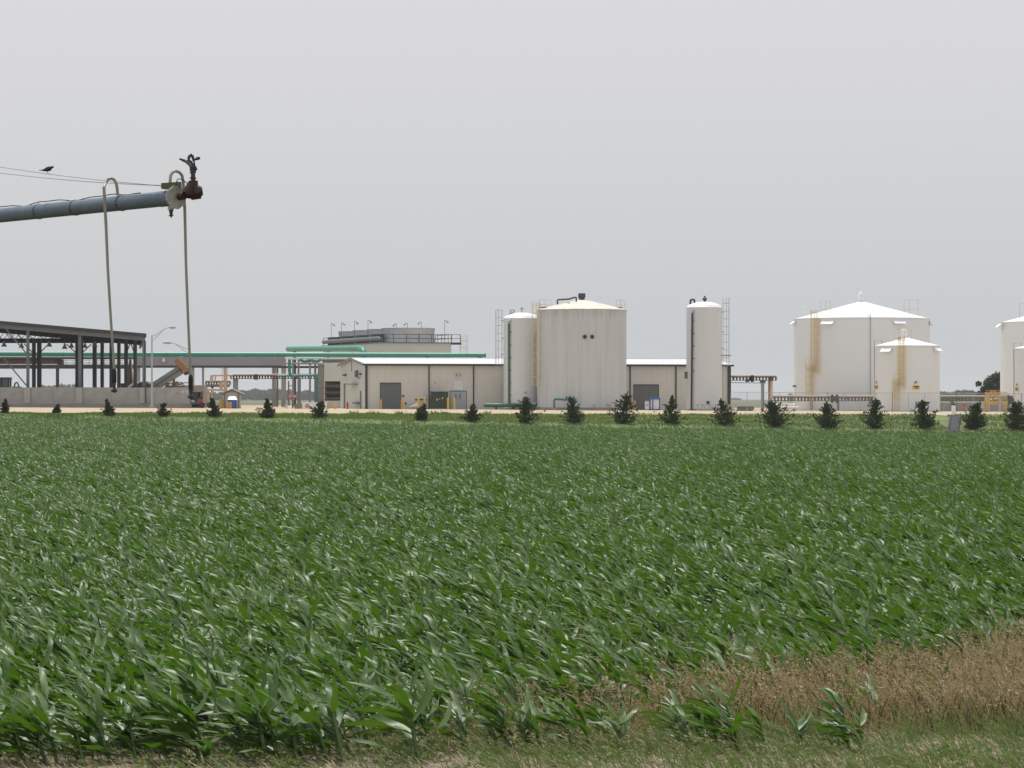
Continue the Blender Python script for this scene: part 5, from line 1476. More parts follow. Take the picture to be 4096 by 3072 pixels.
# main green pipe
Ygp = 404.9
gp_ = thing('green_pipe', 'long horizontal sea-green pipe running over the bridge and behind the roof', 'pipe', (PX(3, 600, Ygp), Ygp, G(PX(3, 600, Ygp), Ygp)))
rg = PL(3, 25.5, Ygp); zc = PZ(3, 491, Ygp)
xe = PX(4, 1948, Ygp)
nseg = 9; x0 = PX(2, 0, Ygp) - 14
cuts = [x0, PX(2, 700, Ygp), PX(3, 300, Ygp), PX(3, 1527, Ygp), PX(4, 475, Ygp), PX(4, 695, Ygp), PX(4, 1738, Ygp), xe - rg * .4]
zr_ = lambda X: lerp(PZ(3, 489, Ygp), PZ(4, 500, Ygp), (X - PX(3, 0, Ygp)) / (xe - PX(3, 0, Ygp)))
for a, b in zip(cuts[:-1], cuts[1:]):
    MB().tube([(a + .008, Ygp, zr_(a)), (b - .008, Ygp, zr_(b))], rg, 20).build('pipe_length', M_green, gp_, True)
    MB().tube([(b - .05, Ygp, zr_(b)), (b + .05, Ygp, zr_(b))], rg * 1.02, 20).build('joint_ring', M_dgreen, gp_, True)
MB().tube([(xe - rg * .4, Ygp, zr_(xe)), (xe - rg * .1, Ygp, zr_(xe)), (xe, Ygp, zr_(xe))], [rg, rg * .97, rg * .7], 20).build('end_cap', M_green, gp_, True)
for X in (PX(4, 600, Ygp), PX(4, 1300, Ygp), PX(4, 1880, Ygp)):
    MB().box(X - .25, X + .25, Ygp - .3, Ygp + .3, G(X, Ygp) - .1, zr_(X) - rg + .02).build('pipe_stand', M_dsteel, gp_)
for x in (460, 1100, 1500, 2000):
    X = PX(3, x, Ygp) ; MB().box(X - .3, X + .3, Ygp - .35, Ygp + .35, PZ(3, 522, Ygp), zr_(X) - rg + .05).build('saddle', M_lsteel, gp_) if x < 1600 else None
# branch pipe coming from the cooling tower and turning in
b2 = thing('branch_pipe', 'sea-green branch pipe bending down in front of the cooling tower', 'pipe', (PX(4, 400, 407), 407, G(PX(4, 400, 407), 407)))
rb = PL(4, 33, 407)
A = P(3, 1640, 432, 440); B = P(4, 520, 424, 408.5)
pts_ = [A, lerp(A, B, .5), B, P(4, 552, 426, 407.3), P(4, 578, 436, 406.2), P(4, 590, 458, 405.4), P(4, 592, 488, 405.2)]
MB().tube(pts_, rb, 18).build('pipe_run', M_green, b2, True)
MB().tube([lerp(A, B, .93), lerp(A, B, .935)], rb * 1.03, 18).build('joint_ring', M_dgreen, b2, True)
for u in (.1, .6): q = lerp(A, B, u); MB().box(q.x - .2, q.x + .2, q.y - .2, q.y + .2, G(q.x, q.y) - .1, q.z - rb * .9).build('pipe_stand', M_dsteel, b2)
MB().beam(P(4, 150, 462, 404.2), P(4, 462, 448, 404.2), .05, .07).beam(P(4, 466, 440, 404.2), P(4, 466, 545, 404.2), .06).build('handrail', M_lsteel, b2)
# white-roofed canopy
Yc = 376.0
t = thing('pipe_canopy', 'white-edged canopy roof on thick columns beside the gable end', 'canopy', (PX(14, 900, Yc), Yc, G(PX(14, 900, Yc), Yc)))
x0, x1 = PX(14, 212, Yc), PX(4, 2080, Yc)
zz0, zz1 = PZ(14, 96, Yc), PZ(14, 58, Yc)
MB().prism([(x0, Yc, zz0 + .08), (x1, Yc, zz0), (x1, Yc, zz1 - .02), (x0, Yc, zz1)], (0, 9, 0)).build('roof', M_white, t)
MB().box(PX(14, 1040, Yc), PX(14, 1700, Yc), Yc + .05, Yc + .4, PZ(14, 168, Yc), zz0 - .004).build('eave_beam', M_steel, t)
MB().box(PX(14, 235, Yc), PX(14, 1135, Yc), Yc + .2, Yc + .5, PZ(14, 210, Yc), PZ(14, 178, Yc)).build('tie_beam', M_lsteel, t)
MB().box(PX(14, 235, Yc), PX(14, 1005, Yc), Yc - .1, Yc + .12, PZ(14, 178, Yc), PZ(14, 168, Yc)).build('conduit_run', M_signw, t)
for xa_, xb_, y, m_, dy in ((378, 416, 100, M_girder, .3), (502, 542, 100, M_girder, 1.2), (752, 796, 100, M_girder, .3), (868, 912, 100, M_girder, 1.2), (950, 1080, 212, M_concd, .9), (1138, 1284, 168, M_conc, .7)):
    X0, X1 = PX(14, xa_, Yc + dy), PX(14, xb_, Yc + dy)
    MB().box(X0, X1, Yc + dy - (X1 - X0) / 2, Yc + dy + (X1 - X0) / 2, G(X0, Yc) - .1, PZ(14, y, Yc + dy) - .006).build('column', m_, t)
for xs_ in (4, 1400), (4, 2050):
    X = PX(*xs_, Yc); MB().box(X - .2, X + .2, Yc + .4, Yc + .8, G(X, Yc) - .1, zz0 - .02).build('column', M_steel, t)
MB().box(PX(14, 430, Yc + 2.5), PX(14, 1135, Yc + 2.5), Yc + 2.3, Yc + 2.6, PZ(14, 290, Yc + 2.5), PZ(14, 243, Yc + 2.5)).box(PX(14, 80, Yc + 2.5), PX(14, 380, Yc + 2.5), Yc + 2.3, Yc + 2.6, PZ(14, 290, Yc + 2.5), PZ(14, 243, Yc + 2.5)).build('cross_beam', M_dsteel, t)
MB().beam(P(14, 1290, 245, Yc - 1.5), P(14, 1445, 385, Yc - 1.5), .08).build('stay_rod', M_dsteel, t)
# teal drop pipes under the canopy
Yq = 374.5
t = thing('teal_pipework', 'teal elbowed pipes threading between the canopy columns', 'pipework', (PX(14, 600, Yq), Yq, G(PX(14, 600, Yq), Yq)))
MB().tube([P(14, 320, 100, Yq), P(14, 320, 350, Yq), P(14, 330, 420, Yq), P(14, 350, 450, Yq)], .19, 12).build('drop_pipe', M_teal, t, True)
MB().tube([P(14, 60, 465, Yq), P(14, 240, 460, Yq), P(14, 870, 450, Yq), P(14, 915, 460, Yq), P(14, 930, 490, Yq), P(14, 932, 960, Yq), P(14, 932, 1180, Yq)], .13, 12).build('header', M_teal, t, True)
MB().tube([P(14, 560, 90, Yq + 1), P(14, 590, 125, Yq + 1), P(14, 640, 140, Yq + 1), P(14, 740, 130, Yq + 1), P(14, 770, 100, Yq + 1)], .2, 10).tube([P(14, 800, 100, Yq + 1), P(14, 850, 138, Yq + 1), P(14, 960, 132, Yq + 1), P(14, 1020, 95, Yq + 1)], .2, 10).build('return_bend', M_teal, t, True)
# louvred intake beside the gable
Yi = 366.0
t = thing('louvred_intake', 'beige intake house with stacked brown louvres beside the gable end', 'intake house', (PX(14, 1370, Yi), Yi, G(PX(14, 1370, Yi), Yi)))
x0, x1 = PX(14, 1090, Yi), PX(14, 1520, Yi); g = G(x0, Yi)
MB().box(x0, x1, Yi, Yi + 5, PZ(14, 580, Yi), PZ(14, 172, Yi)).build('housing', M_wall2, t)
MB().box(x0, x1, Yi + .1, Yi + 5, g - .1, PZ(14, 1010, Yi)).build('base', M_wall2, t)
MB().box(x0, x1, Yi + 1.2, Yi + 5, PZ(14, 1009, Yi), PZ(14, 581, Yi)).build('core', M_dsteel, t)
for i in range(3):
    y0, y1 = 600 + i * 135, 600 + (i + 1) * 135
    z1_, z0_ = PZ(14, y0, Yi), PZ(14, y1, Yi)
    MB().prism([(x0, Yi + 1.1, z1_ - .08), (x0, Yi + .15, z0_ + .25), (x0, Yi + .15, z0_ + .18), (x0, Yi + 1.15, z1_ - .14)], (x1 - x0, 0, 0)).build('louvre', M_brick, t)
    MB().box(x0, x1, Yi + .05, Yi + 1.15, z0_, z0_ + .12).build('ledge', M_dsteel, t)

# ================================================================== cooling tower
M_stack = mat('pale_fan_stack', (0.56, 0.58, 0.61), 0.5, var=0.06)
E = Vector((-.325, .946, 0)); EN = Vector((.946, .325, 0))
C0 = Vector((-17.9, 409.5, 0)); LS, LW = 29.6, 10.1
zd = PZ(18, 398, 409.5)
ct = thing('cooling_tower', 'beige cooling tower with four ribbed grey fan stacks on its deck', 'cooling tower', C0 + EN * 5 + E * 14)
ORIG[ct.name] = Vector(ct.location)
def cp(a, b, z): return C0 + EN * a + E * b + Vector((0, 0, z))
def cbox(mb, a0, a1, b0, b1, z0, z1):
    v = [cp(a, b, z) for z in (z0, z1) for a, b in ((a0, b0), (a1, b0), (a1, b1), (a0, b1))]
    return mb.add(v, [(0, 3, 2, 1), (4, 5, 6, 7), (0, 1, 5, 4), (1, 2, 6, 5), (2, 3, 7, 6), (3, 0, 4, 7)])
g = 0.0
m = MB(); cbox(m, 0, LW, 0, LS, g - .2, zd - .12); m.build('casing', M_wall2, ct)
m = MB(); cbox(m, -.25, LW + .25, -.25, LS + .25, zd - .118, zd); m.build('deck', M_steel, ct)
for i in range(4):
    c = cp(LW / 2, LS * (i + .5) / 4, zd); rr_ = 3.62
    hs = PZ(18, 193, 413) - zd
    st = MB().lathe([(rr_ * 1.02, 0), (rr_ * .985, hs * .18), (rr_ * .965, hs * .4), (rr_ * .975, hs * .75), (rr_ * 1.0, hs), (rr_ * .97, hs), (rr_ * .95, hs * .4), (rr_ * .98, .02)], c, 48, close=False).build('fan_stack', M_stack, ct, True)
    m = MB()
    for k in range(40):
        a = 2 * math.pi * k / 40; d = Vector((math.cos(a), math.sin(a), 0))
        m.beam(c + d * (rr_ * 1.02) + Vector((0, 0, 0)), c + d * (rr_ * .97) + Vector((0, 0, hs * .4)), .05, .07, up=d)
        m.beam(c + d * (rr_ * .97) + Vector((0, 0, hs * .4)), c + d * (rr_ * 1.005) + Vector((0, 0, hs * .99)), .05, .07, up=d)
    m.build('stack_ribs', M_stack, st)
    MB().lathe([(rr_ * 1.015, hs - .05), (rr_ * 1.03, hs - .04), (rr_ * 1.03, hs + .02), (rr_ * .98, hs + .02)], c, 48, close=False).build('stack_rim', M_stack, st)
per = [cp(0, LS, zd), cp(0, LS * .75, zd), cp(0, LS * .5, zd), cp(0, LS * .25, zd), cp(0, 0, zd)] + [cp(LW * u, 0, zd) for u in (.18, .36, .54, .72, .86, 1.0)] + [cp(LW, LS * u, zd) for u in (.1, .25, .5, 1)]
railing(per, zd, 1.07, M_dsteel, ct, .08)
railing([cp(LW * .74, -.15, zd), cp(LW * .8, -.15, zd), cp(LW * .9, -.15, zd), cp(LW * .95, -.15, zd), cp(LW, -.15, zd), cp(LW + 1.3, -.15, zd)], zd, 1.07, M_dsteel, ct, .07)
m = MB(); cbox(m, LW, LW + 1.4, -.2, 1.0, zd - .3, zd - .002); m.build('ladder_platform', M_dsteel, ct)
ladder_cage(ct, cp(LW + 1.45, .4, 0), 1.0, zd + 1.1, .8, 1.0, EN, mat('pale_pink_ladder', (.52, .42, .36), .6), 2.0)
# header pipe and motors on the near-side deck edge
MB().tube([cp(-.1, LS * .98, zd + .50), cp(-.1, 1.2, zd + .50), cp(-.1, .5, zd + .45), cp(.15, .15, zd + .3)], .29, 14).build('water_header', M_steel, ct, True)
for i in range(4):
    m = MB(); cbox(m, .15, 1.15, LS * (i + .3) / 4, LS * (i + .75) / 4, zd + .003, zd + 1.15); m.build('fan_motor', M_dsteel, ct)
def floodlight(x, yh, yb, left, i):
    q = P(18, x, yh, 409.0 + i * 0)
    # stand it on the deck rail line nearest to the sight line
    Yd = 409.4 if x > 880 else lerp(409.6, 437, (880 - x) / 760.0)
    if left: Yd = 424.0
    q = P(18, x, yh, Yd)
    t = thing('floodlight', 'small floodlight on a thin pole above the cooling tower deck', 'floodlight', (q.x, Yd, zd), 'floodlights along the cooling tower deck')
    MB().tube([(q.x, Yd, zd), (q.x, Yd, q.z + .25)], .035, 6).build('pole', M_steel, t)
    s = -1 if left else 1
    h = Vector((q.x, Yd, q.z + .22))
    MB().tube([h, h + Vector((s * .18, -.02, .05)), h + Vector((s * .5, -.1, -.28))], [.06, .09, .2], 10).build('lamp_head', M_galv, t)
for i, (x, yh, yb, lf) in enumerate(((166, 150, 320, 0), (315, 140, 310, 0), (510, 122, 220, 0), (708, 105, 215, 0), (1127, 155, 190, 1), (1288, 142, 190, 1), (1494, 128, 190, 1), (1838, 105, 280, 0))):
    floodlight(x, yh, yb, lf, i)

# ================================================================== perforated pipe racks
def pipe_rack(k, x0, x1, y0, y1, Y, posts, label, pipes=(), step=12, pm=M_peach):
    """castellated beam pair with round holes, pipes laid on top"""
    X0, X1 = PX(k, x0, Y), PX(k, x1, Y); z1, z0 = PZ(k, y0, Y), PZ(k, y1, Y); h = z1 - z0
    t = thing('pipe_rack', label, 'pipe rack', ((X0 + X1) / 2, Y, G((X0 + X1) / 2, Y)))
    pitch = h * .88; n = max(2, int((X1 - X0) / pitch)); pitch = (X1 - X0) / n
    for dy in (-.5, .5):
        m = MB()
        m.box(X0, X1, Y + dy - .11, Y + dy + .11, z1 - h * .12, z1); m.box(X0, X1, Y + dy - .11, Y + dy + .11, z0, z0 + h * .12)
        w_ = pitch * (.55 if dy > 0 else .50)
        for i in range(n + 1):
            xc_ = X0 + i * pitch
            za_, zb__ = z0 + h * .12 + .001, z1 - h * .12 - .001
            pl = [(xc_ - w_ * .5, za_), (xc_ + w_ * .5, za_), (xc_ + w_ * .24, lerp(za_, zb__, .3)), (xc_ + w_ * .24, lerp(za_, zb__, .62)), (xc_ + w_ * .5, zb__), (xc_ - w_ * .5, zb__), (xc_ - w_ * .24, lerp(za_, zb__, .62)), (xc_ - w_ * .24, lerp(za_, zb__, .3))]
            m.prism([(a, Y + dy - .03, b) for a, b in pl], (0, .06, 0))
        m.build('castellated_beam', M_dsteel, t)
    m = MB(); X = X0 + .3
    while X < X1: m.box(X - .05, X + .05, Y - .38, Y + .38, z1 - h * .55, z1 - h * .2); X += 2.2
    m.build('cross_ties', M_dsteel, t)
    for i, (rr_, dy) in enumerate(((.12, -.3), (.09, 0), (.12, .3))):
        MB().tube([(X0 - .05, Y + dy, z1 + rr_), (X1 + .05, Y + dy, z1 + rr_)], rr_, 8).build('rack_pipe', pm if i != 1 else M_signw, t, True)
    for x, w_, m_ in posts:
        X = PX(k, x, Y); MB().box(X - w_ / 2, X + w_ / 2, Y - .3, Y + .3, G(X, Y) - .1, z0 - .003).build('post', m_, t)
    return t, z0, z1
# upper rack right of the building
tk, z0, z1 = pipe_rack(6, 1303, 1808, 1018, 1057, 356.5, ((1660, .34, M_girder),), 'dark perforated pipe rack leaving the right end of the building')
q = P(6, 1545, 1035, 356.0); MB().lathe([(.18, -.4), (.25, -.1), (.25, .2), (.12, .42)], q, 10).build('valve', M_black, tk, True)
q = P(6, 1492, 1050, 356.0); MB().lathe([(.2, -.25), (.3, 0), (.2, .15)], q, 10).build('valve', M_dsteel, tk, True)
MB().box(PX(6, 1632, 356.5), PX(6, 1690, 356.5), 356.1, 356.9, PZ(6, 1080, 356.5), z0 - .004).build('bearing', M_steel, tk)
MB().tube([P(6, 1310, 1080, 356.3), P(6, 1700, 1085, 356.3)], .05, 6).build('guy_pipe', M_lsteel, tk)
# dropping pipes
pt = thing('drop_pipes', 'orange and white pipes dropping between the upper and lower racks', 'pipework', (PX(6, 1745, 357.5), 357.5, G(PX(6, 1745, 357.5), 357.5)))
for x, r_, m_, y1 in ((1730, .09, M_steel, 1395), (1742, .13, M_orange, 1250), (1755, .1, M_signw, 1245), (1765, .08, M_peach, 1245)):
    MB().tube([P(6, x - 14, 1012, 357.2), P(6, x, 1022, 357.2), P(6, x, y1, 357.2), P(6, x + (14 if y1 < 1300 else 0), y1 + 4, 357.2)], r_, 8).build('pipe', m_, pt, True)
# lower rack, passing behind the smaller tank
tk, z0, z1 = pipe_rack(7, 75, 2090, 950, 982, 359.0, ((110, .2, M_steel), (415, .2, M_steel), (640, .2, M_steel), (1180, .25, M_steel), (1600, .25, M_steel), (1840, .25, M_steel)), 'low dark perforated pipe rack running along before the white tanks')
for x in (630, 590): q = P(7, x, 962, 358.3); MB().lathe([(.14, -.5), (.22, -.2), (.22, .25), (.1, .5)], q, 10).build('valve', M_black, tk, True)
# rack under the bridge
tk, z0, z1 = pipe_rack(3, 1005, 2052, 727, 762, 384.0, ((1058, .62, M_girder), (1760, .4, M_girder)), 'dark perforated pipe rack reaching under the bridge towards the canopy')
MB().box(PX(3, 1268, 383.4), PX(3, 1306, 383.4), 382.6, 383.4, PZ(3, 772, 383.4), PZ(3, 710, 383.4)).build('junction_box', M_dsteel, tk)
tk, z0, z1 = pipe_rack(3, 730, 996, 797, 828, 378.0, ((800, .28, M_rust), (950, .22, M_steel)), 'short perforated pipe rack above the gabled hut')
MB().box(PX(3, 728, 378), PX(3, 996, 378), 377.4, 377.7, PZ(3, 852, 378), PZ(3, 830, 378)).build('cable_tray', M_steel, tk)
pt = thing('orange_pipework', 'faded orange pipes looping around the short rack by the hut', 'pipework', (PX(3, 830, 376), 376, G(PX(3, 830, 376), 376)))
Yo = 376.6
for pl, r_ in (([(1022, 722), (800, 722), (786, 730), (784, 800)], .13), ([(1022, 722), (818, 724), (806, 732), (805, 800)], .07), ([(835, 735), (833, 795)], .08), ([(930, 878), (720, 878), (708, 888), (706, 1092)], .13), ([(930, 884), (800, 884), (798, 1000), (797, 1090)], .14), ([(890, 795), (890, 880)], .15), ([(908, 795), (905, 885)], .1), ([(938, 640), (940, 880), (938, 1090)], .16), ([(962, 640), (960, 880)], .07), ([(756, 884), (756, 1090)], .11), ([(745, 852), (745, 1090)], .06)):
    MB().tube([P(3, a, b, Yo - .0004 * a) for a, b in pl], r_, 8).build('pipe', M_peach, pt, True)
MB().box(PX(3, 700, Yo - 1), PX(3, 722, Yo - 1), Yo - 1.2, Yo - .8, G(PX(3, 700, Yo), Yo) - .05, PZ(3, 1022, Yo)).build('pipe_guard', M_orange, pt)
ladder_cage(pt, P(3, 928, 1000, 377.2), PZ(3, 1000, 377.2), PZ(3, 645, 377.2), .7, .5, (0, -1, 0), M_peach, 4.0)

# ================================================================== hut, toilet, signs
Yh = 343.0
x0, x1 = PX(3, 940, Yh), PX(3, 1092, Yh); g = G((x0 + x1) / 2, Yh); ze = PZ(3, 925, Yh); za_ = PZ(3, 884, Yh); xm = (x0 + x1) / 2
t = thing('gabled_hut', 'small beige gabled hut with brown corner posts', 'hut', (xm, Yh + 1.5, g))
MB().prism([(x0, Yh, g - .1), (x1, Yh, g - .1), (x1, Yh, ze), (xm, Yh, za_ - .1), (x0, Yh, ze)], (0, 3, 0)).build('wall', mat('hut_siding', (.50, .48, .42), .7, var=.06), t)
for s in (-1, 1):
    e0 = Vector((xm, Yh - .25, za_ + .02)); e1 = Vector((xm + s * ((x1 - x0) / 2 + .45), Yh - .25, ze - .12))
    d = (e1 - e0).normalized(); nn = Vector((-d.z * s, 0, d.x * s)) * .10
    MB().prism([e0, e1, e1 + nn, e0 + nn], (0, 3.5, 0)).build('roof_slope', mat('hut_shingles', (.22, .20, .19), .9, var=.15), t)
    MB().beam(e0 + Vector((0, -.03, 0)), e1 + Vector((0, -.03, 0)), .05, .16).build('barge_board', mat('hut_trim', (.16, .11, .09), .7), t)
for X in (x0 - .02, x1 + .02): MB().box(X - .06, X + .06, Yh - .12, Yh - .003, g, ze - .05).build('corner_post', mat('hut_trim', (.16, .11, .09), .7), t)
Yt_ = 340.5
x0, x1 = PX(3, 975, Yt_), PX(3, 1072, Yt_); g = G(x0, Yt_); z1 = PZ(3, 990, Yt_); z2 = PZ(3, 960, Yt_)
t = thing('portable_toilet', 'blue portable toilet with white roof before the gabled hut', 'portable toilet', ((x0 + x1) / 2, Yt_, g))
MB().box(x0 + .04, x1 - .04, Yt_ - .55, Yt_ + .6, g + .05, z1).build('cabin', M_blue, t)
MB().box(x0 + .18, x1 - .18, Yt_ - .575, Yt_ - .552, g + .12, z1 - .12).build('door', mat('door_blue', (.025, .10, .34), .45), t)
MB().prism([(x0 - .02, Yt_ - .6, z1 - .02), (x1 + .06, Yt_ - .6, z1 - .05), (x1 - .2, Yt_ + .2, z2 + .02), (x0 + .06, Yt_ + .2, z2)], (0, .45, .04)).build('roof', M_white, t)
for X in (x0, x1 - .08): MB().box(X, X + .08, Yt_ - .6, Yt_ - .5, g, z1 - .03).build('corner_post', M_blue, t)
MB().box(x0 - .05, x1 + .05, Yt_ - .65, Yt_ + .65, g - .05, g + .048).build('skid', M_dsteel, t)
q = P(3, 902, 1060, 341); MB()
t = thing('yellow_drum', 'small dull yellow drum beside the gabled hut', 'drum', (q.x, 341.5, G(q.x, 341.5)))
MB().lathe([(.30, 0), (.31, .05), (.29, .06), (.29, .95), (.31, .96), (.31, 1.02), (.26, 1.03)], (q.x, 341.5, G(q.x, 341.5)), 16).build('barrel', mat('dull_yellow', (.42, .28, .05), .6), t, True)
MB().tube([(q.x, 341.5, G(q.x, 341.5) + 1.0), (q.x, 341.5, G(q.x, 341.5) + 1.12)], .06, 8).build('bung', M_steel, t)
q = P(13, 740, 780, 342); gq = G(q.x, 342)
t = thing('steel_cabinet', 'small pale steel cabinet left of the gabled hut', 'cabinet', (q.x, 342, gq))
MB().box(q.x - .35, q.x + .35, 341.7, 342.3, gq, q.z + .35).build('case', M_lsteel, t)
MB().box(q.x - .3, q.x + .3, 341.68, 341.699, gq + .1, q.z + .3).build('door', M_galv, t)
# stop sign
Ys_ = 343.0
q = P(14, 388, 915, Ys_); g = G(q.x, Ys_)
t = thing('stop_sign', 'red octagonal stop sign on a post beneath the canopy', 'stop sign', (q.x, Ys_, g))
MB().beam((q.x, Ys_ + .05, g - .2), (q.x, Ys_ + .05, q.z + .3), .09).build('post', M_dsteel, t)
ro = PL(14, 72, Ys_)
octo = lambda r_, y: [Vector((q.x + r_ * math.sin(R(22.5 + 45 * i)) * .92, y, q.z + r_ * math.cos(R(22.5 + 45 * i)))) for i in range(8)]
MB().prism(octo(ro, Ys_ - .03), (0, .03, 0)).build('border', M_signw, t)
fc = MB().prism(octo(ro * .93, Ys_ - .045), (0, .012, 0)).build('face', M_red, t)
cu = bpy.data.curves.new('lettering', 'FONT'); cu.body = 'STOP'; cu.align_x = 'CENTER'; cu.align_y = 'CENTER'; cu.size = .34; cu.extrude = .002
tmp = bpy.data.objects.new('tmp_text', cu)
me_t = bpy.data.meshes.new_from_object(tmp); bpy.data.objects.remove(tmp)
lt = bpy.data.objects.new('lettering', me_t); COL.objects.link(lt); lt.parent = fc; me_t.materials.clear(); me_t.materials.append(M_signw)
lt.rotation_euler = (R(90), 0, 0); lt.location = Vector((q.x, Ys_ - .052, q.z)) - ORIG[fc.name]
# white diked container with red hazard diamond
Yw = 341.0
x0, x1 = PX(14, 600, Yw), PX(14, 1158, Yw); g = G(x0, Yw); zt_ = PZ(14, 1055, Yw)
t = thing('dike_container', 'low white corrugated container with a red hazard diamond', 'container', ((x0 + x1) / 2, Yw + 1, g))
MB().box(x0 + .04, x1 - .04, Yw + .04, Yw + 2, g - .05, zt_ - .05).build('core', M_signw, t)
npn = 9
for i in range(npn):
    a, b = lerp(x0, x1, i / npn), lerp(x0, x1, (i + 1) / npn)
    MB().box(a + .02, b - .02, Yw, Yw + .038, g, zt_ - .07).build('panel', M_white, t)
MB().box(x0 - .02, x1 + .02, Yw - .03, Yw + 2.02, zt_ - .048, zt_ + .05).build('rim', M_white, t)
q = P(14, 715, 1125, Yw - .02); d_ = .27
MB().prism([q + Vector((a * d_, 0, b * d_)) for a, b in ((0, -1), (1, 0), (0, 1), (-1, 0))], (0, .015, 0)).build('hazard_diamond', M_red, t)
MB().prism([q + Vector((a * d_ * .4, -.012, b * d_ * .4)) for a, b in ((0, -1), (1, 0), (0, 1), (-1, 0))], (0, .01, 0)).build('diamond_symbol', M_signw, t)
q = P(14, 520, 1150, 344); gq = G(q.x, 344)
t = thing('brown_crate', 'tan crate standing between the white container and stop sign', 'crate', (q.x, 344, gq))
x0, x1 = PX(14, 440, 344), PX(14, 595, 344)
MB().box(x0, x1, 343.4, 344.6, gq, PZ(14, 1080, 344)).build('body', mat('tan_board', (.33, .29, .24), .8), t)
for X in (x0 + .05, (x0 + x1) / 2, x1 - .05): MB().box(X - .05, X + .05, 343.36, 343.399, gq, PZ(14, 1080, 344)).build('batten', M_debris, t)
q = P(14, 245, 1140, 344)
t = thing('notice_board', 'small pale notice board on legs left of the stop sign', 'notice board', (q.x, 344, G(q.x, 344)))
MB().box(PX(14, 215, 344), PX(14, 275, 344), 343.97, 344.0, PZ(14, 1160, 344), PZ(14, 1090, 344)).build('board', mat('pale_blue_board', (.5, .52, .58), .6), t)
for x in (222, 268): X = PX(14, x, 344); MB().box(X - .03, X + .03, 344.005, 344.06, G(X, 344) - .1, PZ(14, 1090, 344)).build('leg', M_steel, t)
q = P(14, 300, 900, 420)
t = thing('utility_pole', 'thin far utility pole seen between bridge and canopy columns', 'utility pole', (q.x, 620, G(q.x, 620)))
X = PX(14, 302, 620); MB().tube([(X, 620, G(X, 620) - .3), (X, 620, PZ(14, 570, 620))], [.22, .14], 8).build('pole', M_debris, t)
MB().beam((X - .2, 620, PZ(14, 680, 620)), (X + 1.1, 620, PZ(14, 676, 620)), .15).beam((X - .2, 620, PZ(14, 770, 620)), (X + .9, 620, PZ(14, 776, 620)), .15).build('crossarm', M_debris, t)

# ================================================================== yard on the right
Yf = 336.0
t = thing('chain_link_fence', 'chain-link fence with thin posts before the white tanks', 'fence', (PX(7, 1200, Yf), Yf, G(PX(7, 1200, Yf), Yf)))
x0, x1 = PX(6, 1310, Yf), PX(7, 2600, Yf)
M_mesh = bpy.data.materials.new('chain_link_mesh'); M_mesh.use_nodes = True
n = M_mesh.node_tree.nodes; l = M_mesh.node_tree.links
bsd = n['Principled BSDF']; bsd.inputs['Base Color'].default_value = (.45, .46, .47, 1); bsd.inputs['Metallic'].default_value = .5; bsd.inputs['Roughness'].default_value = .4
tcn = n.new('ShaderNodeTexCoord'); wv = []
for sgn in (1, -1):
    mp = n.new('ShaderNodeMapping'); mp.inputs['Rotation'].default_value = (0, R(45) * sgn, 0); l.new(tcn.outputs['Object'], mp.inputs[0])
    sx = n.new('ShaderNodeSeparateXYZ'); l.new(mp.outputs[0], sx.inputs[0])
    mm = n.new('ShaderNodeMath'); mm.operation = 'PINGPONG'; mm.inputs[1].default_value = .0275; l.new(sx.outputs[0], mm.inputs[0])
    lt_ = n.new('ShaderNodeMath'); lt_.operation = 'LESS_THAN'; lt_.inputs[1].default_value = .0026; l.new(mm.outputs[0], lt_.inputs[0]); wv.append(lt_)
mxm = n.new('ShaderNodeMath'); mxm.operation = 'MAXIMUM'; l.new(wv[0].outputs[0], mxm.inputs[0]); l.new(wv[1].outputs[0], mxm.inputs[1])
l.new(mxm.outputs[0], bsd.inputs['Alpha'])
npost = 22
ht_ = 2.15
px_ = np.linspace(x0, x1, npost)
for i, X in enumerate(px_):
    g = G(X, Yf); MB().tube([(X, Yf, g - .1), (X, Yf, g + ht_)], .035, 6).build('post', M_steel if i % 4 == 2 else M_galv, t)
    if i < npost - 1:
        g2 = G(px_[i + 1], Yf)
        MB().add([(X, Yf + .04, g), (px_[i + 1], Yf + .04, g2), (px_[i + 1], Yf + .04, g2 + ht_ - .05), (X, Yf + .04, g + ht_ - .05)], [(0, 1, 2, 3)]).build('mesh_panel', M_mesh, t)
        MB().tube([(X, Yf + .04, g + ht_ - .02), (px_[i + 1], Yf + .04, g2 + ht_ - .02)], .03, 6).build('top_rail', M_lsteel, t)
MB().beam(P(7, 1283, 1075, Yf - .2), P(7, 1305, 985, Yf - .1), .07).build('brace', M_steel, t)
# yellow pump platform
Yy = 348.5
t = thing('pump_platform', 'yellow steel loading platform with railings beside the far white tanks', 'platform', (PX(12, 900, Yy), Yy, G(PX(12, 900, Yy), Yy)))
x0, x1 = PX(12, 625, Yy), PX(12, 1220, Yy); zd_ = PZ(12, 890, Yy); g = G(x0, Yy)
MB().box(x0, x1, Yy - .8, Yy + .8, zd_ - .25, zd_ + .12).build('deck', M_yellow, t)
for x, wd in ((650, .22), (715, .14), (1110, .16), (1165, .14)):
    X = PX(12, x, Yy)
    for dy in (-.65, .65): MB().box(X - wd / 2, X + wd / 2, Yy + dy - .08, Yy + dy + .08, g - .05, zd_ - .252).build('leg', M_yellow, t)
X = PX(12, 650, Yy); MB().box(X - .2, X + .2, Yy - .7, Yy - .4, zd_ + .121, PZ(12, 680, Yy)).build('mast', M_yellow, t)
for dy in (-.75, .75):
    railing([(PX(12, x, Yy), Yy + dy) for x in (700, 790, 900, 1000, 1100, 1200)], zd_ + .12, 1.05, M_yellow, t, .07, n_mid=2)
railing([(PX(12, x, Yy), Yy) for x in (660, 780, 900, 1040)], PZ(12, 740, Yy), .75, mat('rusty_yellow', (.5, .27, .08), .6), t, .07)
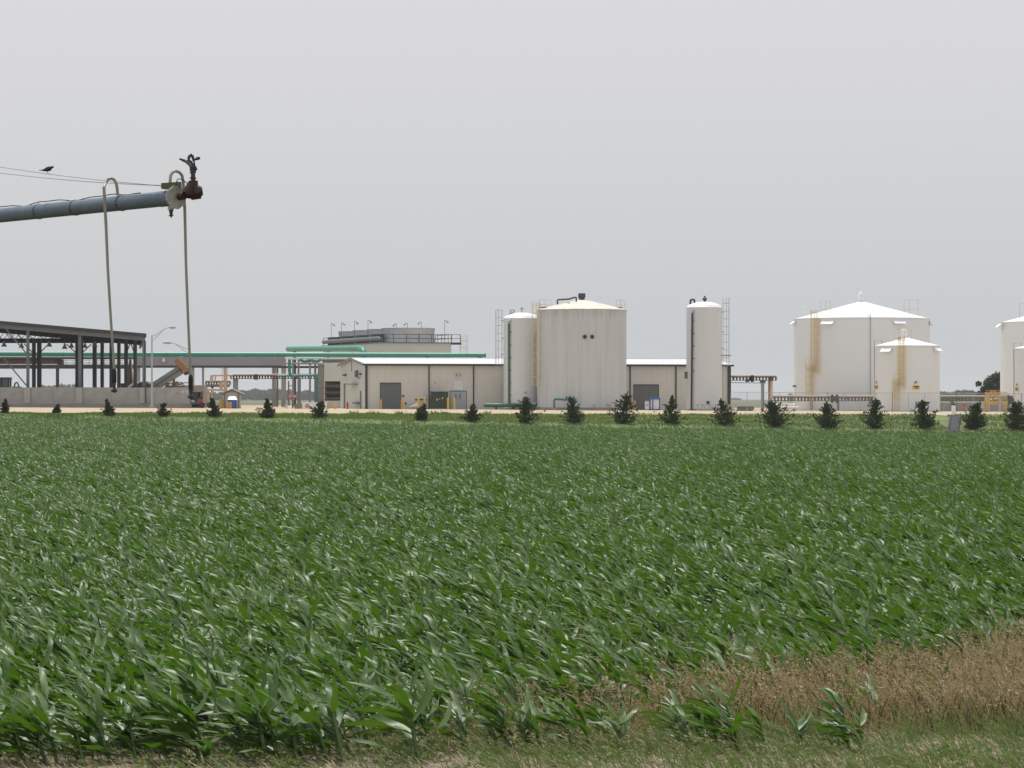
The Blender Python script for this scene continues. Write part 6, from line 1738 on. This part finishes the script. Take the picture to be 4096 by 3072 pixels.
MB().box(PX(12, 660, Yy), PX(12, 1040, Yy), Yy - .3, Yy + .3, PZ(12, 750, Yy), PZ(12, 738, Yy)).build('upper_deck', M_orange, t)
X0, X1 = PX(12, 790, Yy), PX(12, 890, Yy); za_, zb__ = PZ(12, 680, Yy), PZ(12, 575, Yy)
m = MB()
for X in (X0, X1):
    for dy in (-.4, .4): m.beam((X, Yy + dy, za_ - .4), (X, Yy + dy, zb__), .1)
for dy in (-.4, .4): m.beam((X0, Yy + dy, zb__), (X1, Yy + dy, zb__), .1); m.beam((X0, Yy + dy, za_), (X1, Yy + dy, za_), .1)
m.build('crow_nest', M_orange, t)
MB().beam(P(12, 880, 805, Yy - .9), P(12, 1020, 770, Yy - .9), .06, .12).build('loading_arm', M_signw, t)
MB().box(PX(12, 990, Yy - 1), PX(12, 1060, Yy - 1), Yy - 1.4, Yy - 1.0, PZ(12, 1150, Yy), PZ(12, 760, Yy)).build('control_post', M_lsteel, t)
hx = P(12, 1280, 825, Yy)
m = MB().tube([(hx.x, Yy - .35, hx.z), (hx.x, Yy + .35, hx.z)], .52, 18); m.build('hose_reel', M_black, t, True)
for i in range(7):
    a = i * .9; MB().beam(hx + Vector((.25 * math.cos(a), -.4, .25 * math.sin(a))), hx + Vector((.62 * math.cos(a), -.4, .62 * math.sin(a))), .12).build('reel_spoke', M_black, t)
MB().beam((hx.x, Yy, g), (hx.x, Yy, hx.z - .4), .12).build('reel_post', M_steel, t)
MB().box(PX(12, 530, Yy), PX(12, 610, Yy), Yy - .5, Yy + .5, g, PZ(12, 870, Yy)).build('pump_case', M_peach, t)
# lattice truss section lying on the gravel
Ya = 341.0
t = thing('lattice_section', 'grey steel lattice section lying on gravel before the slim tank', 'lattice', (PX(6, 1150, Ya), Ya, G(PX(6, 1150, Ya), Ya)))
x0, x1 = PX(6, 930, Ya), PX(6, 1370, Ya); g = G(x0, Ya); zt_ = PZ(6, 1326, Ya)
for dy in (-.4, .4):
    for z in (g + .06, zt_): MB().beam((x0, Ya + dy, z), (x1, Ya + dy, z), .09).build('chord', M_lsteel, t)
n_ = 12
for i in range(n_):
    a, b = lerp(x0, x1, i / n_), lerp(x0, x1, (i + 1) / n_)
    for dy in (-.4, .4):
        MB().beam((a, Ya + dy, g + .06 if i % 2 else zt_), (b, Ya + dy, zt_ if i % 2 else g + .06), .06).build('web', M_lsteel, t)
    MB().beam((a, Ya - .4, zt_), (a, Ya + .4, zt_), .05).build('tie', M_lsteel, t)
# dark pallets / rails and white pipe stock
t = thing('rail_stack', 'low dark stack of rails on the gravel beside the slim tank', 'stack', (PX(6, 1470, 342), 342, G(PX(6, 1470, 342), 342)))
g = G(PX(6, 1470, 342), 342)
rr = random.Random(4)
for i in range(4):
    for j in range(3):
        MB().box(PX(6, 1372 + rr.uniform(0, 12), 342), PX(6, 1560 + rr.uniform(-14, 6), 342), 341.2 + j * .45, 341.55 + j * .45, g + i * .13, g + i * .13 + .12).build('rail', M_dsteel if (i + j) % 3 else M_rust, t)
t = thing('pipe_stock', 'white and grey pipes stacked on blocks behind the fence', 'pipe stock', (PX(7, 200, 343), 343, G(PX(7, 200, 343), 343)))
g = G(PX(7, 200, 343), 343)
for i in range(3): MB().box(PX(7, 120 + 75 * i, 343) - .1, PX(7, 120 + 75 * i, 343) + .1, 342, 344, g - .05, g + .2).build('block', M_conc, t)
for j, y in enumerate((342.2, 342.6, 343.0, 343.4, 343.8)):
    MB().tube([(PX(7, 85 + 12 * j, 343), y, g + .38), (PX(7, 296 - 9 * j, 343), y, g + .38)], .17, 10).build('pipe', M_signw if j % 2 == 0 else M_lsteel, t, True)
for j, y in enumerate((342.4, 342.8, 343.2)):
    MB().tube([(PX(7, 110 + 20 * j, 343), y, g + .70), (PX(7, 262 + 8 * j, 343), y, g + .70)], .15, 10).build('pipe', M_signw, t, True)
for x in (150, 205): X = PX(7, x, 341.6); MB().beam((X, 341.6, g - .05), (X, 341.6, g + .8), .1).build('stand', M_steel, t)
MB().tube([(PX(7, 140, 341.6), 341.6, g + .86), (PX(7, 215, 341.6), 341.6, g + .86)], .09, 10).build('pipe', M_signw, t, True)
# concrete flume down the bank with a white marker post
Xf = PX(7, 1625, 275)
t = thing('concrete_flume', 'dark grey concrete flume running down the grass bank between cedars', 'flume', (Xf, 276, G(Xf, 270) - .05))
ys = np.linspace(268.5, 287, 12); v = []; f = []
for y in ys:
    c = lerp(PX(7, 1612, y), PX(7, 1632, y), (y - 268.5) / 18.5); w_ = .40
    z = G(c, y)
    v += [(c - w_, y, z + .10), (c + w_, y, z + .10), (c + w_, y, z - .15), (c - w_, y, z - .15)]
for i in range(len(ys) - 1):
    k = i * 4
    f += [(k, k + 1, k + 5, k + 4), (k + 1, k + 2, k + 6, k + 5), (k + 3, k, k + 4, k + 7)]
f += [(0, 3, 2, 1), tuple(range(len(v) - 4, len(v)))]
MB().add(v, f).build('slab', mat('dark_concrete', (.028, .03, .034), .9, var=.3, scale=1.5), t)
for s in (-1, 1):
    m = MB()
    for a, b in zip(ys[:-1], ys[1:]):
        ca = lerp(PX(7, 1612, a), PX(7, 1632, a), (a - 268.5) / 18.5); cb_ = lerp(PX(7, 1612, b), PX(7, 1632, b), (b - 268.5) / 18.5)
        m.beam((ca + s * .45, a, G(ca, a) + .12), (cb_ + s * .45, b, G(cb_, b) + .12), .14, .28)
    m.build('kerb', mat('dark_concrete', (.10, .105, .115), .85), t)
c = PX(7, 1636, 287.5); MB().box(c - .8, c + .75, 287.2, 287.8, G(c, 287.5) - .1, G(c, 287.5) + .22).build('headwall', M_conc, t)
c = PX(7, 1616, 300); g = G(c, 300)
t = thing('marker_post', 'white marker post with black cap above the concrete flume', 'post', (c, 300, g))
MB().lathe([(.2, -.1), (.2, .85), (.18, .88)], (c, 300, g), 12).build('post', M_signw, t, True)
MB().lathe([(.2, .885), (.2, 1.0), (.08, 1.1), (.08, 1.2)], (c, 300, g), 12).build('cap', M_black, t, True)
c = PX(7, 1708, 345); g = G(c, 345)
t = thing('red_valve', 'small red wheel valve on a pipe behind the fence', 'valve', (c, 345, g))
MB().tube([(c, 345, g), (c, 345, g + .7)], .08, 8).build('stem', M_steel, t)
MB().tube([(c, 344.9, g + .75), (c, 345.1, g + .75)], .26, 14).build('hand_wheel', M_red, t, True)
t = thing('containment_wall', 'low grey containment wall between the two white tank pairs', 'wall', (PX(7, 1690, 363), 363, G(PX(7, 1690, 363), 363)))
g = G(PX(7, 1690, 363), 363)
xs_ = np.linspace(PX(7, 1440, 363), PX(7, 2090, 363), 8)
for a, b in zip(xs_[:-1], xs_[1:]): MB().box(a + .01, b - .01, 363.0, 363.3, g - .3, PZ(7, 996, 363)).build('panel', mat('grey_block', (.26, .26, .27), .85), t)
for i in range(1, 8): MB().box(xs_[i] - .12, xs_[i] + .12, 362.9, 362.999, g - .3, PZ(7, 996, 363)).build('pilaster', M_conc, t)
# small weeds on the gravel edge
rr = np.random.default_rng(51)
for i, (x2, w_) in enumerate(((480, 28), (700, 16), (1000, 14), (1370, 26), (1490, 18), (1960, 12))):
    q = at(px(4, x2)[0] if x2 < 1500 else px(4, x2)[0], 1655, 289.0); g = G(q.x, 289)
    t = thing('weed_clump', 'low dark green weed clump on the gravel edge', 'weed', (q.x, 289, g), 'weed clumps along the gravel edge')
    C = np.stack([q.x + rr.normal(0, .28, 160), 289 + rr.normal(0, .2, 160), g + np.abs(rr.normal(0, .16, 160))], 1)
    leafy('foliage', C, .09, M_turf, t, 60 + i)

# ================================================================== centre pivot end with sprinkler drops
YE = 33.0
A = at(704, 790, YE); Bv = at(0, 862, 36.0)
PD = (Bv - A).normalized()
Lp = 13.0
Bend = A + PD * Lp
Rp = .086
pv = thing('pivot_sprinkler', 'galvanised irrigation pivot pipe with end gun above the corn', 'irrigation pivot', (Bend.x, Bend.y, G(Bend.x, Bend.y)))
MB().tube([A + PD * .02, A + PD * .30], Rp * 1.04, 24).build('end_sleeve', M_galvp, pv, True)
MB().tube([A + PD * .30, A + PD * 6.5], Rp, 24).build('main_pipe', M_galvp, pv, True)
MB().tube([A + PD * 6.5, Bend], Rp, 24).build('main_pipe', M_galvp, pv, True)
side = PD.cross(Vector((0, 0, 1))).normalized()
# eight-sided end plate
def ring(c, r_, n_, ph=0): return [c + side * (r_ * math.cos(2 * math.pi * i / n_ + ph)) + Vector((0, 0, r_ * math.sin(2 * math.pi * i / n_ + ph))) for i in range(n_)]
cpl = A - PD * .004
fl = MB().prism(ring(cpl, .132, 8, .25), PD * .016).build('end_plate', M_flange, pv)
for i in range(8):
    b = ring(cpl, .112, 8, .25 + .39)[i]; MB().tube([b - PD * .016, b + PD * .03], .009, 6).build('bolt', M_galv, fl)
# hose clips along the pipe and the cable lashed on top
topo = lambda s, o=0: A + PD * s + Vector((0, 0, Rp + .008 + o))
cab = [topo(s, min(1, (s - .7) / .5) * (.010 + .013 * math.sin(s * 5.2) + .007 * math.sin(s * 11)) - .004) - side * (.02 * math.sin(s * 3)) for s in np.linspace(.7, Lp, 90)]
MB().tube(cab, .006, 6).build('control_cable', M_black, pv)
for s in (1.12, 2.12, 2.95, 4.2, 5.6, 7.2, 9.0, 11): 
    MB().tube([A + PD * s + side * ((Rp + .004) * math.cos(a)) + Vector((0, 0, (Rp + .004) * math.sin(a))) for a in np.linspace(0, 6.283, 21)[:-1]], .0035, 4, closed=True).build('cable_tie', M_dsteel, pv)
    q = A + PD * s - side * (Rp + .005); q = A + PD * s + (-side if side.y > 0 else side) * (Rp + .006)
    MB().beam(q + PD * .02 + Vector((0, 0, -.015)), q - PD * .03 + Vector((0, 0, -.03)), .012).build('clip', M_dsteel, pv)
# end gun
def e1(x, y, Y=YE - .05): return P(1, x, y, Y)
MB().tube([A - PD * .01 + Vector((.03, 0, .01)), A - PD * .09 + Vector((.05, 0, .02))], .042, 14).build('gun_elbow', M_rust, pv, True)
vb = MB()
vb.tube([e1(1862, 560), e1(1888, 505), e1(1902, 430)], [.085, .08, .05], 14)
vb.tube([e1(1822, 545), e1(1850, 548), e1(1900, 540), e1(1955, 530), e1(1990, 525)], [.05, .06, .075, .075, .045], 14)
vb.tube([e1(1872, 470, YE - .11), e1(1935, 500, YE - .11), e1(1972, 540, YE - .08)], [.012, .018, .014], 6)
vb.tube([e1(1880, 590), e1(1975, 575)], [.03, .03], 8)
vb.build('gun_valve', M_rust, pv, True)
MB().tube([e1(1862, 437), e1(1945, 437)], .001, 4).tube([e1(1903, 452), e1(1903, 425)], .049, 14).build('valve_collar', M_rust, pv, True)
MB().tube([e1(1940, 515, YE - .16), e1(1945, 518, YE - .06)], .035, 14).build('valve_cap', M_dsteel, pv, True)
MB().tube([e1(1735, 470), e1(1738, 425), e1(1752, 405), e1(1785, 412), e1(1830, 442), e1(1862, 470)], .006, 6).build('air_hose', M_black, pv)
gun = MB().tube([e1(1900, 430), e1(1897, 340), e1(1893, 270)], [.026, .024, .022], 12)
gun.build('gun_riser', M_dsteel, pv, True)
MB().tube([e1(1897, 405), e1(1897, 392)], .036, 12).tube([e1(1893, 300), e1(1893, 286)], .034, 12).build('gun_bearing', M_dsteel, pv, True)
MB().tube([e1(1890, 300), e1(1875, 272), e1(1840, 245), e1(1812, 228)], [.024, .022, .018, .014], 10).build('gun_barrel', M_steel, pv, True)
MB().tube([e1(1815, 230), e1(1772, 212), e1(1768, 222)], [.018, .014, .010], 8).build('nozzle', M_dsteel, pv, True)
m = MB()
for a, b in (((1850, 215), (1868, 175)), ((1868, 175), (1888, 172)), ((1888, 172), (1905, 225)), ((1905, 225), (1918, 300)), ((1850, 215), (1880, 250)), ((1880, 250), (1925, 300))):
    m.beam(e1(*a), e1(*b), .016, .03)
m.build('drive_frame', M_dsteel, pv)
m = MB(); m.beam(e1(1895, 232), e1(1935, 208), .012, .02); m.tube([e1(1925, 212), e1(1945, 205), e1(1968, 200)], [.014, .02, .012], 8); m.build('counter_weight', M_dsteel, pv)
m = MB().beam(e1(1790, 222), e1(1890, 240), .012, .02); m.build('drive_arm', M_dsteel, pv)
m = MB()
for y in (345, 310, 325): m.tube([e1(1866, y), e1(1925, y - 2)], .009, 6)
m.beam(e1(1920, 350), e1(1922, 300), .014).tube([e1(1918, 285), e1(1935, 320)], .012, 6); m.build('trip_collars', M_dsteel, pv)
# cable clevis on top of the sleeve
m = MB().beam(e1(1595, 478, YE + .1), e1(1775, 465, YE + .02), .05, .065).beam(e1(1590, 470, YE + .1), e1(1640, 495, YE + .1), .02, .05); m.build('truss_clevis', M_olive, pv)
MB().beam(e1(1660, 520, YE + .08), e1(1670, 485, YE + .08), .04).build('clevis_lug', M_olive, pv)
# drain below
MB().tube([e1(1682, 660, YE + .1), e1(1680, 712, YE + .1)], .036, 14).build('drain_stub', M_galv, pv, True)
MB().tube([e1(1681, 712, YE + .1), e1(1682, 740, YE + .1), e1(1684, 786, YE + .1)], [.026, .02, .01], 10).tube([e1(1660, 768, YE + .1), e1(1705, 765, YE + .1)], .008, 6).build('drain_valve', M_dsteel, pv, True)
# truss cables
W0 = e1(1592, 474, YE + .1)
def wire(y_left, name):
    d = P(1, 0, y_left, 36.2) - W0; pts_ = []
    for i in range(30):
        u = i / 29 * 3.2; q = W0 + d * u; q.z -= .02 * math.sin(min(1, u) * math.pi) ; pts_.append(q)
    MB().tube(pts_, .0042, 5).build(name, M_lsteel, pv)
    return pts_
wa = wire(290, 'truss_cable'); wb = wire(350, 'truss_cable')
MB().tube([W0, e1(1520, 468, YE + .15)], .008, 6).build('cable_splice', M_lsteel, pv)
# supporting tower just outside the view
tb = A + PD * 9.5
gt = G(tb.x, tb.y)
m = MB()
for s in (-1, 1):
    foot = Vector((tb.x + s * side.x * 1.6, tb.y + s * side.y * 1.6, gt + .9))
    m.beam(foot, tb + side * (s * .1) - Vector((0, 0, Rp)), .12)
m.beam(Vector((tb.x - side.x * 1.9, tb.y - side.y * 1.9, gt + .85)), Vector((tb.x + side.x * 1.9, tb.y + side.y * 1.9, gt + .85)), .16)
m.build('tower_frame', M_galv, pv)
for s in (-1, 1):
    c = Vector((tb.x + s * side.x * 1.7, tb.y + s * side.y * 1.7, gt + .6)); MB().tube([c - PD * .15, c + PD * .15], .6, 20).build('wheel', M_black, pv, True)
# mast carrying the truss cables, on the tower
e_ = wa[-1]; 
qa = W0 + (P(1, 0, 290, 36.2) - W0) * 3.2
MB().beam(tb, Vector((tb.x, tb.y, qa.z - .15)), .08).build('cable_mast', M_galv, pv)
def drop(name_lab, pts_, bottom, wt):
    t = thing('sprinkler_drop', name_lab, 'sprinkler drop', pts_[0])
    neck = MB().tube(pts_, .0175, 10).build('gooseneck', M_hose, t, True)
    MB().tube([pts_[-1], lerp(pts_[-1], bottom, .33) + Vector((-.008, 0, 0)), lerp(pts_[-1], bottom, .66) + Vector((-.006, 0, 0)), bottom], [.0172, .0155, .015, .015], 10).build('hose', M_hose, t, True)
    b = bottom
    MB().lathe([(.014, .02), (.024, 0), (.026, -.03), (.026, -.12), (.02, -.15)], b, 12).build('weight', M_black, t, True)
    MB().lathe([(.020, -.151), (.014, -.2), (.036, -.22), (.036, -.235), (.008, -.25)], b, 12).build('nozzle', M_dsteel, t, True)
Yd1 = A.y + PD.y * 1.10
Yd1b = Yd1 - .02
def f1(x, y): return P(1, x, y, Yd1b)
s1 = [f1(1158, 570), f1(1152, 500), f1(1143, 450), f1(1122, 412), f1(1095, 402), f1(1066, 412), f1(1046, 445), f1(1042, 500), f1(1050, 650), f1(1062, 860)]
s1 = [q + Vector((0, -.10 * max(0, (i - 3)) / 6, 0)) for i, q in enumerate(s1)]
for i in (7, 8, 9): s1[i].y = Yd1b - .17
drop('beige sprinkler drop hose hooked over the middle of the pivot pipe', s1, P(2, 1264, 668, Yd1b - .17), 1)
Yd2 = YE + .22
def f2(x, y): return P(1, x, y, Yd2)
s2 = [f2(1676, 505), f2(1670, 430), f2(1672, 370), f2(1690, 335), f2(1718, 322), f2(1750, 332), f2(1775, 362), f2(1784, 420), f2(1790, 560), f2(1795, 690)]
s2 = [q + Vector((0, .025 * i, 0)) for i, q in enumerate(s2)]
drop('beige sprinkler drop hose beside the end plate of the pivot pipe', s2, P(3, 560, 735, Yd2 + .225), 1)

# ================================================================== bird on the upper cable
bq = P(1, 478, 347, 35.4)
# find the cable point below the bird
best = min(((q - bq).length, q) for q in [lerp(a, b, u / 20) for a, b in zip(wa[:-1], wa[1:]) for u in range(20)])[1] if False else None
cand = []
for a, b in zip(wa[:-1], wa[1:]):
    for u in range(30):
        q = lerp(a, b, u / 30); cand.append((abs((q.x / q.y) * F + CX - px(1, 478)[0]), q))
bq = min(cand, key=lambda c: c[0])[1].copy()
sc = 1 / ZR[1][2] / F * bq.y        # metres per survey pixel
bt = thing('blackbird', 'small black bird with long tail perched on the upper cable', 'bird', bq)
def bb(x, y, dy=0): return Vector((bq.x + (x - 482) * sc, bq.y + dy, bq.z + (345 - y) * sc))
body = MB().tube([bb(388, 308), bb(408, 307), bb(425, 308), bb(445, 304), bb(465, 299), bb(488, 292), bb(503, 283), bb(512, 277), bb(521, 276), bb(528, 277), bb(532, 279)],
                 [2 * sc, 4 * sc, 8 * sc, 15 * sc, 22 * sc, 25 * sc, 19 * sc, 13.5 * sc, 12 * sc, 8 * sc, 3.5 * sc], 16)
bo = body.build('body', M_bird, bt, True)
MB().tube([bb(529, 277), bb(538, 279.5)], [3.5 * sc, .4 * sc], 8).build('beak', M_black, bt)
for s in (-1, 1):
    MB().add([bb(500, 285, -s * 19 * sc), bb(480, 280, -s * 23 * sc), bb(440, 298, -s * 15 * sc), bb(412, 308, -s * 6 * sc), bb(445, 309, -s * 18 * sc), bb(485, 300, -s * 25 * sc)], [(0, 1, 2, 3, 4, 5)]).build('wing', M_bird, bt)
    MB().tube([bb(466, 318, s * 7 * sc), bb(472, 330, s * 6 * sc), bb(480, 343, s * 5 * sc)], [2.6 * sc, 1.8 * sc, 1.6 * sc], 6).tube([bb(472, 346, s * 5 * sc), bb(490, 345, s * 5 * sc)], 1.6 * sc, 5).build('leg', M_dsteel, bt)
MB().prism([bb(388, 305, -8 * sc), bb(425, 302, -8 * sc), bb(425, 311, -8 * sc), bb(388, 309, -8 * sc)], (0, 16 * sc, 0)).build('tail', M_bird, bt)
for s in (-1, 1): MB().lathe([(.3 * sc, -1.6 * sc), (1.6 * sc, 0), (.3 * sc, 1.6 * sc)], bb(523, 274, s * 10 * sc), 8).build('eye', M_glass, bt)

# ================================================================== haze
hz = MB().box(-1800, 1800, -80, 3800, -4.6, 24.0).build('haze', bpy.data.materials.new('summer_haze'))
hm = hz.data.materials[0]; hm.use_nodes = True
n = hm.node_tree.nodes; n.clear(); out = n.new('ShaderNodeOutputMaterial'); pvn = n.new('ShaderNodeVolumePrincipled')
pvn.inputs['Color'].default_value = (.86, .90, .95, 1); pvn.inputs['Density'].default_value = HAZE
pvn.inputs['Anisotropy'].default_value = .25
hm.node_tree.links.new(pvn.outputs[0], out.inputs['Volume'])
hz['kind'] = 'stuff'; hz['label'] = 'thin pale summer haze over the whole field and plant'; hz['category'] = 'haze'
